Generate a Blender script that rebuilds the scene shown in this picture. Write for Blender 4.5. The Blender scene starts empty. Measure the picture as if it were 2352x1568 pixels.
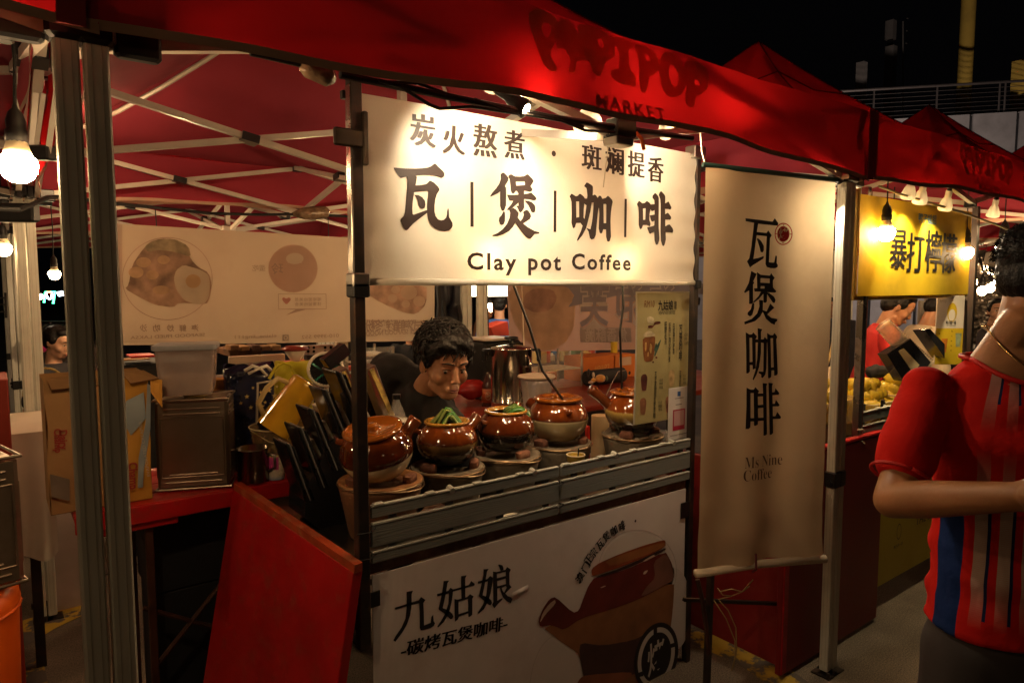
import bpy, bmesh, math, random
from mathutils import Vector, Matrix, noise
from mathutils.geometry import tessellate_polygon
random.seed(7)
R = math.radians
SC = bpy.context.scene
COL = SC.collection

# ---------------------------------------------------------------- camera
H = 1.75
PITCH = R(4.703); YAW = R(52.75)
FWD = Vector((math.cos(YAW)*math.cos(PITCH), math.sin(YAW)*math.cos(PITCH), -math.sin(PITCH)))
RGT = Vector((math.sin(YAW), -math.cos(YAW), 0))
UPV = RGT.cross(FWD)
cd = bpy.data.cameras.new('camera'); cam = bpy.data.objects.new('camera', cd); COL.objects.link(cam)
cd.sensor_width = 36.0; cd.lens = 24.0; cd.clip_start = 0.05; cd.clip_end = 400
cam.location = (0, 0, H)
cam.rotation_euler = Matrix((RGT, UPV, -FWD)).transposed().to_euler()
SC.camera = cam
# ---------------------------------------------------------------- night sky
W = bpy.data.worlds.new('World'); SC.world = W; W.use_nodes = True
_n = W.node_tree.nodes; _l = W.node_tree.links
_bg = _n['Background']
_sky = _n.new('ShaderNodeTexSky'); _sky.sky_type = 'NISHITA'; _sky.sun_disc = False
_sky.sun_elevation = R(-4); _sky.sun_rotation = R(200)
_mx = _n.new('ShaderNodeMixRGB'); _mx.blend_type = 'ADD'; _mx.inputs[0].default_value = 1
_mx.inputs[2].default_value = (0.045, 0.042, 0.05, 1)
_l.new(_sky.outputs[0], _mx.inputs[1]); _l.new(_mx.outputs[0], _bg.inputs[0])
_bg.inputs[1].default_value = 0.012
# ---------------------------------------------------------------- render look
SC.render.engine = 'CYCLES'
SC.view_settings.view_transform = 'Standard'
SC.view_settings.look = 'None'
SC.view_settings.exposure = 0.15
SC.view_settings.gamma = 1
SC.cycles.max_bounces = 8; SC.cycles.diffuse_bounces = 3; SC.cycles.glossy_bounces = 3
SC.cycles.transmission_bounces = 6; SC.cycles.transparent_max_bounces = 12
SC.cycles.sample_clamp_indirect = 25.0
SC.cycles.blur_glossy = 0.25
SC.cycles.use_denoising = True
SC.cycles.caustics_reflective = False; SC.cycles.caustics_refractive = False

# ---------------------------------------------------------------- a point of the place seen at (x, y) of the photograph
F_ = 1568.0
def ray(x, y): return FWD*F_ + RGT*(x-1176.0) - UPV*(y-784.0)
CAMP = Vector((0, 0, H))
def PY(x, y, c): d = ray(x, y); return CAMP + d*(c/d.y)
def PX(x, y, c): d = ray(x, y); return CAMP + d*(c/d.x)
def PZ(x, y, c): d = ray(x, y); return CAMP + d*((c-H)/d.z)
def PD(x, y, c): return CAMP + ray(x, y)*(c/F_)

# ---------------------------------------------------------------- materials
MATS = {}
def mat(name, col=(.5,.5,.5), rough=.5, metal=0, var=.12, vscale=8, bump=.0, bscale=60, trans=0, ior=1.45, alpha=1,
        emit=None, estr=0, dirt=None, dscale=3, damt=.5, translucent=0, coat=0, spec=.5, sheen=0, tcol=None):
    if name in MATS: return MATS[name]
    m = bpy.data.materials.new(name); m.use_nodes = True; MATS[name] = m
    nt = m.node_tree; n = nt.nodes; l = nt.links
    b = n['Principled BSDF']
    b.inputs['Roughness'].default_value = rough; b.inputs['Metallic'].default_value = metal
    b.inputs['IOR'].default_value = ior; b.inputs['Alpha'].default_value = alpha
    b.inputs['Transmission Weight'].default_value = trans
    b.inputs['Coat Weight'].default_value = coat; b.inputs['Coat Roughness'].default_value = .05
    b.inputs['Specular IOR Level'].default_value = spec
    b.inputs['Sheen Weight'].default_value = sheen
    tc = n.new('ShaderNodeTexCoord')
    base = n.new('ShaderNodeRGB'); base.outputs[0].default_value = (*col, 1)
    out = base.outputs[0]
    if var > 0:
        nz = n.new('ShaderNodeTexNoise'); nz.inputs['Scale'].default_value = vscale; nz.inputs['Detail'].default_value = 5
        l.new(tc.outputs['Object'], nz.inputs['Vector'])
        mr = n.new('ShaderNodeMapRange'); mr.inputs[1].default_value = .3; mr.inputs[2].default_value = .7
        mr.inputs[3].default_value = 1-var; mr.inputs[4].default_value = 1+var
        l.new(nz.outputs[0], mr.inputs[0])
        mm = n.new('ShaderNodeVectorMath'); mm.operation = 'SCALE'
        l.new(out, mm.inputs[0]); l.new(mr.outputs[0], mm.inputs['Scale']); out = mm.outputs[0]
    if dirt is not None:
        nz = n.new('ShaderNodeTexNoise'); nz.inputs['Scale'].default_value = dscale; nz.inputs['Detail'].default_value = 8
        nz.inputs['Roughness'].default_value = .65
        l.new(tc.outputs['Object'], nz.inputs['Vector'])
        mr = n.new('ShaderNodeMapRange'); mr.inputs[1].default_value = .5; mr.inputs[2].default_value = .68
        mr.inputs[4].default_value = damt
        l.new(nz.outputs[0], mr.inputs[0])
        mx = n.new('ShaderNodeMixRGB'); mx.inputs[2].default_value = (*dirt, 1)
        l.new(mr.outputs[0], mx.inputs[0]); l.new(out, mx.inputs[1]); out = mx.outputs[0]
        rr = n.new('ShaderNodeMapRange'); rr.inputs[3].default_value = rough; rr.inputs[4].default_value = min(1, rough+.35)
        l.new(mr.outputs[0], rr.inputs[0]); l.new(rr.outputs[0], b.inputs['Roughness'])
    l.new(out, b.inputs['Base Color'])
    if bump > 0:
        nz = n.new('ShaderNodeTexNoise'); nz.inputs['Scale'].default_value = bscale; nz.inputs['Detail'].default_value = 4
        l.new(tc.outputs['Object'], nz.inputs['Vector'])
        bp = n.new('ShaderNodeBump'); bp.inputs['Strength'].default_value = bump; bp.inputs['Distance'].default_value = .01
        l.new(nz.outputs[0], bp.inputs['Height']); l.new(bp.outputs[0], b.inputs['Normal'])
    if emit:
        b.inputs['Emission Color'].default_value = (*emit, 1); b.inputs['Emission Strength'].default_value = estr
    if translucent > 0:
        t = n.new('ShaderNodeBsdfTranslucent'); t.inputs[0].default_value = (*(tcol or (1,1,1)), 1)
        if tcol is None: l.new(out, t.inputs[0])
        mx = n.new('ShaderNodeMixShader'); mx.inputs[0].default_value = translucent
        l.new(b.outputs[0], mx.inputs[1]); l.new(t.outputs[0], mx.inputs[2])
        l.new(mx.outputs[0], n['Material Output'].inputs[0])
    return m

WOOD_N = {}
def banded(name, stops, axis='Z', lo=0, hi=1, rough=.2, coat=.0, wob=.03, streak=0, bump=0):
    """colour bands up an object's own height (glaze lines, printed bands)"""
    if name in MATS: return MATS[name]
    m = bpy.data.materials.new(name); m.use_nodes = True; MATS[name] = m
    n = m.node_tree.nodes; l = m.node_tree.links; b = n['Principled BSDF']
    tc = n.new('ShaderNodeTexCoord'); sp = n.new('ShaderNodeSeparateXYZ'); l.new(tc.outputs['Object'], sp.inputs[0])
    nz = n.new('ShaderNodeTexNoise'); nz.inputs['Scale'].default_value = 9; nz.inputs['Detail'].default_value = 6
    if streak:
        mp = n.new('ShaderNodeMapping'); mp.inputs['Scale'].default_value = (6, 6, .6); l.new(tc.outputs['Object'], mp.inputs[0]); l.new(mp.outputs[0], nz.inputs['Vector'])
    else: l.new(tc.outputs['Object'], nz.inputs['Vector'])
    a = n.new('ShaderNodeMath'); a.operation = 'MULTIPLY_ADD'; a.inputs[1].default_value = wob; 
    l.new(nz.outputs[0], a.inputs[0]); l.new(sp.outputs[axis], a.inputs[2])
    mr = n.new('ShaderNodeMapRange'); mr.inputs[1].default_value = lo; mr.inputs[2].default_value = hi; l.new(a.outputs[0], mr.inputs[0])
    cr = n.new('ShaderNodeValToRGB'); e = cr.color_ramp.elements
    while len(e) < len(stops): e.new(.5)
    for k, (p, c) in enumerate(stops): e[k].position = p; e[k].color = (*c, 1)
    l.new(mr.outputs[0], cr.inputs[0])
    nz2 = n.new('ShaderNodeTexNoise'); nz2.inputs['Scale'].default_value = 14; nz2.inputs['Detail'].default_value = 5
    l.new(tc.outputs['Object'], nz2.inputs['Vector'])
    m2 = n.new('ShaderNodeMapRange'); m2.inputs[3].default_value = .7; m2.inputs[4].default_value = 1.25; l.new(nz2.outputs[0], m2.inputs[0])
    vm = n.new('ShaderNodeVectorMath'); vm.operation = 'SCALE'; l.new(cr.outputs[0], vm.inputs[0]); l.new(m2.outputs[0], vm.inputs['Scale'])
    l.new(vm.outputs[0], b.inputs['Base Color']); b.inputs['Roughness'].default_value = rough
    b.inputs['Coat Weight'].default_value = coat
    if bump:
        bp = n.new('ShaderNodeBump'); bp.inputs['Strength'].default_value = bump; bp.inputs['Distance'].default_value = .004
        l.new(nz2.outputs[0], bp.inputs['Height']); l.new(bp.outputs[0], b.inputs['Normal'])
    return m

# ---------------------------------------------------------------- objects
def new(name, me, m=None, parent=None, smooth=False):
    o = bpy.data.objects.new(name, me); COL.objects.link(o)
    if m: 
        me.materials.clear(); me.materials.append(m)
    if smooth: me.shade_smooth()
    if parent is not None:
        o.parent = parent
        if parent.parent is None and parent.type == 'EMPTY': o.location = -parent.location
    return o
def tag(o, label=None, cat=None, group=None, kind=None):
    if label: o['label'] = label
    if cat: o['category'] = cat
    if group: o['group'] = group
    if kind: o['kind'] = kind
    return o
def thing(name, label, cat, loc=(0,0,0), group=None):
    o = bpy.data.objects.new(name, None); COL.objects.link(o); o.location = Vector(loc); o.empty_display_size = .1
    return tag(o, label, cat, group)
def kids(o): return [c for c in ALLKIDS.get(o.name, [])]
def copy_tree(o, loc=None, rotz=0, label=None, par=None):
    c = o.copy(); COL.objects.link(c)
    if par is not None: c.parent = par
    if loc is not None: c.location = Vector(loc); c.rotation_euler = (0, 0, rotz)
    if label: c['label'] = label
    for ch in list(o.children): copy_tree(ch, par=c)
    return c

class MB:
    def __init__(s): s.v = []; s.f = []
    def add(s, vs, fs):
        o = len(s.v); s.v += [Vector(v) for v in vs]; s.f += [tuple(i+o for i in f) for f in fs]; return s
    def box(s, a, b, T=None):
        (x0,y0,z0),(x1,y1,z1) = a, b
        vs = [Vector(p) for p in ((x0,y0,z0),(x1,y0,z0),(x1,y1,z0),(x0,y1,z0),(x0,y0,z1),(x1,y0,z1),(x1,y1,z1),(x0,y1,z1))]
        if T: vs = [T @ v for v in vs]
        return s.add(vs, [(0,3,2,1),(4,5,6,7),(0,1,5,4),(1,2,6,5),(2,3,7,6),(3,0,4,7)])
    def bbox(s, a, b, r=.004, T=None):
        """box with chamfered vertical and horizontal edges"""
        x0,y0,z0 = a; x1,y1,z1 = b
        def ring(i, z): return [(x0+r+i,y0+i,z),(x1-r-i,y0+i,z),(x1-i,y0+r+i,z),(x1-i,y1-r-i,z),(x1-r-i,y1-i,z),(x0+r+i,y1-i,z),(x0+i,y1-r-i,z),(x0+i,y0+r+i,z)]
        vs = ring(r,z0)+ring(0,z0+r)+ring(0,z1-r)+ring(r,z1)
        if T: vs = [T @ Vector(v) for v in vs]
        fs = [tuple(range(7,-1,-1)), tuple(range(24,32))]
        for k in range(3):
            for i in range(8): j=(i+1)%8; fs.append((k*8+i,k*8+j,k*8+8+j,k*8+8+i))
        return s.add(vs, fs)
    def tube(s, pts, r, n=8, cap=True, sq=False):
        pts = [Vector(p) for p in pts]; rs = r if isinstance(r,(list,tuple)) else [r]*len(pts)
        up = None; rings = []
        for i, p in enumerate(pts):
            d = (pts[min(i+1,len(pts)-1)]-pts[max(i-1,0)])
            d = d.normalized() if d.length > 1e-9 else Vector((0,0,1))
            if up is None:
                up = Vector((0,0,1)) if abs(d.z) < .9 else Vector((1,0,0))
            a = d.cross(up); a = a.normalized() if a.length > 1e-6 else d.orthogonal().normalized()
            b = a.cross(d).normalized(); up = b
            k0 = math.pi/4 if sq else 0
            rings.append([p + (a*math.cos(k0+t*2*math.pi/n)+b*math.sin(k0+t*2*math.pi/n))*rs[i] for t in range(n)])
        vs = [q for g in rings for q in g]; fs = []
        for i in range(len(pts)-1):
            for t in range(n): u=(t+1)%n; fs.append((i*n+t,i*n+u,(i+1)*n+u,(i+1)*n+t))
        if cap: fs += [tuple(range(n-1,-1,-1)), tuple(range((len(pts)-1)*n, len(pts)*n))]
        return s.add(vs, fs)
    def lathe(s, prof, c=(0,0,0), n=24, T=None, close=False):
        """prof: (radius, height) list"""
        c = Vector(c); vs = []
        for (r,z) in prof:
            for t in range(n):
                a = t*2*math.pi/n; v = Vector((r*math.cos(a), r*math.sin(a), z))
                vs.append((T @ v if T else v)+c)
        fs = []
        for i in range(len(prof)-1):
            for t in range(n): u=(t+1)%n; fs.append((i*n+t,i*n+u,(i+1)*n+u,(i+1)*n+t))
        if prof[0][0] > 1e-6: fs.append(tuple(range(n-1,-1,-1)))
        if prof[-1][0] > 1e-6: fs.append(tuple(range((len(prof)-1)*n, len(prof)*n)))
        return s.add(vs, fs)
    def ell(s, c, rad, Rm=None, n=16, k=10):
        vs = []; c = Vector(c)
        for i in range(k+1):
            ph = math.pi*i/k
            for t in range(n):
                a = 2*math.pi*t/n
                v = Vector((rad[0]*math.sin(ph)*math.cos(a), rad[1]*math.sin(ph)*math.sin(a), rad[2]*math.cos(ph)))
                vs.append((Rm @ v if Rm else v)+c)
        fs = []
        for i in range(k):
            for t in range(n): u=(t+1)%n; fs.append((i*n+t,(i+1)*n+t,(i+1)*n+u,i*n+u))
        return s.add(vs, fs)
    def loft(s, rings, cap=True):
        n = len(rings[0]); vs = [q for g in rings for q in g]; fs = []
        for i in range(len(rings)-1):
            for t in range(n): u=(t+1)%n; fs.append((i*n+t,i*n+u,(i+1)*n+u,(i+1)*n+t))
        if cap: fs += [tuple(range(n-1,-1,-1)), tuple(range((len(rings)-1)*n, len(rings)*n))]
        return s.add(vs, fs)
    def grid(s, fn, nu, nv):
        vs = [fn(i/nu, j/nv) for j in range(nv+1) for i in range(nu+1)]
        fs = [(j*(nu+1)+i, j*(nu+1)+i+1, (j+1)*(nu+1)+i+1, (j+1)*(nu+1)+i) for j in range(nv) for i in range(nu)]
        return s.add(vs, fs)
    def mesh(s, name='m'):
        me = bpy.data.meshes.new(name); me.from_pydata([tuple(v) for v in s.v], [], s.f); me.update()
        return me
    def build(s, name, m, parent=None, smooth=False, merge=False, bevel=0):
        me = s.mesh(name)
        if merge or bevel:
            bm = bmesh.new(); bm.from_mesh(me); bmesh.ops.remove_doubles(bm, verts=bm.verts, dist=1e-5)
            bmesh.ops.recalc_face_normals(bm, faces=bm.faces)
            if bevel:
                es = [e for e in bm.edges if len(e.link_faces)==2 and e.calc_face_angle(0) > .6]
                bmesh.ops.bevel(bm, geom=es, offset=bevel, segments=2, affect='EDGES', profile=.6)
            bm.to_mesh(me); bm.free()
        o = new(name, me, m, parent, smooth)
        if smooth and smooth != 'all':
            try: me.set_sharp_from_angle(angle=R(50))
            except Exception: pass
        return o

def frame(o, xdir, up=(0,0,1)):
    """matrix whose local x runs along xdir"""
    x = Vector(xdir).normalized(); z = Vector(up); y = z.cross(x).normalized(); z = x.cross(y)
    M = Matrix((x,y,z)).transposed().to_4x4(); M.translation = Vector(o); return M
def TR(loc=(0,0,0), rx=0, ry=0, rz=0, s=1):
    return Matrix.Translation(Vector(loc)) @ Matrix.Rotation(rz,4,'Z') @ Matrix.Rotation(ry,4,'Y') @ Matrix.Rotation(rx,4,'X') @ Matrix.Scale(s,4)

# ---------------------------------------------------------------- flat print
def polys(plist, mapf, name, m, parent, lift=None, step=0):
    """plist: list of (outer, hole, hole...) in 2-D; each is triangulated and mapped onto its surface"""
    vs = []; fs = []
    for k, pl in enumerate(plist):
        loops = [[Vector((p[0], p[1], 0)) for p in lp] for lp in pl]
        tris = tessellate_polygon(loops); flat = [p for lp in loops for p in lp]; o = len(vs)
        vs += [(p.x, p.y, k) for p in flat]; fs += [tuple(i+o for i in t) for t in tris]
    me = bpy.data.meshes.new(name)
    me.from_pydata([(a,b,0) for a,b,k in vs], [], fs)
    if step:
        me = subdiv(me, step)
    for v in me.vertices: v.co = mapf(v.co.x, v.co.y)
    me.update()
    return new(name, me, m, parent)
def subdiv(me, step):
    bm = bmesh.new(); bm.from_mesh(me)
    for ax in (0, 1):
        lo = min(v.co[ax] for v in bm.verts); hi = max(v.co[ax] for v in bm.verts)
        k = lo+step
        while k < hi:
            co = [0,0,0]; co[ax] = k; no = [0,0,0]; no[ax] = 1
            bmesh.ops.bisect_plane(bm, geom=bm.verts[:]+bm.edges[:]+bm.faces[:], plane_co=co, plane_no=no); k += step
    bm.to_mesh(me); bm.free(); return me
def smoothloop(pts, k=2):
    """one or two corner-cutting passes for brush-like outlines"""
    for _ in range(k-1):
        out = []
        for i in range(len(pts)):
            a = pts[i]; b = pts[(i+1)%len(pts)]
            out += [(a[0]*.8+b[0]*.2, a[1]*.8+b[1]*.2), (a[0]*.2+b[0]*.8, a[1]*.2+b[1]*.8)]
        pts = out
    return pts
TXT = {}
def text_mesh(s, bold=0, spacing=1.0, shear=0):
    key = (s, bold, spacing, shear)
    if key in TXT: return TXT[key]
    c = bpy.data.curves.new('t', 'FONT'); c.body = s; c.size = 1; c.offset = bold; c.space_character = spacing; c.shear = shear
    c.resolution_u = 3; c.fill_mode = 'BOTH'
    c.align_x = 'CENTER'; c.align_y = 'CENTER'
    o = bpy.data.objects.new('t', c); COL.objects.link(o)
    dg = bpy.context.evaluated_depsgraph_get(); me = bpy.data.meshes.new_from_object(o.evaluated_get(dg))
    bpy.data.objects.remove(o)
    co = [v.co.copy() for v in me.vertices]; fs = [tuple(p.vertices) for p in me.polygons]
    bpy.data.meshes.remove(me); TXT[key] = (co, fs); return TXT[key]
def text(s, mapf, w=None, h=None, name='lettering', m=None, parent=None, bold=0, spacing=1, shear=0, at=(0,0), rot=0, step=0, heavy=0):
    """print s centred at `at` on a surface; w/h fit the ink box; heavy adds shifted copies for thick uprights"""
    co, fs = text_mesh(s, bold, spacing, shear)
    if not co: return None
    x0=min(v.x for v in co); x1=max(v.x for v in co); y0=min(v.y for v in co); y1=max(v.y for v in co)
    sx = (w/(x1-x0)) if w else None; sy = (h/(y1-y0)) if h else None
    sx = sx or sy; sy = sy or sx
    ca, sa = math.cos(rot), math.sin(rot)
    vs = []; F2 = []
    for q in range(1+(2 if heavy else 0)):
        dx = (0, -heavy, heavy)[q]; o = len(vs)
        for v in co:
            a = (v.x-(x0+x1)/2)*sx + dx*sy; b = (v.y-(y0+y1)/2)*sy
            vs.append((at[0]+a*ca-b*sa, at[1]+a*sa+b*ca, 0))
        F2 += [tuple(i+o for i in f) for f in fs]
    me = bpy.data.meshes.new(name); me.from_pydata(vs, [], F2)
    if step: me = subdiv(me, step)
    for v in me.vertices: v.co = mapf(v.co.x, v.co.y)
    me.update()
    return new(name, me, m, parent)
def circ(cx, cy, rx, ry=None, n=28, rot=0, a0=0, a1=2*math.pi):
    ry = ry or rx; out = []
    for i in range(n):
        a = a0+(a1-a0)*i/n; x = rx*math.cos(a); y = ry*math.sin(a)
        out.append((cx+x*math.cos(rot)-y*math.sin(rot), cy+x*math.sin(rot)+y*math.cos(rot)))
    return out
def rect(x0,y0,x1,y1): return [(x0,y0),(x1,y0),(x1,y1),(x0,y1)]

# common materials
RED = (.40,.008,.012)
M_canopy = mat('red_canopy_fabric', (.34,.036,.062), .85, var=.12, vscale=2, bump=.45, bscale=4, translucent=.42, tcol=(.46,.007,.009), dirt=(.24,.02,.035), dscale=1.6, damt=.5)
M_hem = mat('hem_webbing', (.42,.26,.18), .9, var=.2)
M_leg = mat('powder_coated_grey', (.58,.57,.49), .36, var=.06, dirt=(.38,.34,.27), dscale=5, damt=.35)
M_truss = mat('white_truss_tube', (.44,.39,.33), .33, var=.06, dirt=(.3,.25,.2), dscale=6, damt=.3)
M_blackp = mat('black_plastic', (.015,.015,.016), .32, var=.1)
M_blackm = mat('matt_black', (.012,.012,.013), .8, var=.2)
M_chrome = mat('worn_chrome_steel', (.55,.52,.47), .22, 1, var=.1, dirt=(.12,.09,.07), dscale=7, damt=.6)
M_steel = mat('brushed_steel', (.5,.47,.42), .3, 1, var=.1, bump=.05, bscale=200)
M_steeld = mat('dark_steel', (.06,.05,.045), .42, .8, var=.2, dirt=(.14,.07,.04), dscale=9, damt=.6)
M_redwood = mat('red_painted_wood', (.40,.007,.008), .38, var=.16, vscale=5, dirt=(.24,.035,.02), dscale=17, damt=.55, bump=.06, bscale=90)
M_white = mat('white_print_vinyl', (.78,.74,.66), .55, var=.03)
M_ink = mat('dark_brown_ink', (.03,.016,.012), .5, var=.05)
M_inkk = mat('black_ink', (.012,.010,.010), .5, var=.05)
M_cord = mat('black_rubber_cord', (.012,.012,.012), .5, var=0)
M_wire = mat('thin_white_wire', (.6,.5,.35), .5, var=0)
M_clear = mat('clear_plastic', (.9,.88,.84), .08, trans=0, alpha=.22, var=0, spec=.6)
# ================================================================ SETTING
def asphalt():
    m = mat('worn_asphalt', (.105,.082,.060), .85, var=.25, vscale=1.3, bump=.35, bscale=55, dirt=(.18,.14,.105), dscale=1.7, damt=.7)
    nt = m.node_tree; n = nt.nodes; l = nt.links
    tc = [x for x in n if x.type == 'TEX_COORD'][0]; b = n['Principled BSDF']
    src = b.inputs['Base Color'].links[0].from_socket
    v = n.new('ShaderNodeTexNoise'); v.inputs['Scale'].default_value = 160; l.new(tc.outputs['Object'], v.inputs['Vector'])
    mr = n.new('ShaderNodeMapRange'); mr.inputs[1].default_value=.35; mr.inputs[2].default_value=.65; mr.inputs[3].default_value=.6; mr.inputs[4].default_value=1.5
    l.new(v.outputs[0], mr.inputs[0])
    s = n.new('ShaderNodeVectorMath'); s.operation='SCALE'; l.new(src, s.inputs[0]); l.new(mr.outputs[0], s.inputs['Scale']); l.new(s.outputs[0], b.inputs['Base Color'])
    return m
g = MB(); g.grid(lambda u,v: Vector((-60+160*u, -60+160*v, 0)), 40, 40)
tag(g.build('ground', asphalt()), 'dark worn asphalt of the market lot', kind='structure')
def worn_yellow():
    m = mat('worn_yellow_paint', (.38,.24,.02), .7, var=.2, dirt=(.09,.075,.065), dscale=6, damt=1.0, bump=.2)
    for x in m.node_tree.nodes:
        if x.type == 'MAP_RANGE' and abs(x.inputs[1].default_value-.5) < 1e-4: x.inputs[1].default_value = .47; x.inputs[2].default_value = .52
    return m
for pts in (((1570,1440),(1640,1452),(1800,1525),(1860,1568),(1760,1568),(1690,1520),(1570,1470)),
            ((0,1440),(130,1400),(210,1380),(215,1400),(130,1440),(30,1500)), ((40,1530),(95,1500),(110,1568),(30,1568))):
    b = MB(); q = [PZ(x,y,.004) for x,y in pts]; b.add(q, [tuple(range(len(q)))])
    tag(b.build('painted_line', worn_yellow()), 'scuffed yellow parking line painted on the asphalt', kind='structure')
g = MB()
for x0,y0,x1,y1 in ((110,1195,345,1150),(130,1355,460,1250),(330,1290,470,1255)):
    a = PZ(x0,y0,.003); c = PZ(x1,y1,.003); g.tube([a,(a+c)/2,c], .004, 5)
tag(g.build('pavement_joint', M_blackm), 'dark joints between the asphalt slabs behind the stall', kind='structure')

# concrete ramp, railing and columns beyond the market
M_conc = mat('board_marked_concrete', (.30,.28,.27), .9, var=.2, vscale=.35, bump=.2, bscale=3, dirt=(.12,.11,.105), dscale=.5, damt=.6)
A = Vector((17.5, 14.2, 0)); B = Vector((30.5, 5.4, 0))
def ramp_pt(t, z, off=0):
    p = A.lerp(B, t); nrm = Vector((-(B-A).y, (B-A).x, 0)).normalized(); return p+nrm*off+Vector((0,0,z))
ramp = thing('concrete_ramp', 'grey concrete ramp wall rising behind the market at top right', 'ramp wall', A)
zt = lambda t: 6.55+1.1*t
b = MB(); N=10
for k in range(N):
    t0, t1 = k/N+.004, (k+1)/N-.004
    P = [ramp_pt(t0,0), ramp_pt(t1,0), ramp_pt(t1,zt(t1)), ramp_pt(t0,zt(t0))]; Q=[p+(ramp_pt(0,0,1)-ramp_pt(0,0,0))*.5 for p in P]
    pb = MB(); pb.add(P+Q, [(0,1,2,3),(7,6,5,4),(0,4,5,1),(1,5,6,2),(2,6,7,3),(3,7,4,0)])
    pb.build('wall_panel', M_conc, ramp)
b.add([ramp_pt(0,0,.05),ramp_pt(1,0,.05),ramp_pt(1,zt(1)-.05,.05),ramp_pt(0,zt(0)-.05,.05),ramp_pt(0,0,.4),ramp_pt(1,0,.4),ramp_pt(1,zt(1)-.05,.4),ramp_pt(0,zt(0)-.05,.4)],[(0,1,2,3),(4,5,6,7),(3,2,6,7)])
b.build('wall_core', M_blackm, ramp)
M_rail = mat('galvanised_railing', (.15,.13,.12), .45, .6, var=.1)
rail = thing('ramp_railing', 'grey pipe railing with thin wires along the ramp top', 'railing', A)
hand = MB(); hand.tube([ramp_pt(t/20, zt(t/20)+1.0, .2) for t in range(-8,21)], .045, 6); hand.build('handrail', M_rail, rail)
for k in range(1,7):
    w_ = MB(); w_.tube([ramp_pt(t/20, zt(t/20)+.14*k, .2) for t in range(-8,21)], .009, 4); w_.build('rail_wire', M_rail, rail)
for k in range(-3, 8):
    for d in (0, .012) if k in (2,5) else (0,):
        p = MB(); t = k/7.5+d; p.tube([ramp_pt(t,zt(t)-.1,.2), ramp_pt(t,zt(t)+1.0,.2)], .03, 6); p.build('rail_post', M_rail, rail)
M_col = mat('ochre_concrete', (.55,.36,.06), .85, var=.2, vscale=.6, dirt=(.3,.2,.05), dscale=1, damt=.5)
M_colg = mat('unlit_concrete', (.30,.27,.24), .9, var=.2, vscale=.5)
def column(x, ytop, ybot, w, d, m, label, sq=False, cat='column'):
    a = PD(x, ybot, d); c = PD(x, ytop, d)
    t = MB(); r = w*d/1568/2
    if sq: t.box((a.x-r*.8,a.y-r*.8,0),(a.x+r*.8,a.y+r*.8,c.z))
    else: t.lathe([(r*1.02,0),(r,c.z*.5),(r,c.z),(r*.6,c.z+.02)], (a.x,a.y,0), 20)
    return tag(t.build('concrete_column', m, smooth=not sq), label, cat)
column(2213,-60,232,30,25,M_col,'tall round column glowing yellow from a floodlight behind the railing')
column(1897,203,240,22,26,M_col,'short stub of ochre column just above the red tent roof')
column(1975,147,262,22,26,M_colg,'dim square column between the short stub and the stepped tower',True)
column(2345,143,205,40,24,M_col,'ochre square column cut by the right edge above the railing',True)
tw = thing('stepped_tower', 'dim unlit tower in two blocks with a thin mast beside it', 'tower', PD(2040,260,30)*1)
for (x,y0,y1,w) in ((2040,112,270,24),(2045,50,92,22)):
    a = PD(x,y1,30); c = PD(x,y0,30); r=w*30/1568/2; p=MB(); p.box((a.x-r*.8,a.y-r*.8,a.z if y0<100 else 0),(a.x+r*.8,a.y+r*.8,c.z)); p.build('tower_block', M_colg, tw)
p = MB(); a=PD(2045,112,30); c=PD(2045,85,30); p.tube([a,c],.12,6); p.build('neck', M_blackm, tw)
p = MB(); a=PD(2074,270,30); c=PD(2074,50,30); p.tube([a,c],.035,5)
for k in range(9): z=a.z+(c.z-a.z)*k/8; p.box((a.x-.05,a.y-.02,z-.01),(a.x+.05,a.y+.02,z+.01))
p.build('mast', M_colg, tw)
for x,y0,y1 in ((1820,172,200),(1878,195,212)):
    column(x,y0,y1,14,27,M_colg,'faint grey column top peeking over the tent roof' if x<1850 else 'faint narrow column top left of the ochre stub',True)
def spot(o, target, e, size, col, blend=.5, r=.03):
    d = bpy.data.lights.new('spot','SPOT'); d.energy=e; d.spot_size=size; d.spot_blend=blend; d.color=col; d.shadow_soft_size=r
    q = bpy.data.objects.new('lamp_beam', d); COL.objects.link(q); q.location=Vector(o)
    q.rotation_euler = (Vector(target)-Vector(o)).to_track_quat('-Z','Y').to_euler(); return q
def point(o, e, col, r=.035):
    d = bpy.data.lights.new('ramp_fill_light','POINT'); d.energy=e; d.color=col; d.shadow_soft_size=r
    q = bpy.data.objects.new('ramp_fill_light', d); COL.objects.link(q); q.location=Vector(o); return q
WARM = (1,.66,.34); WARMW = (1,.74,.46)
c0 = PD(2206,226,28.3); fl = MB(); fl.bbox((c0.x-.18,c0.y-.1,c0.z-.02),(c0.x+.1,c0.y+.1,c0.z+.2),.03)
tag(fl.build('floodlight', M_blackm), 'small black floodlight at the foot of the yellow column', 'floodlight')
spot(c0+Vector((-.1,-.1,.35)), PD(2213,60,31), 6000, R(75), (1,.70,.13))
# oval lamp on the ramp wall; the point light before it is added fill
lp = MB(); q=PD(2250,337,17.5); lp.ell(q,(.10,.10,.03)); tag(lp.build('ramp_light', mat('ramp_lamp_glow',(1,.9,.7),emit=(1,.85,.6),estr=25,var=0)), 'small oval lamp lit low on the concrete ramp wall', 'lamp')
point(q+Vector((-1.0,-1.0,-1.5)), 900, (1,.8,.7), .1)

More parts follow.
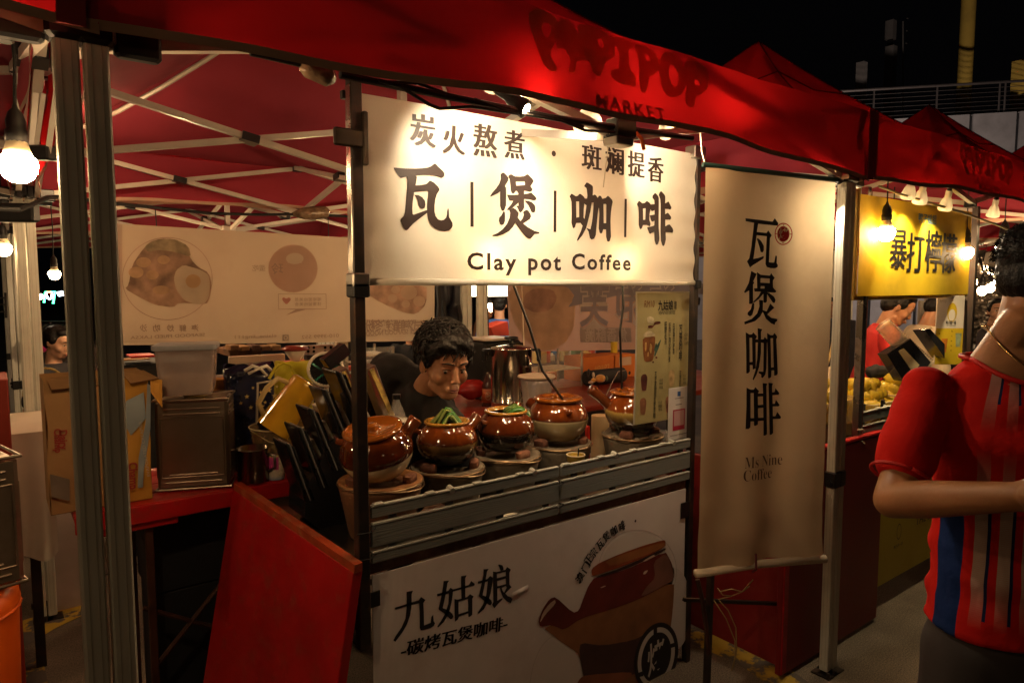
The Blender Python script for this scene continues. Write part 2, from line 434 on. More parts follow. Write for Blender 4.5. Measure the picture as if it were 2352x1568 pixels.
# ================================================================ TENTS
TS = 2.80
def profile(r): return 2.47 + .97*(1-r)**1.42
def canopy_fn(u, v):
    x=2*u-1; y=2*v-1; r=max(abs(x),abs(y)); s=min(abs(x),abs(y))/max(r,1e-6)
    z = profile(r) - .05*math.sin(math.pi*min(1,(1-r)*1.0))*(1-s**2) + .010*noise.noise(Vector((x*3,y*3,1)))
    return Vector((TS*u, TS*v, z))
def valance_fn(side):
    def fn(u, v):
        w = .016*noise.noise(Vector((u*5+v*1.5,v*1.2,side*3)))+.008*noise.noise(Vector((u*13-v*2,v*2,side*3+7)))+.012*math.sin(u*9+side)*v*.7+.012*math.sin((u+v*.4)*17)*.4
        z = 2.478 - .272*v + .050*math.sin(u*math.pi)*v - .006*math.sin(u*math.pi) + .005*math.sin(u*23+side)*v
        o = -.030 - abs(.02*v) + w
        X = -.015+u*(TS+.03)
        if side==0: return Vector((X, o, z))
        if side==1: return Vector((TS-o, X, z))
        if side==2: return Vector((TS-X, TS-o, z))
        return Vector((o, TS-X, z))
    return fn
def hem_fn(side):
    f = valance_fn(side)
    return lambda u,v: f(u,1)+Vector((0,0,-.018*v))+Vector(((0,-.002,0),(.002,0,0),(0,.002,0),(-.002,0,0))[side])
def make_tent(name, label, loc, group):
    t = thing(name, label, 'market tent', loc, group)
    t0 = t.location.copy(); t.location=(0,0,0)
    def sector(u, v):
        a=u*4; k=min(3,int(a)); f=(a-k)*2-1; r=v if v>0 else 1e-4
        x,y=((f,-1),(1,f),(-f,1),(-1,-f))[k]; return canopy_fn(.5+.5*x*r,.5+.5*y*r)
    MB().grid(sector,80,24).build('canopy', M_canopy, t, smooth='all')
    se = MB()
    for cx,cy in ((0,0),(1,0),(0,1),(1,1)):
        se.tube([canopy_fn(.5+(cx-.5)*k/14, .5+(cy-.5)*k/14)+Vector((0,0,.002)) for k in range(0,15)], .004, 5)
    se.tube([canopy_fn(.5+.5*.30*a,.5+.5*.30*b_)+Vector((0,0,.003)) for a,b_ in ((-1,-1),(0,-1),(1,-1),(1,0),(1,1),(0,1),(-1,1),(-1,0),(-1,-1))], .004, 5)
    se.build('seam', mat('seam_binding',(.14,.01,.01),.9), t)
    for s in range(4):
        MB().grid(valance_fn(s),60,6).build('valance', M_canopy, t, smooth='all')
        MB().grid(hem_fn(s),60,1).build('hem', M_hem, t)
    # legs stand just inside the corners
    for cx,cy in ((0,0),(1,0),(0,1),(1,1)):
        x = .01+(TS-.060)*cx; y=.01+(TS-.060)*cy
        lg = MB(); lg.bbox((x,y,.02),(x+.040,y+.040,2.30),.004)
        lg.bbox((x+.004,y+.004,2.30),(x+.036,y+.036,2.47),.003)
        L = lg.build('leg', M_leg, t, merge=True)
        gr = MB(); 
        for q in (.011,.027): gr.box((x+q,y-.0008,.05),(x+q+.0015,y+.0005,2.25)); gr.box((x-.0008,y+q,.05),(x+.0005,y+q+.0015,2.25))
        gr.build('groove', mat('leg_groove',(.42,.40,.34),.5), L)
        ft = MB(); ft.box((x-.02,y-.02,.001),(x+.065,y+.065,.008)); ft.tube([(x-.012,y-.012,.008),(x-.012,y-.012,.03)],.008,8); ft.build('foot', M_steeld, L)
        br = MB(); br.bbox((x-.012,y-.010,2.185),(x+.052,y+.050,2.245),.008); dx = 1 if cx==0 else -1; dy = 1 if cy==0 else -1
        br.bbox(*sorted_box((x+.02+.03*dx,y+.008,2.175),(x+.02+.11*dx,y+.037,2.235)),.006); br.bbox(*sorted_box((x+.008,y+.02+.03*dy,2.175),(x+.037,y+.02+.11*dy,2.235)),.006)
        br.build('corner_bracket', M_blackp, L, merge=True)
        sl = MB(); sl.bbox((x-.006,y-.006,.86),(x+.046,y+.046,.935),.006); sl.tube([(x-.016,y+.02,.885),(x+.055,y+.02,.885)],.012,8); sl.build('slide_latch', M_blackp, L)
    zl, zh = 2.20, 2.47
    def scissor(a, b):
        a = Vector(a); b = Vector(b); 
        n_ = Vector((-(b-a).y,(b-a).x,0)).normalized()*.017
        B1 = MB().tube([a+n_+Vector((0,0,zl)), b+n_+Vector((0,0,zh))], .0170, 4, sq=True).build('truss_bar', M_truss, t)
        B2 = MB().tube([a-n_+Vector((0,0,zh)), b-n_+Vector((0,0,zl))], .0170, 4, sq=True).build('truss_bar', M_truss, t)
        mid = (a+b)/2+Vector((0,0,(zl+zh)/2)); T = frame(mid, (b-a).normalized()+Vector((0,0,-.19)))
        MB().box((-.034,-.036,-.0165),(.034,.036,.0165),T).tube([mid-n_*1.5,mid+n_*1.5],.006,8).build('truss_joint', M_blackp, B2)
        return B1
    e=.045; m_=TS/2; E=TS-.045
    for a,b in (((e,e),(m_,e)),((m_,e),(E,e)),((e,E),(m_,E)),((m_,E),(E,E)),((e,e),(e,m_)),((e,m_),(e,E)),((E,e),(E,m_)),((E,m_),(E,E)),
                ((e,m_),(m_-.03,m_)),((m_+.03,m_),(E,m_)),((m_,e),(m_,m_-.03)),((m_,m_+.03),(m_,E))):
        scissor((*a,0),(*b,0))

    for (x,y) in ((m_,e),(m_,E),(e,m_),(E,m_)):
        for z in (zl,zh): MB().bbox((x-.03,y-.025,z-.022),(x+.03,y+.025,z+.022),.006).build('truss_hub', M_blackp, t)
    cp = MB(); cp.bbox((m_-.018,m_-.018,2.15),(m_+.018,m_+.018,3.42),.003); cp.bbox((m_-.05,m_-.05,zh-.03),(m_+.05,m_+.05,zh+.03),.008); cp.bbox((m_-.05,m_-.05,zl-.03),(m_+.05,m_+.05,zl+.03),.008)
    cp.build('centre_pole', M_truss, t)
    st = MB()
    for cx,cy in ((0,0),(1,0),(0,1),(1,1)):
        st.tube([canopy_fn(.5+(cx-.5)*k/8*.96,.5+(cy-.5)*k/8*.96)+Vector((0,0,-.035)) for k in range(1,9)], .011, 6)
    st.build('roof_strut', M_truss, t)
    t.location = t0
    return t
def sorted_box(a, b): return tuple(min(p,q) for p,q in zip(a,b)), tuple(max(p,q) for p,q in zip(a,b))

TX, TY = .144, 1.465; SX = 2.787
tent = make_tent('market_tent', 'red tent over the coffee stall with a big faded drip logo on its front flap', (TX,TY,0), 'red market tents')
plain = [(TX-SX,TY,'red tent at the left edge beyond the doubled grey legs'),
 (TX+2*SX,TY,'third red tent along the front, at the right edge past the lemon stall'),
 (TX+3*SX,TY,'far front tent whose peak shows at the right edge'),
 (TX-SX,TY+2.96,'red tent behind the left edge, over the fruit baskets'),
 (TX,TY+2.96,'brightly lit red tent directly behind the mirrored laksa banner'),
 (TX+SX,TY+2.96,'red tent behind the egg picture banner'),
 (TX+2*SX,TY+2.96,'red tent behind the lemon stall'),
 (TX-SX,TY+5.95,'far left tent behind the bulb with the neon glow'),
 (TX,TY+5.95,'second tent back behind the laksa banner'),
 (TX+SX,TY+5.95,'second tent back behind the vendor'),
 (TX+3*SX,TY+2.96,'far tent behind the woman with a ponytail')]
for x,y,lb in plain: copy_tree(tent, (x,y,0), 0, lb)
# faded drip lettering on the front flap, traced at its place
def CX2(p): return ((830+p[0]/2.8)*.9408, (p[1]/2.8)*.9408)
def CX3(p): return ((1660+p[0]/2.8)*.9408, (p[1]/2.8)*.9408)
VY = TY-.045
def flap2(x,y): q = PY(x,y,VY); return (q.x, q.z)
logo = [
 ([(1305,80),(1340,52),(1400,62),(1490,100),(1512,140),(1500,220),(1478,300),(1440,350),(1432,400),(1462,470),(1455,502),(1415,500),(1372,450),(1350,330),(1330,200)],[(1410,150),(1442,146),(1464,185),(1450,232),(1424,256),(1404,200)]),
 ([(1516,118),(1600,130),(1640,210),(1690,330),(1700,420),(1610,418),(1592,470),(1580,512),(1548,512),(1532,480),(1556,470),(1560,400),(1530,322),(1480,345),(1490,230)],),
 ([(1640,150),(1800,180),(1860,230),(1885,330),(1865,400),(1795,428),(1768,520),(1742,535),(1702,500),(1685,400),(1655,260)],[(1770,268),(1798,262),(1806,310),(1776,338)]),
 ([(1862,235),(2010,268),(2015,330),(1968,340),(1965,480),(2010,520),(2012,600),(1930,588),(1850,555),(1822,505),(1850,478),(1890,478),(1905,330),(1868,305)],),
 ([(2022,285),(2120,320),(2170,390),(2175,470),(2140,515),(2105,530),(2100,600),(2085,638),(2050,635),(2033,590),(2035,450),(2020,350)],[(2080,372),(2104,380),(2104,425),(2080,420)]),
 (circ(2262,510,92,162,30,-.15),circ(2268,520,30,75,20,-.15))]
P4 = ([(40,410),(120,415),(185,455),(208,540),(190,610),(140,650),(95,662),(85,720),(65,745),(40,735),(22,690),(30,600),(12,500)],[(95,545),(132,555),(136,590),(98,585)])
pl = [[[flap2(*CX2(p)) for p in smoothloop(lp)] for lp in g_] for g_ in logo] + [[[flap2(*CX3(p)) for p in smoothloop(lp)] for lp in P4]]
f0 = valance_fn(0)
def on_flap(x, z):
    u = (x-TX+.015)/(TS+.03); v = max(0,min(1,(2.478-z)/(.272-.050*math.sin(max(0,min(1,u))*math.pi)))); p = f0(u, v)
    return Vector((x, p.y+TY-.005, z))
M_logo = mat('faded_gold_print', (.42,.17,.075), .8, var=.3, vscale=14, dirt=(.35,.03,.02), dscale=30, damt=.45, translucent=.5, tcol=(.66,.17,.05))
lg = polys(pl, on_flap, 'printed_logo', M_logo, tent, step=.02)
mk = PY(1355,232,VY); mk2 = PY(1525,262,VY)
text('MARKET', on_flap, w=(mk2.x-mk.x)*.92, h=.042, name='printed_word', m=mat('faint_print',(.30,.08,.04),.8,translucent=.35,tcol=(.45,.05,.02)), parent=tent, bold=.03, spacing=1.15, at=((mk.x+mk2.x)/2,(mk.z+mk2.z)/2-.004), step=.015)
t2 = copy_tree(tent, (TX+SX,TY,0), 0, 'red tent over the lemon stall, its flap logo faint, right of the shared legs')
# black tie strip where the two flaps meet
b = MB(); s0 = PY(1960,250,TY-.06); s1 = PY(1962,415,TY-.06)
b.box((TX+TS-.012,TY-.062,2.19),(TX+TS+.030,TY-.058,2.475)); b.box((TX+TS+.031,TY-.066,2.20),(TX+TS+.052,TY-.062,2.47)); b.build('flap_binding', mat('dark_flap_binding',(.28,.035,.035),.9,translucent=.2), tent)
b = MB(); b.box((TX-.035,TY-.062,2.19),(TX+.008,TY-.058,2.475)); b.build('flap_binding', MATS['dark_flap_binding'], tent)
# ================================================================ OUR COFFEE STALL
SY = 1.95
GROUND_OFF = 0
stall = thing('coffee_stall', 'clay pot coffee stall with red side board, grey rails and white poster front', 'market stall', (1.7,2.5,0))
def PN(x, y, n, c):
    n = Vector(n); d = ray(x,y); return CAMP + d*((c-CAMP.dot(n))/d.dot(n))
# left red side board, leaning outward
nrm = (1,0,-.10); cc = .7825
a0 = Vector((.87,1.905,.875)); a1 = PY(555,1120,2.70); a2 = PY(485,1568,2.72); a3 = PY(797,1568,1.915)
def ext(p, q, z): t=(z-p.z)/(q.z-p.z); return p+(q-p)*t
b2 = ext(a1,a2,.03); b3 = ext(a0,a3,.03)
pan = MB(); P=[a0,a1,b2,b3]; Q=[p+Vector((-.032,0,0)) for p in P]
pan.add(P+Q,[(0,1,2,3),(7,6,5,4),(0,4,5,1),(1,5,6,2),(2,6,7,3),(3,7,4,0)]); pan.build('side_board', M_redwood, stall, merge=True, bevel=.004)
tr = MB(); e = (a1-a0).normalized()
tr.tube([a0+Vector((-.016,-.004,.011)), a1+Vector((-.016,0,.011))], .0205, 4, sq=True); tr.build('board_cap', mat('worn_orange_edge',(.33,.045,.012),.45,var=.3,vscale=18,dirt=(.4,.2,.09),dscale=30,damt=.6), stall)
# counter
ct = MB(); cp_=[(.885,1.965),(2.49,1.965),(2.49,3.02),(.78,3.02),(.745,2.70)]; ct.add([(x,y,.838) for x,y in cp_]+[(x,y,.862) for x,y in cp_],[(4,3,2,1,0),(5,6,7,8,9)]+[(i,(i+1)%5,(i+1)%5+5,i+5) for i in range(5)]); ct.build('counter_top', M_steel, stall, merge=True)
fr = MB(); fr.bbox((.90,1.948,.832),(2.475,1.975,.876),.003); fr.build('front_batten', mat('stained_plank',(.10,.045,.028),.6,var=.3,dirt=(.3,.2,.12),dscale=14,damt=.5), stall, merge=True)
lo = MB(); lo.bbox((.9,2.9,.30),(2.47,2.93,.83)); 
lg = MB()
for x,y in ((.90,2.96),(2.455,2.96),(2.455,1.99)): 
    q=MB(); q.bbox((x,y,.0),(x+.03,y+.03,.838),.003); q.build('frame_leg', M_steeld, stall, merge=True)
q=MB(); q.bbox((.92,2.965,.30),(2.45,2.985,.325),.002); q.bbox((2.46,2.02,.30),(2.48,2.96,.325),.002); q.build('frame_rail', M_steeld, stall)
# steel posts
def post(x0, x1, y0, y1, z0, z1, m=M_steeld, nm='post', par=None):
    q=MB(); q.bbox((x0,y0,z0),(x1,y1,z1),.0025); return q.build(nm, m, par or stall, merge=True)
pl_ = post(.868,.905,1.925,1.962,.60,2.36)
strip = MB(); strip.bbox((.8655,1.928,1.76),(.868,1.959,2.34),.0005); strip.build('chrome_face', M_chrome, pl_)
pr_ = post(2.487,2.515,1.93,1.96,0,2.345)
crossb = MB(); crossb.bbox((.86,1.965,2.305),(2.51,1.985,2.33),.002); crossb.build('top_bar', M_steeld, stall, merge=True)
for (x,z) in ((.905,1.765),(.905,1.735)):
    q=MB(); q.bbox((x-.045,1.915,z-.022),(x+.012,1.968,z+.022),.004); q.build('corner_clamp', M_blackp if z<1.76 else M_steel, stall, merge=True)
q=MB(); q.bbox((2.488,1.918,1.735),(2.522,1.965,1.772),.004); q.build('corner_clamp', M_blackp, stall, merge=True)
q=MB(); q.bbox((2.45,1.915,2.30),(2.53,1.97,2.355),.004); q.build('corner_clamp', M_steel, stall, merge=True)
# T shaped hook plate at the left of the sign
q=MB(); a=PY(765,312,1.915); q.bbox((a.x,1.905,a.z-.026),(.905,1.92,a.z+.026),.005); q.bbox((.895,1.90,a.z-.075),(.912,1.918,a.z+.082),.003)
q.build('hook_plate', mat('tarnished_plate',(.05,.04,.03),.35,.7,var=.2,dirt=(.15,.08,.04),dscale=9,damt=.5), stall, merge=True)
# grey plastic wood rails in two sections
M_rail2 = mat('grey_plastic_wood', (.17,.18,.165), .5, var=.10, dirt=(.11,.115,.105), dscale=4, damt=.4)
nt=M_rail2.node_tree; n=nt.nodes; l=nt.links
w_=n.new('ShaderNodeTexWave'); w_.inputs['Scale'].default_value=26; w_.inputs['Distortion'].default_value=9; w_.bands_direction='Z'
w_.inputs['Detail'].default_value=3; mp=n.new('ShaderNodeMapping'); mp.inputs['Scale'].default_value=(.25,1,1.6); tcn=[x for x in n if x.type=='TEX_COORD'][0]
l.new(tcn.outputs['Object'],mp.inputs[0]); l.new(mp.outputs[0],w_.inputs['Vector'])
bp=n.new('ShaderNodeBump'); bp.inputs['Strength'].default_value=.22; bp.inputs['Distance'].default_value=.002; l.new(w_.outputs[1],bp.inputs['Height']); l.new(bp.outputs[0],n['Principled BSDF'].inputs['Normal'])
M_railtop = mat('pale_rail_edge', (.42,.43,.38), .5, var=.15, dirt=(.25,.24,.2), dscale=12, damt=.5)
xm = PY(1283,1060,1.94).x
def rails(x0, x1, y, z0, par, label_parent=None, zs=((.141,.178),(.047,.121),(-.006,.029))):
    for k,(a,b_) in enumerate(zs):
        q=MB(); q.bbox((x0,y,z0+a),(x1,y+.012,z0+b_),.004); s=q.build('slat', M_rail2, par, merge=True)
        e_=MB(); e_.bbox((x0+.004,y-.002,z0+b_-.001),(x1-.004,y+.014,z0+b_+.005),.001)
        if k==0:
            x=x0+.01
            while x<x1-.03: 
                e_.bbox((x,y-.004,z0+b_+.002),(x+.035,y+.016,z0+b_+.010),.002); x+=.19
            x=x0+.30
            while x<x1-.03:
                e_.tube([(x,y-.004,z0+b_+.0),(x,y+.022,z0+b_+.006)],.011,8); x+=.36
        e_.build('slat_edge', M_railtop, s)
    x=x0+.07
    while x<x1-.03:
        q=MB(); q.bbox((x,y+.0125,z0-.006),(x+.028,y+.026,z0+.165),.002); q.build('upright', M_blackp, par, merge=True); x+=.215
rails(.912, xm-.004, 1.93, .878, stall); rails(xm+.004, 2.484, 1.93, .878, stall)
q=MB()
for z in (.90,.985):
    q.tube([(.86,1.92,z),(.90,1.918,z-.003),(.925,1.925,z+.004),(.93,1.95,z+.006),(.87,1.965,z)],.0025,5)
    q.tube([(xm-.01,1.925,z),(xm+.012,1.924,z+.01),(xm+.008,1.946,z+.01)],.004,5)
q.build('cable_tie', M_cord, stall)

# -------- white corrugated front board with its print
BY = 1.940
bx0,bx1,bz0,bz1 = .917,2.470,.10,.832
board = MB(); board.bbox((bx0,BY,bz0),(bx1,BY+.005,bz1),.002)
M_board = mat('white_corrugated_plastic', (.70,.63,.60), .5, var=.04, dirt=(.45,.38,.33), dscale=2.5, damt=.35)
nt=M_board.node_tree; n=nt.nodes; l=nt.links
w_=n.new('ShaderNodeTexWave'); w_.inputs['Scale'].default_value=75; w_.bands_direction='X'; tcn=[x for x in n if x.type=='TEX_COORD'][0]
l.new(tcn.outputs['Object'],w_.inputs['Vector']); bp=n.new('ShaderNodeBump'); bp.inputs['Strength'].default_value=.25; bp.inputs['Distance'].default_value=.002
l.new(w_.outputs[1],bp.inputs['Height']); l.new(bp.outputs[0],n['Principled BSDF'].inputs['Normal'])
Bd = board.build('front_poster', M_board, stall, merge=True)
def bmap(lift): return lambda x,z: Vector((x, BY-lift, z))
def S2(cx, cy, sc): # zoomed crop pixel to board plane
    def f(p, pl=BY): q=PY((cx+p[0]/sc)*.9408,(cy+p[1]/sc)*.9408,pl); return (q.x,q.z)
    return f
z1 = S2(950,1370,7.35)
J = [[[(310,540),(428,518),(402,580),(400,720),(395,830),(375,960),(320,1120),(240,1260),(110,1435),(75,1410),(110,1340),(220,1180),(290,1020),(312,850),(315,650)]],
[[(100,825),(330,750),(530,690),(570,632),(650,685),(612,740),(620,900),(625,1140),(745,1095),(755,990),(790,948),(795,1060),(820,1100),(800,1150),(740,1190),(620,1225),(565,1230),(548,1190),(545,900),(535,745),(400,775),(112,860)]],
[[(975,345),(1075,338),(1045,385),(1020,550),(985,720),(960,830),(1060,870),(1130,930),(1152,980),(1130,1025),(1095,1028),(990,930),(890,860),(885,845),(940,600),(965,450)]],
[[(855,580),(1060,520),(1100,465),(1145,495),(1138,600),(1120,720),(1090,850),(1040,980),(980,1080),(880,1175),(862,1160),(930,1060),(1010,920),(1060,750),(1070,570),(865,622)]],
[[(1145,495),(1290,458),(1430,415),(1470,345),(1535,395),(1525,430),(1440,450),(1300,490),(1140,535)]],
[[(1290,260),(1388,242),(1365,300),(1365,640),(1298,665),(1290,450)]],
[[(1170,668),(1230,680),(1400,630),(1450,580),(1515,622),(1490,665),(1490,950),(1450,985),(1420,990),(1418,925),(1250,985),(1230,1040),(1180,1075),(1172,900)],[(1243,715),(1415,665),(1418,885),(1245,940)]],
[[(1692,135),(1785,130),(1755,175),(1730,320),(1700,480),(1675,600),(1770,640),(1830,690),(1845,740),(1820,780),(1790,775),(1700,700),(1612,628),(1608,610),(1660,380),(1688,240)]],
[[(1588,355),(1760,310),(1810,255),(1862,290),(1850,400),(1820,560),(1780,700),(1700,850),(1605,935),(1588,915),(1680,770),(1740,600),(1770,350),(1595,395)]],
[[(1862,175),(1925,185),(2085,145),(2115,95),(2182,140),(2155,200),(2158,410),(2195,455),(2140,510),(2085,570),(2125,615),(2220,650),(2180,745),(2110,710),(2040,640),(2000,540),(1985,470),(1940,480),(1940,700),(1985,670),(2035,650),(2030,680),(1950,760),(1885,835),(1845,770),(1868,720),(1865,400)],[(1930,215),(2090,180),(2090,255),(1935,295)],[(1935,345),(2090,300),(2095,400),(1940,440)],[(2020,470),(2090,435),(2110,460),(2060,555),(2030,510)]],
[[(1950,55),(1975,50),(2030,65),(2050,110),(2050,150),(1995,165),(1980,110)]]]
polys([[[z1(p) for p in lp] for lp in g_] for g_ in J], bmap(.0008), 'shop_name', M_inkk, Bd)
def btext(s, xa, ya, xb, yb, hpx, m=M_inkk, heavy=.03, bold=.005, lift=.0008, nm='lettering'):
    a=PY(xa,ya,BY); b=PY(xb,yb,BY); q=PY(xa,ya+hpx,BY)
    return text(s, bmap(lift), w=(b-a).length, h=abs(a.z-q.z), name=nm, m=m, parent=Bd, bold=bold, heavy=heavy, at=((a.x+b.x)/2,(a.z+b.z)/2), rot=math.atan2(b.z-a.z,b.x-a.x))
btext('-碳烤瓦煲咖啡-', 922,1492, 1165,1428, 36, heavy=.028)
# clay pot picture printed at the right of the poster
z3 = S2(1300,1240,3.671)
def prt(pts, col, lift, nm='pot_picture', sm=True, var=.25, name=None):
    return polys([[[z3(p) for p in (smoothloop(lp) if sm else lp)] for lp in g_] for g_ in pts], bmap(lift), nm, mat(name or ('print_%d_%d_%d'%tuple(int(c*255) for c in col)), col, .5, var=var, vscale=9), Bd)
prt([[circ(940,560,330,345,40)],[circ(1270,900,150,370,30)],[circ(230,1700,230,540,40)]], (.62,.56,.52), .0004, 'pale_circle', var=.02)
prt([[circ(940,560,352,368,48),circ(940,560,349,365,48)],[circ(230,1700,262,565,48),circ(230,1700,259,562,48)]], (.38,.33,.30), .0005, 'thin_ring', False, .02)
prt([[[(100,1075),(150,1110),(240,1185),(400,1290),(420,1340),(470,1480),(490,1700),(1100,1700),(1200,1300),(1245,1020),(1265,800),(1268,650),(950,800),(700,900),(430,980),(180,1040)]]], (.25,.105,.042), .0010, name='printed_raw_clay')
prt([[[(415,1290),(430,1200),(620,1230),(900,1180),(1000,1130),(960,1400),(900,1500),(480,1640)]]], (.07,.03,.025), .0012, name='printed_scorch')
prt([[[(560,610),(830,555),(1190,385),(1215,430),(1250,500),(1270,640),(1150,710),(950,815),(700,905),(430,985),(280,1090),(210,1055),(150,1045),(65,1060),(50,1000),(90,900),(150,810),(205,790),(360,935),(415,915),(460,790),(500,690)]]], (.13,.018,.012), .0014, name='printed_dark_glaze')
prt([[[(1080,480),(1195,400),(1250,520),(1268,640),(1150,705),(960,800),(1020,700),(1100,620)]]], (.20,.09,.065), .0016, name='printed_glaze_sheen')
prt([[[(525,540),(600,485),(800,400),(1000,330),(1170,282),(1190,290),(1190,345),(1000,440),(800,520),(560,603),(530,600)]]], (.24,.05,.014), .0018, name='printed_lid')
prt([[[(640,470),(900,380),(1185,300),(1188,345),(1000,425),(700,520)]]], (.30,.11,.035), .0020, name='printed_lid_light')
prt([[[(560,612),(800,530),(1190,350),(1190,375),(1000,470),(800,555),(600,620)]]], (.03,.015,.015), .0020, name='printed_gap')
prt([[[(985,470),(1090,410),(1090,425),(1000,480)]],[[(985,590),(1000,560),(1035,550),(1010,590)]],[[(600,710),(640,690),(660,692),(620,712)]],[[(150,850),(200,815),(205,850),(110,950),(60,1030),(90,930)]]], (.55,.40,.30), .0022, name='printed_gloss')
prt([[[(380,1600),(420,1520),(470,1490),(880,1460),(890,1500),(760,1568),(700,1700),(400,1700)]]], (.28,.09,.04), .0024, name='printed_base')
# round seal
sc_ = z3
sx,sy_ = 1105,1310
prt([[circ(sx,1330,190,315,48,.22)]], (.015,.012,.012), .0026, 'seal', False, .05, name='seal_black')
prt([[circ(sx,1330,160,272,48,.22)+circ(sx,1330,160,272,48,.22)[:1], circ(sx,1330,128,226,48,.22)]], (.60,.54,.48), .0028, 'seal_ring', False, .02, name='seal_white')
prt([[rect(sx-25,1050,sx+8,1130)],[rect(sx-30,1540,sx+5,1620)],[[(940,1470),(985,1455),(990,1500),(935,1510)]],[[(1225,1215),(1280,1195),(1280,1235),(1230,1250)]]], (.015,.012,.012), .0030, 'seal_gap', False, .05, name='seal_black')
ca = z3((sx,1330)); 
text('烤', bmap(.0030), w=.115, h=.155, name='seal_character', m=MATS['seal_white'], parent=Bd, bold=.014, at=ca, rot=.05)
# arc lettering round the picture
arc = [(430,610),(482,520),(508,455),(550,395),(612,318),(668,245),(735,195),(808,152),(875,120)]
for k,ch in enumerate('澳门正宗瓦煲咖啡'):
    p=arc[k]; q=arc[min(k+1,8)]; p0=z3((p[0]-10,p[1]+5)); r_=(.95,.88,.8,.72,.62,.5,.4,.32)[k]
    text(ch, bmap(.0032), w=.036, h=.044, name='arc_lettering', m=M_inkk, parent=Bd, bold=.008, heavy=.025, at=p0, rot=r_)
text('·', bmap(.0032), w=.012, h=.012, name='arc_lettering', m=M_inkk, parent=Bd, at=z3((420,660))); text('·', bmap(.0032), w=.012, h=.012, name='arc_lettering', m=M_inkk, parent=Bd, at=z3((918,112)))
for (x,y) in ((860,1370),(1575,1165)):
    a=PY(x-12,y-10,BY); b_=PY(x+12,y+18,BY); q=MB(); q.bbox((a.x,BY-.006,b_.z),(b_.x,BY-.001,a.z),.001); q.build('black_clip', M_blackp, stall)
# crease bump where the board is dented
q=MB(); a=PY(1175,1368,BY-.001); q.grid(lambda u,v: Vector((a.x+.08*u, BY-.002-.006*math.sin(math.pi*u)*math.sin(math.pi*v), a.z+.012-.022*v+.012*u)),8,6); q.build('dent', M_board, Bd, smooth='all')

# -------- lit sign banner
sign = thing('sign_banner', 'white clay pot coffee banner with big brush characters, lit by spotlights above', 'sign', (1.7,1.945,1.75))
NX0,NX1,NZ0,NZ1 = .896,2.487,1.757,2.322
def sfn(x, z):
    u=(x-NX0)/(NX1-NX0); v=(NZ1-z)/(NZ1-NZ0); e=min(u,1-u)
    y = 1.938 + .0035*noise.noise(Vector((x*3,z*4,0))) + .004*math.exp(-e*20)*math.sin(z*60) - .0015*math.sin(x*9+z*4)
    y += -.006*math.exp(-((u*1.1+(1-v)*.5)**2)*30)
    return y
MB().grid(lambda u,v: Vector((NX0+(NX1-NX0)*u, sfn(NX0+(NX1-NX0)*u, NZ1-(NZ1-NZ0)*v), NZ1-(NZ1-NZ0)*v)), 120, 50).build('banner_sheet', mat('banner_vinyl',(.78,.72,.60),.42,var=.03,dirt=(.6,.5,.36),dscale=3,damt=.3,bump=.12,bscale=220,translucent=.15), sign, smooth='all')
q=MB(); q.tube([(NX0-.003,1.937,NZ0+.004),((NX0+NX1)/2,1.934,NZ0+.002),(NX1,1.937,NZ0+.004)],.012,10); q.build('hem_roll', MATS['banner_vinyl'], sign, smooth='all')
smap = lambda x,z: Vector((x, sfn(x,z)-.0022, z))
G = {}
W_ = [[[(95,150),(130,152),(300,165),(500,168),(640,162),(740,150),(800,125),(850,85),(870,77),(890,85),(940,140),(1020,215),(1045,250),(1050,300),(1035,330),(992,357),(940,335),(860,308),(760,298),(640,297),(505,303),(528,335),(520,400),(502,493),(580,492),(700,470),(735,440),(765,408),(790,405),(850,440),(930,520),(957,570),(945,600),(905,660),(875,760),(860,880),(860,990),(880,1080),(925,1140),(985,1162),(1040,1150),(1080,1110),(1098,1050),(1100,990),(1112,935),(1125,935),(1132,980),(1138,1100),(1170,1150),(1205,1210),(1210,1265),(1190,1310),(1140,1355),(1060,1370),(960,1355),(870,1315),(790,1240),(740,1150),(722,1060),(718,1020),(680,1050),(560,1140),(460,1220),(400,1285),(355,1340),(325,1352),(295,1335),(250,1255),(213,1165),(225,1130),(275,1080),(300,1010),(315,880),(330,700),(345,520),(350,400),(330,325),(280,335),(222,352),(190,320),(140,250),(95,175)],
 [(480,620),(600,605),(720,597),(740,620),(738,700),(722,850),(718,965),(680,975),(560,1020),(465,1053),(445,1040),(440,940),(450,800),(465,700)]],
 [[(478,675),(560,680),(630,720),(680,790),(690,860),(675,920),(640,943),(600,935),(570,895),(555,840),(540,780),(510,720)]]]
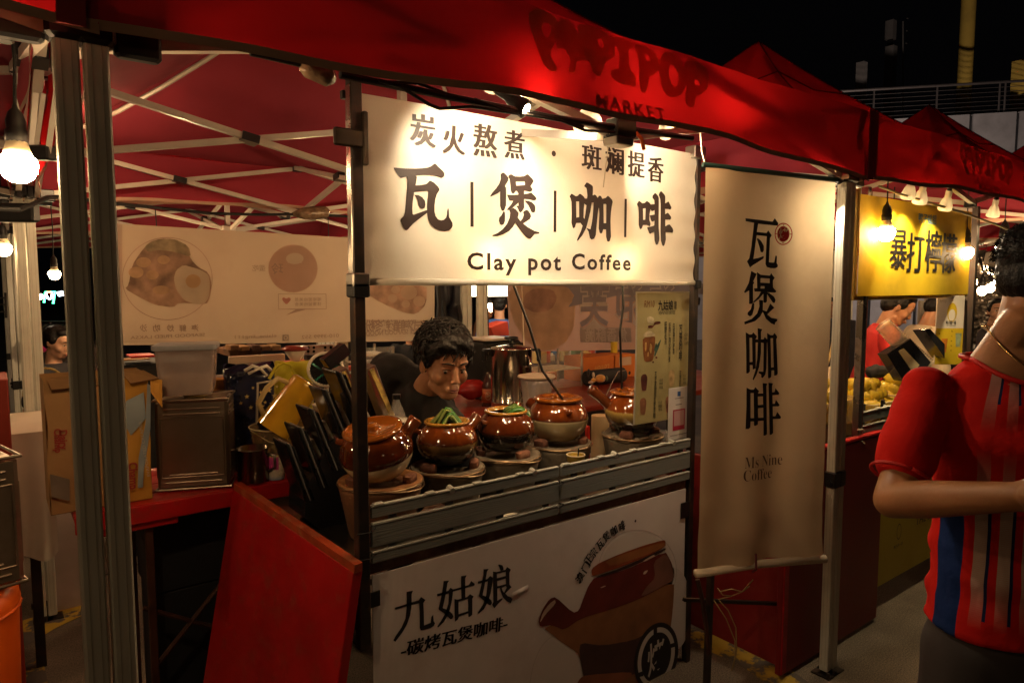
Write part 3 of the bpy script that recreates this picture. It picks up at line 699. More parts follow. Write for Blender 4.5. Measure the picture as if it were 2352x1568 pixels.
Bo = [[[(120,625),(160,560),(240,470),(300,380),(330,290),(325,205),(350,180),(375,168),(400,180),(450,230),(478,270),(470,330),(410,425),(432,460),(436,600),(432,800),(400,885),(372,905),(345,890),(318,810),(318,650),(318,530),(280,560),(200,600),(135,630)]],
 [[(470,235),(515,203),(540,205),(600,240),(700,245),(780,235),(835,200),(860,210),(930,280),(962,325),(950,360),(903,428),(940,485),(930,520),(890,540),(840,525),(778,515),(780,580),(850,570),(915,550),(950,580),(1000,630),(1018,670),(1000,698),(960,703),(870,680),(780,675),(784,840),(750,900),(712,935),(685,915),(660,850),(628,805),(673,803),(670,745),(560,845),(490,885),(450,885),(455,865),(530,780),(570,710),(515,708),(490,690),(450,600),(455,590),(560,597),(668,590),(665,560),(638,520),(610,525),(595,560),(567,572),(540,560),(522,510),(515,420),(500,300),(480,265)],[(620,340),(780,335),(793,350),(793,408),(628,418)]],
 [[(785,705),(860,708),(930,735),(985,790),(1000,850),(990,920),(955,938),(920,920),(895,860),(860,790)]],
 [[(385,905),(410,925),(415,1000),(412,1100),(385,1160),(350,1175),(315,1155),(293,1090),(300,1030),(340,990)]],
 [[(495,880),(570,843),(620,870),(678,940),(672,990),(658,1025),(712,1095),(755,1040),(778,970),(762,930),(780,905),(825,882),(860,895),(905,960),(915,1010),(890,1060),(765,1142),(850,1210),(980,1285),(1060,1305),(1078,1325),(1060,1340),(980,1345),(940,1395),(905,1430),(870,1430),(820,1400),(740,1310),(660,1205),(612,1125),(570,1205),(490,1290),(380,1350),(270,1387),(180,1388),(165,1375),(185,1360),(270,1325),(370,1250),(450,1150),(500,1040),(515,940)]]]
Ka = [[[(90,430),(125,377),(145,380),(225,430),(260,420),(300,377),(330,385),(385,430),(415,478),(458,478),(465,420),(455,290),(440,250),(400,220),(410,190),(450,137),(480,145),(560,195),(583,230),(582,330),(578,412),(618,393),(645,410),(683,462),(705,425),(725,417),(750,425),(775,470),(778,485),(845,468),(895,422),(925,440),(985,505),(1000,550),(985,620),(965,760),(955,950),(960,1150),(965,1290),(940,1380),(910,1397),(885,1385),(862,1290),(860,1137),(802,1132),(780,1205),(752,1225),(725,1200),(705,1110),(712,950),(718,800),(708,668),(690,760),(670,950),(655,1120),(645,1250),(610,1330),(555,1350),(520,1320),(500,1230),(490,1180),(447,1110),(460,1107),(530,1132),(560,1000),(580,850),(597,562),(557,567),(530,750),(490,920),(440,1110),(360,1260),(270,1370),(248,1372),(250,1350),(330,1170),(365,1055),(320,997),(230,1000),(205,1085),(178,1113),(155,1090),(130,990),(135,800),(130,550),(115,490)],
 [(228,540),(290,540),(292,872),(235,882)],[(400,590),(445,622),(425,800),(405,912),(385,880),(388,740)],[(805,595),(855,592),(865,610),(862,1000),(812,1003)]]]
Fe = [[[(148,395),(195,323),(215,325),(290,385),(350,372),(395,325),(425,330),(485,375),(500,410),(605,402),(600,300),(550,240),(555,185),(618,117),(645,130),(705,195),(720,240),(718,400),(708,700),(705,1000),(720,1250),(715,1330),(680,1420),(655,1447),(625,1425),(590,1320),(588,1105),(530,1125),(480,1162),(455,1140),(405,1010),(415,990),(530,970),(590,945),(600,825),(535,850),(510,820),(475,695),(485,688),(600,668),(605,555),(540,580),(520,570),(497,528),(470,680),(465,800),(495,900),(485,960),(465,970),(400,935),(300,937),(270,1020),(240,1047),(215,1025),(190,930),(192,700),(190,490),(155,425)],[(300,515),(370,510),(360,798),(305,805)]],
 [[(722,150),(740,110),(775,70),(800,85),(875,165),(892,215),(885,385),(940,350),(965,330),(985,350),(1040,470),(1040,510),(1010,540),(960,522),(878,522),(880,660),(940,622),(965,635),(1030,720),(1035,770),(1000,803),(960,795),(880,798),(878,968),(940,930),(985,918),(1010,940),(1070,1020),(1082,1080),(1060,1132),(1000,1115),(880,1108),(885,1300),(850,1440),(820,1475),(795,1460),(755,1330),(750,1100),(760,700),(765,400),(755,270),(725,190)]]]
for nm,pl,(cx,cy,sc) in (('a',W_,(950,390,7.84)),('b',Bo,(1180,400,7.84)),('c',Ka,(1380,430,8.714)),('d',Fe,(1540,460,10.45))):
    f=S2(cx,cy,sc); polys([[[f(p,1.937) for p in lp] for lp in g_] for g_ in pl], smap, 'brush_character', M_ink, sign, step=.03)
dv=[]
def dput(p): polys([p], smap, 'divider_bar' if len(p[0])==4 else 'dot', M_ink, sign)
for x,y0,y1,w in ((1083,418,521,5),(1275,438,533,4),(1436,457,545,3.5)):
    a=PY(x,y0,1.937); b_=PY(x,y1,1.937); dput([rect(a.x-.0065,b_.z,a.x+.0065,a.z)])
a=PY(1272,353,1.937); dput([circ(a.x,a.z,.0105,.0105,16)])
for ch,x,y,w,h in (('炭',971,300,56,74),('火',1042,322,50,66),('熬',1114,324,55,76),('煮',1181,333,50,66),('斑',1359,362,44,58),('斓',1411,370,42,62),('提',1461,378,41,60),('香',1506,390,39,58)):
    a=PY(x,y,1.937); k=a.y/1.0
    d=(a-CAMP).dot(FWD); text(ch, smap, w=w*d/1568*(1.14 if x<1300 else 1.34), h=h*d/1568*.97, name='small_character', m=M_ink, parent=sign, step=.02, bold=.003, heavy=.032, at=(a.x,a.z), shear=.0)
for wd,xa,xb,hh_,zo in (('Clay',1073,1186,.077,0),('pot',1213,1288,.071,-.006),('Coffee',1313,1448,.062,.007)):
    a=PY(xa,604,1.937); b_=PY(xb,604,1.937)
    text(wd, smap, w=b_.x-a.x, h=hh_, name='english_word', m=M_ink, parent=sign, step=.04, bold=.024, spacing=1.22, at=((a.x+b_.x)/2,(a.z+b_.z)/2-.004+zo))

# -------- hanging cloth banner between the stall and the tent leg
HA=Vector((2.195,1.670,0)); HB=Vector((2.715,1.440,0)); hd=(HB-HA); HW=hd.length; hd.normalize(); hn=Vector((hd.y,-hd.x,0))
hang = thing('hanging_banner', 'tall beige cloth banner with vertical characters and red seal beside the stall', 'banner', HA.lerp(HB,.5)+Vector((0,0,2.18)))
def hz_top(s): return 2.205-.04*s/HW
def hfn(s, z):
    u=s/HW; t=(2.2-z)/1.6
    o=.013*math.sin(u*6.5+.8)+.008*math.sin(u*15+t*2)*(.3+t)+.010*noise.noise(Vector((s*6,z*1.3,2)))+.006*noise.noise(Vector((s*9,z*9,5)))*max(0,t-.45)*2
    o+=.012*math.exp(-((t-.98)/.05)**2)*math.sin(u*7)
    return o
def hp(s, z, lift=0):
    w = hd*s*(1+.03*max(0,(2.2-z)/1.6)-.0) ; return HA+w+hn*(hfn(s,z)+lift)+Vector((0,0,z))
M_cloth = mat('beige_banner_cloth',(.47,.36,.23),.85,var=.08,vscale=3,bump=.9,bscale=5,dirt=(.33,.24,.15),dscale=2.2,damt=.4,translucent=.3)
MB().grid(lambda u,v: hp(HW*u, hz_top(HW*u)*(1-v)+.615*v), 60, 120).build('cloth', M_cloth, hang, smooth='all')
q=MB(); q.tube([hp(-.012,2.208),hp(HW+.012,2.168)],.010,8); q.build('top_rod', mat('dark_green_rod',(.01,.03,.025),.5), hang)
q=MB(); q.tube([hp(-.01,.606,.004),hp(HW*.5,.606,.004),hp(HW+.008,.606,.004)],.017,12); q.build('bottom_rod', mat('pale_rod_sleeve',(.62,.52,.38),.6,var=.1), hang, smooth='all')
q=MB(); p=hp(HW*.43,.606); q.tube([p+hn*.018+Vector((0,0,.06)),p+hn*.022,p+hn*.0+Vector((0,0,-.022))],.005,6); q.build('rod_tie', mat('dark_red_tape',(.12,.02,.03),.6), hang)
q=MB(); p=hp(HW*.445,.606)
for k in range(9): a=k*2*math.pi/8; q.tube([p+hn*.0195*math.cos(a)+Vector((0,0,.0195*math.sin(a))), p+hn*.0195*math.cos(a+.8)+Vector((0,0,.0195*math.sin(a+.8)))],.0025,4)
q.build('rod_band', mat('yellow_blue_band',(.35,.3,.12),.6), hang)
q=MB(); 
for s in (0,HW):
    p=hp(s,2.2); q.tube([p, p+Vector((0,.02,.06)), p+Vector((0,.03,.14))],.003,5)
q.build('tie_string', M_wire, hang)
def H2(cx,cy,sc):
    c0=HA.dot(hn)
    def f(p):
        q=PN((cx+p[0]/sc)*.9408,(cy+p[1]/sc)*.9408,hn,c0); return ((q-HA).dot(hd)/(1+.03*max(0,(2.2-q.z)/1.6)), q.z)
    return f
hmap=lambda s,z: hp(s,z,.003)
f1=H2(1790,510,5.225); f2=H2(1790,780,5.225)
V1=[[[(142,122),(350,140),(520,160),(552,115),(600,178),(590,212),(320,190),(300,295),(435,305),(460,272),(510,335),(485,370),(478,500),(468,680),(545,685),(562,595),(582,597),(578,690),(595,715),(590,740),(560,755),(490,755),(435,740),(418,700),(430,500),(438,348),(298,335),(275,480),(250,640),(320,625),(395,600),(390,632),(310,680),(240,720),(205,748),(163,670),(195,630),(225,470),(262,180),(145,160)]],
 [[(298,382),(315,373),(360,410),(395,470),(395,530),(378,555),(350,548),(340,500)]],
 [[(127,1060),(190,940),(222,790),(295,830),(250,920),(260,945),(245,965),(245,1195),(220,1212),(193,1210),(193,1040),(140,1072)]],
 [[(298,805),(350,840),(480,850),(500,818),(550,880),(525,915),(525,1000),(575,1050),(555,1068),(435,1062),(470,1072),(540,1120),(562,1160),(550,1198),(525,1198),(470,1130),(438,1085),(435,1180),(410,1200),(385,1190),(385,1080),(320,1150),(250,1200),(248,1180),(320,1110),(350,1055),(265,1055),(258,1012),(300,1010),(298,900)],[(348,882),(478,888),(478,945),(345,940)],[(350,985),(400,985),(402,1015),(345,1015)]],
 [[(240,1200),(262,1200),(258,1270),(235,1350),(205,1370),(175,1350),(175,1320),(215,1280)]],
 [[(325,1160),(380,1165),(375,1290),(430,1305),(485,1205),(543,1260),(440,1345),(500,1390),(588,1405),(585,1430),(555,1450),(550,1480),(490,1455),(420,1400),(375,1310),(340,1370),(270,1430),(140,1472),(132,1440),(230,1400),(300,1330),(330,1240)]]]
V2=[[[(152,160),(200,190),(232,185),(248,162),(295,212),(278,245),(280,620),(242,635),(238,578),(205,578),(205,660),(185,683),(163,683),(160,400)],[(200,232),(232,232),(238,535),(203,540)]],
 [[(305,108),(365,122),(350,160),(350,250),(385,250),(402,220),(445,260),(435,300),(430,620),(415,700),(375,745),(355,735),(355,700),(320,680),(322,660),(385,665),(388,300),(350,292),(350,420),(325,600),(290,700),(250,772),(240,755),(275,650),(300,500),(308,290),(270,290),(270,252),(308,250)]],
 [[(438,172),(490,200),(525,200),(545,172),(588,222),(573,255),(585,450),(597,695),(580,715),(548,720),(545,650),(508,650),(505,735),(480,750),(458,750),(452,500),(440,290)],[(488,240),(525,240),(540,610),(502,612)]],
 [[(165,865),(215,890),(255,890),(275,858),(325,910),(310,940),(383,940),(375,808),(445,818),(432,850),(438,1100),(452,1465),(430,1480),(397,1482),(395,1290),(315,1292),(312,1335),(285,1352),(260,1352),(260,1295),(215,1295),(212,1370),(190,1392),(152,1393),(165,1100)],[(215,935),(255,935),(260,1252),(215,1252)],[(308,978),(380,978),(385,1085),(312,1088)],[(312,1128),(388,1125),(392,1250),(315,1250)]],
 [[(463,806),(532,818),(518,850),(520,932),(552,930),(570,880),(622,945),(610,965),(525,970),(528,1080),(558,1078),(575,1030),(625,1095),(612,1113),(530,1113),(535,1240),(570,1240),(595,1187),(645,1250),(635,1272),(538,1277),(545,1455),(520,1475),(492,1478),(480,1200)]]]
for f,V in ((f1,V1),(f2,V2)):
    polys([[[f(p) for p in lp] for lp in g_] for g_ in V], hmap, 'vertical_character', M_inkk, hang, step=.018)
M_seal=mat('red_seal_ink',(.36,.02,.015),.6,var=.15)
c_=f1((667,317)); 
def ring(r0,r1,a0,a1): 
    A_=circ(c_[0],c_[1],r0,r0*1.0,14,0,a0,a1); B_=circ(c_[0],c_[1],r1,r1*1.0,14,0,a0,a1); return [A_+B_[::-1]]
polys([[circ(c_[0],c_[1],.041,.044,32),circ(c_[0],c_[1],.0365,.0395,32)]]+[[circ(c_[0],c_[1],.0285,.031,32)]]+[[rect(c_[0]-.003+dx,c_[1]-.002+dz,c_[0]+.003+dx,c_[1]+.002+dz)] for dx,dz in ((0,.035),(0,-.035),(.033,0),(-.033,0))], hmap, 'red_seal', M_seal, hang, step=.02)
text('烤', lambda s,z: hp(s,z,.0045), w=.044,h=.046, name='seal_character', m=mat('seal_knockout',(.47,.36,.23),.8), parent=hang, bold=.01, at=c_, step=.02)
fz=H2(1660,1107,2.8)
a=fz((438,62)); b_=fz((716,62)); 
M_brown=mat('brown_thin_ink',(.07,.03,.015),.6,var=.1)
def ser(s): return ''.join(chr(0x1D400+ord(c)-65) if 'A'<=c<='Z' else chr(0x1D41A+ord(c)-97) if 'a'<=c<='z' else c for c in s)
text(ser('Ms Nine'), hmap, w=b_[0]-a[0], h=.047, name='shop_name', m=M_brown, parent=hang, bold=-.012, at=((a[0]+b_[0])/2,a[1]), step=.03)
a=fz((430,150)); b_=fz((645,150))
text(ser('Coffee'), hmap, w=b_[0]-a[0], h=.046, name='shop_name', m=M_brown, parent=hang, bold=-.012, at=((a[0]+b_[0])/2,a[1]), step=.03)

# -------- menu board and pay card at the right post
MYb=1.985
mn = thing('menu_board', 'yellowed drink menu board hanging inside the right stall post, price in pencil', 'menu board', PY(1525,820,MYb))
def mfn(x,z,l=0): return Vector((x, MYb-l-.010*math.sin((x-2.2)*9)*1.0-.006*math.sin(z*5), z))
m00=PY(1463,673,MYb); m11=PY(1587,675,MYb); m10=PY(1467,972,MYb)
q=MB(); q.grid(lambda u,v: mfn(m00.x+(m11.x-m00.x)*u+.004*v, m00.z+(m10.z-.003-m00.z)*v+.0*u), 16, 24)
mnb=q.build('sheet', mat('yellowed_menu_card',(.38,.32,.14),.5,var=.08,dirt=(.27,.21,.08),dscale=9,damt=.5), mn, smooth='all')
q=MB(); q.grid(lambda u,v: mfn(m00.x-.006+(m11.x-m00.x+.008)*u+.004*v, m00.z+.006+(m10.z-.012-m00.z)*v)+Vector((0,.004,0)), 16, 24)
q.build('clear_sleeve', mat('sleeve_edge',(.55,.52,.42),.3,var=.1), mn, smooth='all')
gm=S2(1530,700,4.126)
def mg(p): q=PY((1530+p[0]/4.126)*.9408,(700+p[1]/4.126)*.9408,MYb); return (q.x,q.z)
mmap=lambda x,z: mfn(x,z,.0015)
mmap2=lambda x,z: mfn(x,z,.0022)
def mt(s,x,y,w,h,m=M_inkk,bold=.01,vert=False,shear=0,nm='menu_lettering'):
    if vert:
        for k,c in enumerate(s):
            text(c,mmap,w=w*.00058,h=h*.00058*1.05,name=nm,m=m,parent=mn,bold=bold,at=mg((x,y+k*h*1.22)))
    else: text(s,mmap,w=w*.00058,h=h*.00058,name=nm,m=m,parent=mn,bold=bold,at=mg((x,y)),shear=shear)
mt('九姑娘',365,185,165,78,bold=.02); mt('咖啡',463,165,28,34,vert=True,bold=.01); mt(ser('MSNINECOFFEE'),378,258,190,30,bold=-.01)
mt('RM10',210,172,105,50,m=mat('pencil_red_mark',(.22,.08,.03),.8),bold=0,shear=.2,nm='handwritten_price')
mt('招牌必点',362,378,26,46,vert=True); mt('坚持使用火炭熬煮',402,388,24,40,vert=True); mt('与斑斓汁提香',444,390,24,42,vert=True)
mt('瓦煲咖啡',517,430,40,72,vert=True,bold=.02)
for k,s in enumerate(('CLAY','POT','COFFEE')): mt(ser(s),(578,573,588)[k],480+k*43,(48,38,70)[k],26,bold=-.01)
for (x,y,s) in ((272,880,'瓦煲黑咖啡'),(268,1140,'瓦煲茶咖'),(520,870,'瓦煲奶茶')): mt(s,x,y,22,42,vert=True)
for (x,y) in ((325,935),(570,890),(322,1160)):
    for k,s in enumerate(('CLAY','POT','MILK')): mt(ser(s),x,y+k*36,42,22,bold=-.01)
def mp(pts, col, nm, f=mmap): return polys([[[mg(p) for p in smoothloop(lp)] for lp in g_] for g_ in pts], f, 'drink_picture', mat(nm,col,.5,var=.4,vscale=30), mn)
mp([[[(148,510),(262,490),(262,560),(250,700),(240,745),(180,755),(158,730),(150,600)]]],(.20,.07,.02),'print_iced_coffee')
mp([[[(165,560),(185,555),(180,640),(170,650)]],[[(215,560),(235,590),(225,680),(208,640)]],[[(190,660),(205,650),(202,700),(190,700)]]],(.42,.25,.08),'print_milk_swirl',mmap2)
mp([[[(145,490),(175,455),(205,440),(240,455),(268,485),(225,500),(170,505)]],[[(185,310),(210,295),(250,310),(252,365),(215,375),(190,350)]]],(.48,.40,.24),'print_foam',mmap2)
mp([[[(190,395),(210,385),(245,390),(255,350),(310,345),(312,370),(258,378),(235,415),(200,412)]],[[(262,705),(280,698),(286,715),(270,722)]],[[(235,750),(250,745),(252,762),(238,765)]]],(.13,.03,.015),'print_small_pot',mmap2)
mp([[[(252,690),(270,600),(320,515),(300,600),(262,700)]],[[(250,640),(268,560),(280,580),(262,650)]]],(.05,.10,.07),'print_leaf',mmap2)
for cx,cy,col,nm in ((165,970,(.10,.025,.02),'print_dark_drink'),(428,925,(.40,.27,.12),'print_pale_drink'),(160,1210,(.24,.10,.05),'print_tea_drink'),(402,1190,(.25,.10,.04),'print_tea_drink')):
    mp([[[(cx-32,cy-60),(cx-15,cy-90),(cx+15,cy-95),(cx+32,cy-60),(cx+22,cy+60),(cx+15,cy+75),(cx-12,cy+75),(cx-20,cy+60)]]],col,nm)
mp([[rect(473,370,476,740)],[rect(232,880,234,1090)],[rect(490,860,492,1000)]],(.30,.22,.09),'print_thin_rule')
q=MB(); q.tube([PY(1585,690,1.99),PY(1607,692,1.96)],.018,12); q.build('clip', M_blackp, mn)
card = thing('pay_card','white payment card with a plain dark red square, clipped low on the menu board','card',PY(1557,950,1.975))
c0=PY(1536,892,1.972); c1=PY(1581,1003,1.972)
q=MB(); q.bbox((c0.x,1.970,c1.z),(c1.x,1.974,c0.z),.001); cb=q.build('card_sheet', mat('card_white',(.62,.56,.52),.35,var=.05), card, merge=True)
cm=lambda x,z: Vector((x,1.9692,z)); dx=c1.x-c0.x; dz=c0.z-c1.z
def cr(u0,v0,u1,v1): return [rect(c0.x+dx*u0,c0.z-dz*v1,c0.x+dx*u1,c0.z-dz*v0)]
polys([cr(.2,.42,.78,.82)],cm,'red_square',mat('card_red',(.38,.02,.05),.4,var=.1),card)
polys([cr(.25,.445,.73,.735)],lambda x,z: Vector((x,1.9688,z)),'plain_field',mat('card_pink',(.5,.28,.28),.4,var=.1),card)
polys([cr(.4,.08,.55,.17)],cm,'blue_mark',mat('card_blue',(.03,.09,.25),.4),card)
polys([cr(.28,.20,.70,.215),cr(.32,.32,.62,.335),cr(.08,.90,.92,.915)],cm,'small_print',mat('card_grey_text',(.2,.17,.17),.5),card)
q=MB(); q.bbox((c1.x-.004,1.95,c1.z-.03),(c1.x+.008,1.975,c0.z+.03),.001); q.build('card_holder', M_blackp, card)
# ================================================================ LAMPS
def glow(strength, col=(1,.64,.32)):
    return mat('bulb_glow_%d_%d'%(strength, int(col[2]*100)), (1,.9,.8), .3, var=0, emit=col, estr=strength)
def bulb(p, strength, label, group='bulbs hanging on black cords', cord=.35, r=.035, col=(1,.64,.32), tilt=0, style='led', name='hanging_bulb'):
    p = Vector(p); t = thing(name, label, 'light bulb', p, group)
    q=MB(); k=r/.035
    if style=='led':
        q.lathe([(0,-.036*k),(.014*k,-.034*k),(.026*k,-.026*k),(.034*k,-.012*k),(.0365*k,.004*k),(.034*k,.016*k),(.028*k,.022*k)], p, 14)
        q.build('globe', glow(strength,col), t, smooth='all')
        q=MB(); q.lathe([(.0285*k,.021*k),(.024*k,.035*k),(.019*k,.052*k),(.017*k,.058*k)], p, 14); q.build('bulb_neck', mat('white_bulb_neck',(.7,.6,.4),.4), t, smooth='all')
    else:
        q.ell(p,(r,r,r*1.05),n=12,k=8); q.build('globe', glow(strength,col), t, smooth='all')
    q=MB(); q.lathe([(.019*k,.050*k),(.021*k,.054*k),(.021*k,.075*k),(.018*k,.078*k),(.019*k,.095*k),(.014*k,.112*k),(.006*k,.122*k),(.004*k,.13*k)], p, 12); q.build('socket', M_blackp, t, smooth=True)
    q=MB(); q.tube([p+Vector((0,0,.125*k)), p+Vector((.004,.003,.125*k+cord*.5)), p+Vector((0,0,.125*k+cord))], .0035, 6); q.build('cord', M_cord, t)
    return t
bulb(PD(42,382,1.30), 360, 'large glowing white bulb on a black cord at the left edge', cord=.18, r=.031)
bulb(PD(125,630,4.6), 90, 'small glowing bulb between the two pairs of grey legs', cord=.35)
bulb(PD(8,572,3.4), 90, 'glowing bulb at the far left edge above the striped tag', cord=.4)
bulb(PD(2035,535,2.95+.35), 110, 'glowing bulb on a black cord in front of the yellow sign', cord=.17, r=.04)
bulb(PD(2218,580,4.0), 110, 'glowing bulb on a black cord at the yellow sign\'s right edge', cord=.25, r=.04)
for i,(x,y,d,r_,lb) in enumerate(((2305,568,4.6,.05,'bright round bulb beside the head of the man in the striped shirt'),
   (2232,648,7.5,.055,'bright bulb low beside the yellow sign, leftmost of the far cluster'),
   (2256,668,8.5,.055,'bright bulb in the far cluster, lowest of the glowing pair'),
   (2274,662,9.0,.055,'bright bulb in the far cluster, right of the glowing pair'),
   (2283,650,9.5,.035,'small dim bulb above the glowing pair in the far cluster'),
   (2275,628,9.0,.035,'small round bulb high over the far cluster'),
   (2263,614,9.5,.03,'tiny bulb highest of the far cluster'),
   (2315,632,8.0,.045,'upright bulb just left of the striped man\'s ear'),
   (1915,700,9.0,.03,'tiny white light between the hanging banner and the leg'))):
    bulb(PD(x,y,d), 70 if i else 110, lb, 'distant bulbs under the far tents', cord=.3, r=r_, style='round')
# far bulbs behind the vendor and through the gaps
for x,y,d,r_,lb in ((1126,703,8,.035,'small yellow bulb right of the white leg behind the vendor'),(1127,713,9,.02,'tiny bluish bulb under the small yellow one'),
   (914,757,7,.05,'warm glow ball beside the hanging black jacket'),(1172,706,8.5,.022,'tiny bulb by the edge of the egg picture banner')):
    bulb(PD(x,y,d), 60, lb, 'distant bulbs under the far tents', cord=.3, r=r_, style='round')
# bright panel lamps overhead behind
q=MB(); a=PD(1140,665,6.5); q.bbox((a.x-.35,a.y-.2,a.z-.06),(a.x+.5,a.y+.2,a.z+.05),.02)
tag(q.build('panel_lamp', mat('panel_glow',(1,.9,.7),emit=(1,.86,.6),estr=7,var=0)),'bright panel lamp seen under the sign above the white leg','lamp')
q=MB(); a=PD(915,668,5.5); q.bbox((a.x-.15,a.y-.1,a.z-.06),(a.x+.12,a.y+.1,a.z+.05),.02)
tag(q.build('panel_lamp', mat('panel_glow',(1,.9,.7))),'bright panel lamp peeking left of the hanging jacket','lamp')
# bulbs hidden from view; some are added only to brighten tables, lemons and ground
for p,s,lb in (((3.66,1.86,1.96),260,'unseen bulb added to brighten the lemons, behind the yellow sign nearer the tall leg'),((4.30,1.90,1.96),260,'unseen bulb added to brighten the lemons, behind the yellow sign farther from the leg'),((1.38,2.02,1.86),130,'bulb over the clay pots behind the lit banner, nearer the left post'),((2.05,2.03,1.86),150,'bulb over the clay pots behind the lit banner, nearer the right post'),
   (tuple(PD(165,330,3.0)),300,'unseen bulb added to brighten the red back table, kept behind the doubled legs'),
   ((2.2,3.6,2.15),300,'unseen bulb added under the coffee tent roof to brighten the back'),
   ((1.0,5.7,1.95),900,'bulb under the pink lit tent behind the mirrored laksa banner'),((2.3,5.6,2.0),360,'second bulb under the pink lit tent behind the banners'),
   ((4.6,5.2,2.0),220,'bulb behind the egg picture banner'),((5.0,3.0,2.1),300,'bulb over the lemon stall workers'),
   ((-1.2,3.2,2.1),330,'unseen bulb added under the tent left of the doubled legs to brighten the ground'),((7.6,3.2,2.1),260,'bulb over the woman with the ponytail')):
    bulb(p, s, lb, 'working bulbs under the tents', cord=.25, r=.034)
# unseen bulbs added behind the camera as fill for the stall front
for p,s,o_ in (((-1.6,-1.0,2.35),130,'first'),((.4,-2.1,2.4),30,'second'),((2.6,-1.9,2.4),18,'third'),((-2.6,.6,2.3),150,'fourth')):
    bulb(p, s, o_+' unseen bulb added behind the camera as fill', 'added fill bulbs behind the camera', cord=.3, r=.04)

def spotlamp(p, aim, e, label, cat='spotlight', size=.045, ang=95, col=(1,.80,.54), shade=True, gl=60, name='clip_spotlight'):
    p=Vector(p); d=(Vector(aim)-p).normalized(); t=thing(name,label,cat,p,'spotlights clipped over the signs')
    rot=d.to_track_quat('Z','Y').to_matrix()
    q=MB(); q.lathe([(0.0,.0),(size*.88,.0)],p,16,T=rot.to_4x4()); q.build('lens', glow(gl,col), t)
    q=MB(); q.lathe([(size*.90,.006),(size,.004),(size*.97,-.012),(size*.62,-.05),(size*.45,-.06),(size*.45,-.095),(0,-.098)],p,16,T=rot.to_4x4()); 
    q.build('shade', mat('pale_lamp_shade',(.55,.5,.42),.35,translucent=.06) if shade else M_blackp, t, smooth=True)
    q=MB(); q.tube([p-d*.095, p-d*.13+Vector((0,0,.02)), p-d*.13+Vector((0,0,.07))],.012,8); q.build('clip_arm', M_blackp, t)
    spot(p+d*.012, aim, e, R(ang), col, .6, size*.6)
    return t
p=PY(1205,250,1.455); spotlamp(p, Vector((1.75,.55,1.45)), 22, 'small glaring spotlight with star glow over the middle of the white sign', size=.026, ang=110, shade=False, gl=500)
p=PY(1350,287,1.56); spotlamp(p, Vector((1.80,1.945,2.02)), 23, 'broad reflector spotlight tilted onto the white sign', size=.045, ang=110, gl=120)
p=PY(1530,330,1.70)+Vector((0,0,.04)); spotlamp(p, Vector((2.40,1.945,2.15)), 12, 'spotlight hidden under the flap over the sign\'s right end', size=.03, ang=110, gl=80)
p=Vector((1.16,1.62,2.315)); spotlamp(p, Vector((1.30,1.945,2.12)), 20, 'spotlight under the flap aimed at the first big character', size=.03, ang=100, gl=60)
# spill upwards through the red flap: the exposed bulb beside them
bulb(PY(1262,226,1.60)+Vector((.22,.03,.02)), 110, 'bare bulb tucked under the red flap by the drip logo', 'working bulbs under the tents', cord=.03, r=.028)
bulb(Vector((2.02,1.60,2.33)), 110, 'bare bulb tucked under the red flap right of the drip logo', 'working bulbs under the tents', cord=.03, r=.028)
q=MB(); q.ell(PY(1205,246,1.45),(.014,.014,.014),None,12,8); q.tube([PY(1205,246,1.45)+Vector((0,.0,.012)),PY(1205,246,1.47)+Vector((0,.02,.03))],.005,6); q.build('bare_led',glow(300),bpy.data.objects['clip_spotlight'])
bx=PY(1425,302,1.47); t=thing('junction_box','black junction box with an orange lead under the red flap','junction box',bx)
q=MB(); q.bbox(bx+Vector((-.04,-.025,-.02)),bx+Vector((.045,.025,.035)),.004); q.build('body',M_blackp,t)
q=MB(); q.bbox(bx+Vector((-.045,-.028,-.045)),bx+Vector((.03,.028,-.021)),.003); q.build('bracket',M_steel,t)
q=MB(); q.tube([bx+Vector((.045,-.02,.0)),bx+Vector((.06,-.03,-.02)),bx+Vector((.072,-.03,-.05))],.006,6); q.build('orange_lead',mat('orange_lead',(.7,.10,.01),.4),t)
# pole and cables under the flap
q=MB(); a=PY(781,172,1.46); b_=PY(1590,318,1.46); q.tube([a,a.lerp(b_,.5)+Vector((0,0,-.012)),b_],.009,8)
tag(q.build('cable_pole',M_blackp),'thin black pole carrying the lamps under the red flap','pole')
for k,pts in enumerate((((870,185),(920,200),(985,240),(1010,250),(1080,245),(1190,262)),((1090,228),(1150,250),(1200,262),(1290,278),(1345,300),(1420,305)),((1230,262),(1270,268),(1300,280),(1340,292)),((880,188),(960,192),(1050,225),(1100,235)))):
    q=MB(); P_=[PY(x,y,1.45+.004*k) for x,y in pts]; q.tube(P_,.004,6); tag(q.build('lamp_cable',M_cord),('black cable looping from the sign post to the star glow lamp','black cable between the spotlights','short black cable at the reflector lamp','second black cable drooping near the sign post')[k],'cable')
q=MB(); q.tube([PY(1400,306,1.47),PY(1394,360,1.75),PY(1386,430,1.925)],.0018,5); tag(q.build('thin_wire',M_wire),'thin white wire dangling over the sign from the junction box','wire')
for (x,y,x2,y2,x3,y3,Yc,lb) in ((1180,655,1245,850,1292,916,2.12,'slanting black cord behind the sign down to the pots'),(1430,655,1424,760,1428,892,2.15,'black cord hanging straight down behind the menu board')):
    q=MB(); q.tube([PY(x+2,y-50,Yc),PY(x,y,Yc),PY((x+x2)/2+4,(y+y2)/2,Yc),PY(x2,y2,Yc),PY(x3,y3,Yc+.1)],.0055,7); tag(q.build('power_cord',M_cord),lb,'cord')
q=MB(); q.tube([PY(1198,640,4.2),PY(1204,800,3.6),PY(1222,900,3.2),PY(1234,960,3.0)],.004,5); tag(q.build('pale_wire',M_wire),'thin pale wire falling past the steel boiler','wire')
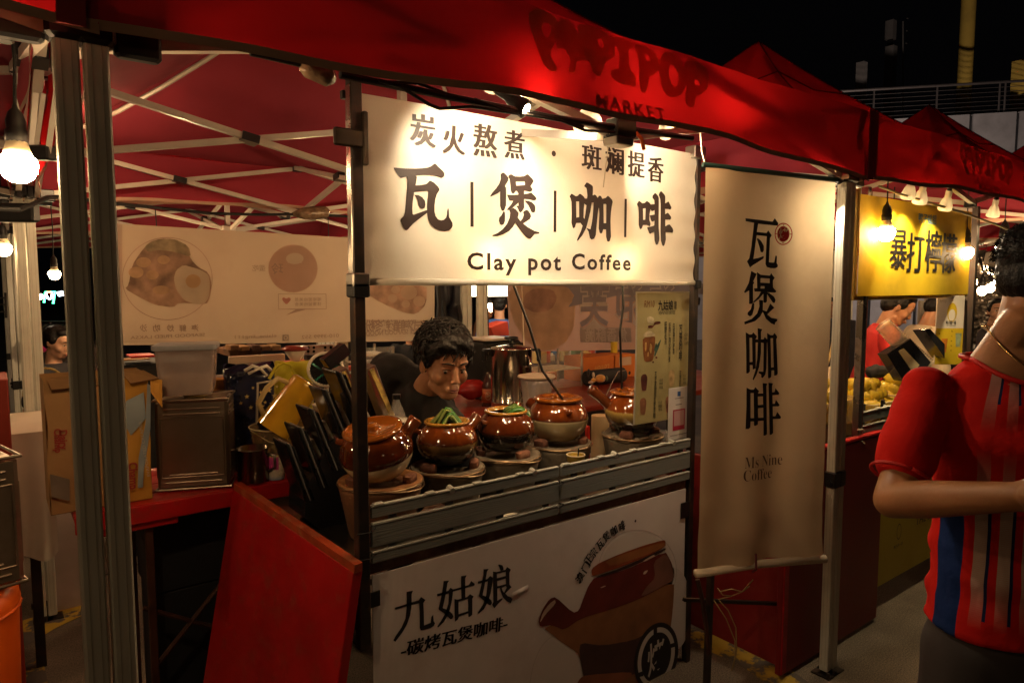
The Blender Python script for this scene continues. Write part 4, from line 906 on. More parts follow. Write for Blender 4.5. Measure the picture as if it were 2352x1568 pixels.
q=MB(); q.tube([PY(1118,650,4.1),PY(1122,760,4.1),PY(1124,830,4.1),PY(1130,930,4.1)],.004,5); tag(q.build('thin_cable',M_cord),'thin dark cord beside the white leg behind the vendor','cord')
# long cable with taped joint under the roof
q=MB(); P_=[PY(-20,480,2.0),PY(45,482,2.0),PY(75,470,2.05),PY(110,453,2.15),PY(150,452,2.3),PY(260,467,2.6),PY(370,478,2.8),PY(480,490,2.9),PY(600,493,2.95),PY(690,492,2.95),PY(800,497,3.0)]; q.tube(P_,.006,7)
lc=tag(q.build('roof_cable',M_cord),'long black cable slung across under the tent roof','cable')
q=MB(); a=PY(672,492,2.95); b_=PY(755,487,2.95); q.tube([a,a.lerp(b_,.15),a.lerp(b_,.3),a.lerp(b_,.6),a.lerp(b_,.9),b_],[.008,.018,.026,.03,.028,.014],10)
q.build('taped_joint',mat('wrapped_tape',(.20,.13,.08),.15,var=.4,vscale=40,bump=.5,bscale=60,coat=.5),lc,smooth='all')
# taped plug hanging at the front flap hem
q=MB(); P_=[PY(575,122,1.5),PY(625,133,1.5),PY(690,148,1.5)]; q.tube(P_,.007,6)
pc=tag(q.build('flap_cable',M_cord),'cable with a plastic wrapped plug hanging along the front flap hem','cable')
q=MB(); a=PY(690,150,1.5); b_=PY(768,182,1.5); q.tube([a,a.lerp(b_,.2),a.lerp(b_,.8),b_],[.010,.022,.024,.012],8); q.build('wrapped_plug',mat('wrapped_tape',(.2,.13,.08)),pc,smooth='all')
# ================================================================ POTS AND STOVES
AMB=(.165,.036,.005); DKB=(.060,.012,.003); CRM=(.55,.45,.27); TAN=(.34,.25,.11); BLK=(.012,.009,.007)
M_lid = mat('amber_glazed_lid', (.25,.070,.006), .07, var=.18, vscale=10, coat=.6)
M_rimg = mat('yellow_glazed_rim', (.42,.20,.03), .12, var=.15, coat=.5)
M_hand = mat('brown_glazed_handle', (.13,.03,.006), .10, var=.25, vscale=14, coat=.6)
M_inside = mat('dark_pot_inside', (.035,.012,.005), .15, var=.2, coat=.4)
def begin(name, label, cat, group=None): return thing(name, label, cat, (0,0,0), group)
def place(t, loc, rz=0, rx=0, ry=0, s=1):
    t.location=Vector(loc); t.rotation_euler=(rx,ry,rz); t.scale=(s,s,s); return t
def pot(loc, label, stops, lid=True, hdir=0, hlen=.085, hup=.75, tilt=(0,0), s=1, streak=0, matname='', coffee=True, squash=1):
    t=begin('clay_pot', label, 'clay pot', 'glazed clay pots on charcoal stoves')
    m=banded(matname, stops, lo=0, hi=.155, rough=.07, coat=.5, wob=.006 if not streak else .02, streak=streak, bump=.15)
    q=MB(); prof=[(0,.0),(.066,.0),(.080,.006),(.101,.030),(.113,.055),(.118,.080),(.1175,.088),(.116,.092),(.108,.115),(.094,.135),(.082,.146),(.079,.150)]
    if lid: q.lathe(prof+[(.0,.150)],n=48)
    else: q.lathe(prof+[(.076,.150),(.078,.14),(.098,.12),(.108,.09),(.10,.05),(.0,.045)],n=48)
    q.build('body', m, t, smooth='all')
    if lid:
        q=MB(); q.lathe([(.074,.148),(.092,.150),(.096,.155),(.095,.160),(.084,.164),(.076,.163),(.068,.157),(.030,.152),(.022,.153),(.020,.160),(.0205,.166),(.018,.171),(.012,.174),(0,.1745)],n=48); q.build('lid', M_lid, t, smooth='all')
    else:
        q=MB(); q.lathe([(.079,.146),(.086,.149),(.089,.155),(.086,.160),(.079,.161),(.074,.156),(.073,.146)],n=48); q.build('rim', M_rimg, t, smooth='all')
        if coffee:
            q=MB(); q.lathe([(0,.118),(.094,.118)],n=32); q.build('coffee', mat('black_coffee',(.012,.005,.002),.04,var=0), t)
    a=math.radians(hdir); d=Vector((math.cos(a),math.sin(a),hup)).normalized(); p0=Vector((math.cos(a)*.092,math.sin(a)*.092,.098))
    q=MB(); P_=[p0-d*.01,p0+d*.015,p0+d*hlen*.5,p0+d*hlen*.9,p0+d*hlen,p0+d*(hlen-.002),p0+d*(hlen*.5)]
    q.tube(P_,[.030,.024,.0205,.0235,.0215,.015,.012],18); q.build('handle', M_hand, t, smooth='all')
    a2=a+math.radians(150); d=Vector((math.cos(a2),math.sin(a2),.35)).normalized(); p0=Vector((math.cos(a2)*.095,math.sin(a2)*.095,.115))
    q=MB(); q.tube([p0-d*.01,p0+d*.012,p0+d*.03],[.018,.012,.010],12); q.build('spout', M_hand, t, smooth='all')
    return place(t, loc, 0, tilt[0], tilt[1], s)
M_cement = mat('sooty_cement', (.16,.12,.075), .85, var=.35, vscale=6, bump=.6, bscale=30, dirt=(.03,.022,.016), dscale=6, damt=.85)
M_clayst = mat('orange_fired_clay', (.33,.15,.05), .8, var=.3, vscale=9, bump=.4, bscale=25, dirt=(.10,.04,.02), dscale=10, damt=.6)
M_brick = mat('burnt_brick_lump', (.14,.05,.025), .85, var=.35, vscale=20, bump=.7, bscale=40, dirt=(.35,.2,.1), dscale=20, damt=.4)
M_band = mat('rusty_tin_band', (.30,.20,.11), .35, .8, var=.25, dirt=(.12,.04,.015), dscale=12, damt=.7)
M_char = mat('grey_charcoal', (.03,.027,.025), .95, var=.5, vscale=40, bump=1, bscale=60)
def stove(loc, label, top=M_cement, side=M_cement, h=.20, r=.150, wire=True, rough=0, rot=0):
    t=begin('charcoal_stove', label, 'charcoal stove', 'round charcoal stoves behind the rails')
    def jag(q_):
        for v in q_.v:
            if rough and v.z>h-.03: v.z += rough*noise.noise(Vector((v.x*30,v.y*30,1)))*1.6
        return q_
    q=MB(); q.lathe([(0,0),(r*.72,0),(r*.76,.01),(r*.97,h-.03),(r,h-.012)],n=40); q.build('bucket', side, t, smooth='all')
    q=MB(); q.lathe([(r*.999,h-.013),(r*.995,h-.002),(r*.97,h),(r*.68,h-.006),(r*.64,h-.02),(r*.5,h-.06),(0,h-.065)],n=40); jag(q).build('fire_ring', top, t, smooth='all')
    q=MB(); q.tube([(r*1.004*math.cos(a),r*1.004*math.sin(a),h-.008) for a in [k*2*math.pi/40 for k in range(41)]],.0042,6); q.build('rim_band', M_band, t, smooth='all')
    for k in range(3):
        a=rot+k*2*math.pi/3; T=TR((r*.74*math.cos(a),r*.74*math.sin(a),h-.002),rz=a)
        q=MB(); q.bbox((-.018,-.030,-.01),(.018,.030,.028),.007,T)
        for v in q.v: v += Vector((noise.noise(v*40),noise.noise(v*43+Vector((5,0,0))),noise.noise(v*37)))*.004
        q.build('brick_lump', M_brick, t, smooth=True)
    q=MB()
    for k in range(14):
        a=random.random()*6.28; rr=random.random()*r*.42; q.ell((rr*math.cos(a),rr*math.sin(a),h-.055),(.02,.016,.015),n=7,k=5)
    o=q.build('charcoal', M_char, t); o['kind']='stuff'
    if wire:
        q=MB(); P_=[(r*1.03*math.cos(a),r*1.03*math.sin(a)*1.0,h-.012+.012*math.sin(a*2)) for a in [math.pi*1.02+k*math.pi*.96/16 for k in range(17)]]; q.tube(P_,.0024,5)
        q.build('wire_handle', M_band, t)
    return place(t, loc)
CZ=.862; ST=CZ+.20
px=[(1.075,2.19),(1.36,2.20),(1.66,2.225),(1.965,2.25),(2.36,2.17)]
stove((*px[0],CZ),'orange clay charcoal stove beside the left post', M_clayst, mat('brown_clay_side',(.16,.07,.03),.85,var=.35,vscale=6,bump=.5,bscale=30,dirt=(.06,.03,.015),dscale=5,damt=.7), rot=-.9)
stove((*px[1],CZ),'soot blackened stove with a wire handle under the second pot', M_cement, M_cement, r=.142, rot=-.75)
stove((*px[2],CZ),'dark streaked stove under the middle pot', M_cement, M_cement, r=.142, rot=.6)
stove((*px[3],CZ),'grey cement stove under the cream bellied pot, paper cup before it', M_cement, M_cement, r=.150, wire=False, rot=1.2, rough=.004)
stove((*px[4],CZ),'chipped old cement stove with drips, under the pot by the menu board', M_cement, M_cement, r=.142, rough=.018, wire=False, rot=-.55)
pot((px[0][0]-.005,px[0][1]-.01,ST+.024),'two tone lidded clay pot with a clean cream belly, leaning beside the left post',[(0,CRM),(.44,CRM),(.455,DKB),(.8,DKB),(.93,AMB)],True,-10,.075,.9,(R(7),R(-13)),1.10,matname='glaze_cream')
pot((*px[1],ST+.016),'open clay pot with upright folded pandan leaves, second from the left post',[(0,BLK),(.26,BLK),(.44,(.06,.035,.012)),(.58,(.20,.11,.03)),(.61,DKB),(.8,AMB),(1,AMB)],False,5,.085,.95,(0,0),1.0,1,'glaze_scorched_half')
pot((*px[2],ST+.016),'open clay pot with a folded pandan leaf lying on its rim, in the middle',[(0,BLK),(.46,BLK),(.55,(.04,.015,.006)),(.6,(.07,.014,.003)),(1,(.11,.022,.004))],False,35,.085,.95,(0,0),1.02,1,'glaze_sooty')
pot((*px[3],ST+.014),'lidded clay pot with a dull tan belly, fourth from the left post',[(0,TAN),(.25,(.30,.22,.10)),(.5,(.26,.2,.1)),(.54,(.45,.36,.19)),(.56,DKB),(.75,AMB),(1,AMB)],True,100,.06,.5,(0,0),1.14,0,'glaze_tan')
pot((*px[4],ST+.016),'lidded clay pot with a scorched base and long handle, partly behind the menu board',[(0,BLK),(.30,BLK),(.45,(.16,.10,.03)),(.60,(.40,.27,.07)),(.64,AMB),(1,AMB)],True,152,.12,.85,(0,0),1.13,1,'glaze_yellow_smoke')
M_leaf = mat('pandan_leaf', (.045,.16,.025), .28, var=.45, vscale=22, coat=.3, bump=.3, bscale=50)
M_leaf2 = mat('pale_pandan_leaf', (.20,.26,.06), .35, var=.4, vscale=22)
def strip(pts, w, nrm=(0,0,1)):
    q=MB(); pts=[Vector(p) for p in pts]; vs=[]
    for i,p in enumerate(pts):
        d=(pts[min(i+1,len(pts)-1)]-pts[max(i-1,0)]).normalized(); a=d.cross(Vector(nrm)).normalized(); up=a.cross(d)
        ww=w*(1-.3*abs(i/(len(pts)-1)-.5)); vs+=[p-a*ww-up*.0012, p-up*.003, p+a*ww-up*.0012, p+up*.001]
    fs=[]
    for i in range(len(pts)-1):
        for k in range(4): j=(k+1)%4; fs.append((i*4+k,i*4+j,i*4+4+j,i*4+4+k))
    fs+=[(3,2,1,0),tuple(range(len(vs)-4,len(vs)))]
    return q.add(vs,fs)
b0=Vector((*px[1],ST+.12))
t=thing('pandan_knot','bundle of pandan leaves folded to a point, standing in the second pot','pandan leaves',b0)
for k in range(10):
    o=Vector(((k%3-1)*.006,(k-4.5)*.007,0)); hgt=.104-.006*abs(k-4.5); w_=.050+.003*k
    P_=[b0+o+RGT*(-w_)+Vector((0,0,-.01)), b0+o+RGT*(-w_*.55)+Vector((0,0,hgt*.5)), b0+o+RGT*(-.004)+Vector((0,0,hgt)), b0+o+RGT*(.010)+Vector((0,0,hgt*.97)), b0+o+RGT*(w_*.7)+Vector((0,0,hgt*.52)), b0+o+RGT*(w_*1.05)+Vector((0,0,-.005))]
    strip(P_,.0068,(-FWD.x,-FWD.y,.9)).build('leaf', M_leaf if k%3 else M_leaf2, t, smooth='all')
b0=Vector((*px[2],ST+.125))
t=thing('pandan_knot','knotted pandan leaf resting across the rim of the middle pot','pandan leaves',b0)
for k in range(5):
    o=Vector((0,.004*k,.004*k)); 
    P_=[b0+o+RGT*(-.012-.004*k)+Vector((0,-.02,-.02)), b0+o+RGT*(.012)+Vector((0,0,.035)), b0+o+RGT*(.035+.003*k)+Vector((0,0,.052)), b0+o+RGT*(.065)+Vector((0,0,.055-.004*k)), b0+o+RGT*(.085+.002*k)+Vector((0,-.01,.030)), b0+o+RGT*(.060)+Vector((0,-.015,.0))]
    strip(P_,.013,(-FWD.x,-FWD.y,.6)).build('leaf', M_leaf if k%2==0 else M_leaf2, t, smooth='all')
# black cup and lid rack at the left of the counter
rk=thing('cup_lid_rack','black plastic rack of leaning slots full of lids, behind the left post','lid rack',(.95,2.45,CZ))
RY=2.36
def slab(x0,y0,x1,y1,half,d0,d1,m,nm,ex=.003,par=None):
    a=PY(x0,y0,RY+d0); b_=PY(x1,y1,RY+d0); ax=(b_-a); L=ax.length; T=frame(a,ax,(0,1,0)); q=MB(); q.bbox((0,-half,0),(L,half,(d1-d0)),ex,T); return q.build(nm,m,par or rk,merge=True)
M_gloss = mat('glossy_black_plastic',(.012,.012,.014),.14,var=.1)
for k,(xt,yt,xb,yb) in enumerate(((655,1018,703,1150),(682,980,735,1120),(709,938,765,1080),(740,893,800,1040),(772,852,838,1010))):
    s_=slab(xt,yt,xb,yb,.0045,0,.13,M_gloss,'slot_wall')
    slab(xt+11,yt+2,xb+11,yb,.0018,-.001,.12,mat('grey_slot_edge',(.16,.16,.16),.3),'slot_edge',.0008)
    slab(xt+20,yt+8,xb+18,yb,.0040,.0,.13,M_gloss,'slot_wall')
    if k in (1,2,3,4): slab(xt+33,yt+30,xb+22,yb-25,.010,.03,.11,mat('clear_lid_stack',(.45,.43,.38),.12,var=.3,vscale=60,spec=.8),'lid_stack',.004)
q=MB(); body=[(703,1118),(760,1020),(800,985),(868,985),(874,1200),(868,1262),(790,1255),(700,1190)]
P_=[PY(x,y,RY+.004) for x,y in body]; Q_=[PY(x,y,RY+.004)+Vector((0,.17,0)) for x,y in body]; n_=len(P_)
q.add(P_+Q_,[tuple(range(n_)),tuple(range(2*n_-1,n_-1,-1))]+[(i,i+n_,(i+1)%n_+n_,(i+1)%n_) for i in range(n_)]); q.build('rack_body', M_gloss, rk, merge=True)
for k,(xt,yt,xb,yb,w_) in enumerate(((786,848,834,985,.022),(851,842,905,985,.022))):
    s_=slab(xt,yt,xb,yb,w_,.03,.10,M_steel,'steel_guide'); slab(xt+3,yt+6,xb-2,yb-28,w_*.45,.026,.032,mat('speckled_yellow_strip',(.45,.33,.10),.5,var=.6,vscale=30),'label_strip',.0005,s_)
slab(752,838,800,800,.024,.05,.10,M_gloss,'spray_neck'); 
t=thing('plastic_bottle','clear soda bottle with a FREE 250mL label beside the first pot','bottle',(1.22,2.36,CZ))
bp0=PY(912,1010,2.36); bx_,bz_=bp0.x,CZ
q=MB(); q.lathe([(0,.0),(.036,.0),(.040,.01),(.041,.17),(.040,.20),(.036,.235),(.022,.268),(.0135,.290),(.0135,.305)],(bx_,2.36,bz_+.04),28); q.build('bottle_body',M_clear,t,smooth='all')
zb=PY(912,905,2.36).z; dz_=zb-(bz_+.04+.318)
for o in t.children: o.location.z += dz_
q=MB(); q.lathe([(0.015,.300),(.0165,.302),(.0165,.318),(0,.318)],(bx_,2.36,bz_+.04+dz_),20); q.build('cap',M_blackp,t,smooth=True)
q=MB(); q.lathe([(.0422,.10),(.0422,.225)],(bx_,2.36,bz_+.04+dz_),32); q.build('label',mat('white_label',(.75,.72,.66),.35,var=.03),t,smooth='all')
va=math.atan2(-2.36,-bx_)
def bl(rr): return lambda a,z: Vector((bx_+rr*math.cos(va+a/.042), 2.36+rr*math.sin(va+a/.042), z))
zc=bz_+.04+dz_
polys([[rect(-.028,zc+.178,.030,zc+.213)]],bl(.0426),'label_band',M_inkk,t,step=.005)
polys([[rect(-.024,zc+.199,.000,zc+.212)]],bl(.0429),'label_tag',mat('label_yellow',(.6,.5,.03),.4),t,step=.005)
text('FREE 250mL',bl(.0431),w=.046,h=.014,name='label_lettering',m=MATS['label_yellow'],parent=t,bold=.03,at=(.003,zc+.188),step=.005,shear=.2)
text('1.25L Pack',bl(.0431),w=.020,h=.007,name='label_lettering',m=M_inkk,parent=t,bold=.01,at=(-.012,zc+.2055),step=.005)
polys([[circ(.0,zc+.145,.026,.030,24)]],bl(.0426),'label_disc',mat('label_white2',(.8,.78,.72),.4),t,step=.006)
polys([[rect(-.006,zc+.12,.006,zc+.170)]],bl(.0429),'label_red',mat('label_red',(.6,.03,.02),.4),t,step=.006)
polys([[circ(-.014,zc+.150,.007,.020,14)]],bl(.0429),'label_blue',mat('label_blue',(.02,.05,.35),.4),t,step=.006)
polys([[circ(.014,zc+.148,.007,.020,14)]],bl(.0429),'label_green',mat('label_green',(.02,.28,.08),.4),t,step=.006)
# small things between the stoves and the rails
c=PZ(1322,1092,CZ)
t=thing('paper_cup','yellow paper cup with a dark stirrer behind the middle of the rails','paper cup',c)
q=MB(); q.lathe([(0,.0),(.030,0),(.038,.085),(.040,.088),(.038,.091),(.0365,.086),(.028,.03),(0,.03)],PY(1322,1092,2.06).xyz*1,28); q.build('cup',mat('yellow_cup',(.45,.30,.05),.45,var=.08),t,smooth='all')
p=PY(1322,1092,2.06); q=MB(); q.tube([(p.x+.038*math.cos(a),p.y+.038*math.sin(a),p.z+.089) for a in [k*2*math.pi/24 for k in range(25)]],.0028,6); q.build('rim',mat('pale_cup_rim',(.6,.5,.3),.4),t)
q=MB(); q.tube([p+Vector((.01,.0,.03)),p+Vector((.016,.0,.115))],.003,6); q.build('stirrer',M_blackp,t)
t=thing('rolled_sheet','upright roll of cream paper between the fourth and fifth pots','paper roll',PY(1378,1040,2.45))
q=MB(); a=PY(1378,1055,2.42); q.lathe([(.0,0),(.045,0),(.045,.24),(0,.24)],(a.x,a.y,CZ),24); q.build('roll',mat('cream_paper',(.50,.36,.20),.6,var=.1),t,smooth=True)
q=MB(); a=PY(1352,1040,2.40); q.bbox((a.x-.008,a.y,CZ),(a.x+.010,a.y+.02,CZ+.20),.002); tag(q.build('red_stick',mat('bright_red_plastic',(.5,.02,.01),.4)),'red plastic strip standing beside the cream paper roll','strip')
t=thing('clear_cup_stack','stack of clear cups by the right post under the pay card','cups',PY(1530,1010,2.08))
for k in range(5):
    q=MB(); a=PY(1528,1030,2.08); q.lathe([(.030,0),(.038,.05),(.040,.052),(.038,.054)],(a.x,a.y,a.z-.02+k*.012),20); q.build('cup',M_clear,t,smooth='all')
c=PZ(1182,1195,CZ); q=MB(); q.lathe([(0,0),(.02,0),(.035,.012),(.033,.014),(0,.004)],(c.x,2.03,CZ),20); tag(q.build('small_dish',mat('white_ceramic',(.6,.55,.45),.2)),'small pale dish on the counter behind the lower rail','dish')

# ================================================================ MIRRORED BANNERS AT THE BACK
BYr=4.40
def rz_(x,y,c=BYr): q=PY(x,y,c); return q
M_back=mat('backlit_banner_vinyl',(.46,.36,.26),.6,var=.05,vscale=2,dirt=(.38,.28,.21),dscale=1.5,damt=.4,translucent=.35,bump=.12,bscale=9)
lb=thing('laksa_banner','long cream food banner seen from behind, mirrored laksa plate and lettering','banner',PY(530,660,BYr))
L0=rz_(270,515); L1=rz_(998,560); 
def lfn(x,z,l=0): return Vector((x, BYr-l+.012*noise.noise(Vector((x*2,z*3,0))), z))
x0=L0.x; x1=rz_(998,700).x
MB().grid(lambda u,v: lfn(x0+(x1-x0)*u, (2.092-.03*u)*(1-v)+(1.412-.075*u)*v), 60,20).build('sheet',M_back,lb,smooth='all')
lm=lambda l: (lambda x,z: lfn(x,z,l))
def lp(p): q=PY((240+p[0]/3.266)*.9408,(420+p[1]/3.266)*.9408,BYr); return (q.x,q.z)
def fp(pts,col,l,nm,sm=2,var=.15,vs=8): return polys([[[lp(p) for p in smoothloop(lp_,sm)] for lp_ in g_] for g_ in pts], lm(l),nm,mat(nm+'_ink',col,.7,var=var,vscale=vs,translucent=.3),lb,step=.15)
fp([[circ(550,850,362,330,48),circ(550,850,356,324,48)]],(.33,.22,.17),.002,'plate_outline',1)
fp([[[(240,900),(270,740),(330,650),(400,560),(500,530),(600,540),(700,600),(740,700),(800,760),(880,800),(905,900),(890,1000),(860,1055),(640,1040),(600,1080),(450,1060),(330,1000),(210,930)]]],(.34,.21,.14),.003,'noodle_heap',2,.5,9)
fp([[[(360,600),(450,540),(600,530),(720,590),(740,680),(620,640),(480,620),(400,640)]]],(.26,.20,.12),.004,'herb_heap',2,.5,14)
fp([[circ(430,820,50,38,20)],[circ(300,800,60,45,20)],[circ(360,720,60,40,20)],[circ(520,700,50,35,20)],[circ(500,940,70,35,20)]],(.43,.27,.15),.005,'prawn_print',1,.3,10)
fp([[[(600,850),(620,780),(680,740),(750,760),(820,780),(880,820),(890,900),(880,1000),(840,1055),(760,1050),(680,1020),(620,940)]]],(.47,.37,.26),.006,'egg_white_print',2,.1)
fp([[circ(755,870,60,55,24)]],(.45,.28,.14),.007,'egg_yolk_print',1)
fp([[circ(1552,770,195,190,44)]],(.40,.25,.18),.003,'pink_disc',1,.05)
fp([[circ(1565,690,70,45,24)],[rect(1510,690,1620,725)]],(.48,.37,.27),.004,'plain_hat_shape',1,.03)
fp([[[(1432,970),(1815,970),(1818,1092),(1650,1096),(1490,1140),(1570,1096),(1432,1094)],[(1436,974),(1811,974),(1814,1088),(1436,1090)]]],(.30,.20,.15),.003,'speech_frame',1)
fp([[[(1497,1060),(1465,1020),(1465,1003),(1480,998),(1497,1010),(1515,998),(1532,1005),(1532,1022)]]],(.40,.17,.13),.004,'heart_print',2)
fp([[[(1465,1295),(1515,1295),(1518,1345),(1465,1345)],circ(1491,1320,17,17,16)],[circ(1491,1320,10,10,14)]],(.30,.23,.18),.003,'round_corner_icon',1)
fp([[rect(125,420,190,1385)]],(.40,.29,.22),.0015,'folded_edge',1,.05)
fp([[rect(150,1348,940,1352)]],(.34,.24,.18),.002,'printed_rule',1)
M_ghost=mat('ghost_print',(.29,.20,.15),.7,var=.05,translucent=.3)
def rt(s,xc,yc,wpx,hpx,bold=.01,par=None,f=None,m=None):
    a=lp((xc,yc)); k=(Vector((*lp((xc+10,yc)),0))-Vector((*a,0))).length/10; kz=abs(lp((xc,yc+10))[1]-a[1])/10
    return text(s,f or lm(.004),w=-wpx*k,h=hpx*kz,name='mirrored_lettering',m=m or M_ghost,parent=par or lb,bold=bold,at=a)
for ch,x in zip('海鲜炒叻沙',(770,672,572,462,358)): rt(ch,x,1243,58,58,.02)
rt('SEAFOOD FRIED LAKSA',560,1307,595,26,.015); rt('elaine_ling111',1255,1312,330,34,.005); rt('010-3999 552',1770,1308,300,28,.005)
rt('玲',1425,770,95,90,.01); rt('蛋吃',1280,765,105,50,0)
rt('嘟嘟蛋给美景',1670,1015,210,30,0); rt('体重留给美食',1670,1052,210,30,0)
def lp5(p): q=PY(781+p[0]*.336,517+p[1]*.336,BYr); return (q.x,q.z)
polys([[[lp5(p) for p in smoothloop([(150,400),(590,400),(590,540),(520,610),(440,600),(300,540),(150,450)])]]],lm(.003),'noodle_dish_print',mat('dish_print',(.38,.24,.17),.7,var=.4,vscale=10,translucent=.3),lb,step=.15)
polys([[[lp5(p) for p in circ(x,y,r_,r_*.9,20)]] for x,y,r_ in ((470,460,55),(380,440,30),(360,500,32),(450,540,28),(540,520,40))],lm(.004),'fish_ball_print',mat('ball_print',(.44,.31,.22),.7,var=.1,translucent=.3),lb)
polys([[[lp5(p) for p in [(150,650),(595,650),(597,755),(150,760)]],[lp5(p) for p in [(153,653),(592,653),(594,752),(153,757)]]]],lm(.003),'name_frame',M_ghost,lb)
for k,ch in enumerate('泰式海鲜酸辣冬粉'):
    a=lp5((570-k*52,685)); text(ch,lm(.004),w=-.075,h=.085,name='mirrored_lettering',m=M_ghost,parent=lb,bold=.02,at=a)
a=lp5((395,730)); text('THAI STYLE SEAFOOD NOODLES',lm(.004),w=-.62,h=.034,name='mirrored_lettering',m=M_ghost,parent=lb,bold=.015,at=a)
eb=thing('pastry_banner','pinkish banner with a big round bun picture seen from behind','banner',PY(1320,730,BYr))
x0=rz_(1165,700).x; x1=x0+1.65
def efn(x,z,l=0): return Vector((x, BYr-l+.015*noise.noise(Vector((x*2,z*3,4))), z))
M_back2=mat('pink_backlit_vinyl',(.40,.25,.20),.6,var=.08,vscale=2,translucent=.35)
MB().grid(lambda u,v: efn(x0+.02*v+(x1-x0)*u, 1.93*(1-v)+(1.21-.07*u)*v), 50,20).build('sheet',M_back2,eb,smooth='all')
em=lambda l:(lambda x,z: efn(x,z,l))
def ep(pts,col,l,nm,sm=1,var=.2,vs=6): return polys([[[lp5(p) for p in smoothloop(q_,sm)] for q_ in g_] for g_ in pts],em(l),nm,mat(nm+'_ink',col,.7,var=var,vscale=vs,translucent=.3),eb,step=.2)
ep([[[(1190,400),(1540,400),(1560,420),(1610,520),(1600,700),(1540,800),(1440,860),(1350,850),(1260,780),(1180,650),(1150,500)]]],(.42,.28,.19),.003,'bun_print',2,.2)
ep([[[(1260,470),(1330,430),(1450,440),(1480,500),(1440,580),(1330,600),(1250,560)]]],(.33,.19,.14),.004,'bun_top_print',2,.4)
ep([[[(1480,400),(2700,400),(2700,470),(1900,480),(1560,560),(1600,480),(1560,430)]]],(.22,.20,.24),.0035,'blue_corner_print',1,.05)
ep([[rect(1640,700,1985,800)]],(.30,.25,.24),.004,'blue_strip_print',1,.05)
for k,ch in enumerate('泡芙'[::-1]+'泡'):
    a=lp5((1740+k*230,540)); 
    text(ch,em(.005),w=-.40,h=.44,name='mirrored_lettering',m=mat('ghost_pale',(.42,.36,.34),.7,translucent=.3),parent=eb,bold=.06,at=a)
    text(ch,em(.0065),w=-.36,h=.40,name='mirrored_lettering',m=mat('ghost_blue',(.24,.21,.24),.7,translucent=.3),parent=eb,bold=.02,at=a)
for k,ch in enumerate('焦香酥脆'):
    a=lp5((1925-k*72,750)); text(ch,em(.0065),w=-.125,h=.13,name='mirrored_lettering',m=MATS['ghost_pale'],parent=eb,bold=.02,at=a)

# ================================================================ BACK TABLES
TZ=.95
tb=thing('red_table','red painted table of worn planks behind the cup rack','table',(.6,3.0,0))
for k in range(4):
    q=MB(); y0=2.765+k*.135; q.bbox((.19,y0,TZ-.03),(1.05,y0+.131,TZ),.004); q.build('plank',M_redwood,tb,merge=True)
q=MB(); q.bbox((.19,2.750,TZ-.066),(1.05,2.763,TZ-.002),.003); q.build('apron',M_redwood,tb,merge=True)
q=MB(); q.bbox((.21,2.77,TZ-.095),(.52,2.80,TZ-.032),.003); q.build('under_batten',M_redwood,tb,merge=True)
M_rl=mat('rusty_leg',(.06,.025,.015),.6,.3,var=.3,dirt=(.12,.05,.02),dscale=15,damt=.6)
lx=PY(338,1300,2.80).x
for x in (lx,1.01):
    for y in (2.80,3.24):
        q=MB(); q.bbox((x,y,0),(x+.026,y+.026,TZ-.031),.002); q.build('leg',M_rl,tb,merge=True)
q=MB(); q.tube([PY(350,1540,2.83),PY(520,1325,2.83)],.010,6); q.tube([PY(330,1395,2.83),PY(530,1450,2.83)],.009,6); q.build('brace',M_rl,tb)
a=PY(345,1372,2.96); b_=PY(540,1150,2.96)
q=MB(); q.bbox((a.x,2.96,max(.02,a.z)),(b_.x,3.25,b_.z),.012); q.bbox((a.x+.01,2.97,.0),(b_.x-.01,3.24,max(.02,a.z)),.004); tag(q.build('storage_crate',mat('near_black_crate',(.008,.009,.012),.7,var=.2),merge=True),'large black crate stored under the red table','crate')
t2b=thing('red_table','dark red tabletop behind the boiler, carrying the glass case and orange cartons','table',(3.6,4.0,0))
TZ2=.965
q=MB(); q.bbox((2.15,3.20,TZ2-.04),(5.2,4.3,TZ2),.006); q.build('tabletop',mat('dark_red_gloss_top',(.20,.022,.010),.28,var=.2,vscale=4,dirt=(.25,.07,.03),dscale=9,damt=.4),t2b,merge=True)
for x,y in ((2.2,3.25),(5.1,3.25),(2.2,4.22),(5.1,4.22)):
    q=MB(); q.bbox((x,y,0),(x+.04,y+.04,TZ2-.041),.002); q.build('leg',M_steeld,t2b)

# ---- things on the left back table
M_card=mat('kraft_cardboard',(.34,.19,.075),.85,var=.12,vscale=5,bump=.3,bscale=12,dirt=(.24,.13,.055),dscale=4,damt=.5)
M_cardo=mat('orange_printed_carton',(.50,.25,.03),.75,var=.12,vscale=5,dirt=(.38,.17,.03),dscale=4,damt=.5)
def fold(v,s): return v+Vector((noise.noise(v*s),noise.noise(v*s+Vector((9,0,0))),0))*.010
KY=2.82; kx0=PY(106,1000,KY).x; kx1=PY(344,1000,KY).x; kz=PY(200,868,KY).z
kt=thing('carton','tall battered creamer carton with open flaps behind the doubled legs','carton',(.28,KY,TZ))
xm_=kx0+(kx1-kx0)*.52
def face(xa,xb,z0,z1,y,m,nm,par,nu=8,nv=12):
    q=MB(); q.grid(lambda u,v: fold(Vector((xa+(xb-xa)*u, y+.012*math.sin(math.pi*v)*-1, z1+(z0-z1)*v)),7),nu,nv); return q.build(nm,m,par,smooth='all')
kf=face(kx0,xm_,TZ+.002,kz,KY,M_card,'front_panel',kt); kf2=face(xm_,kx1,TZ+.002,kz-.01,KY,M_cardo,'printed_panel',kt)
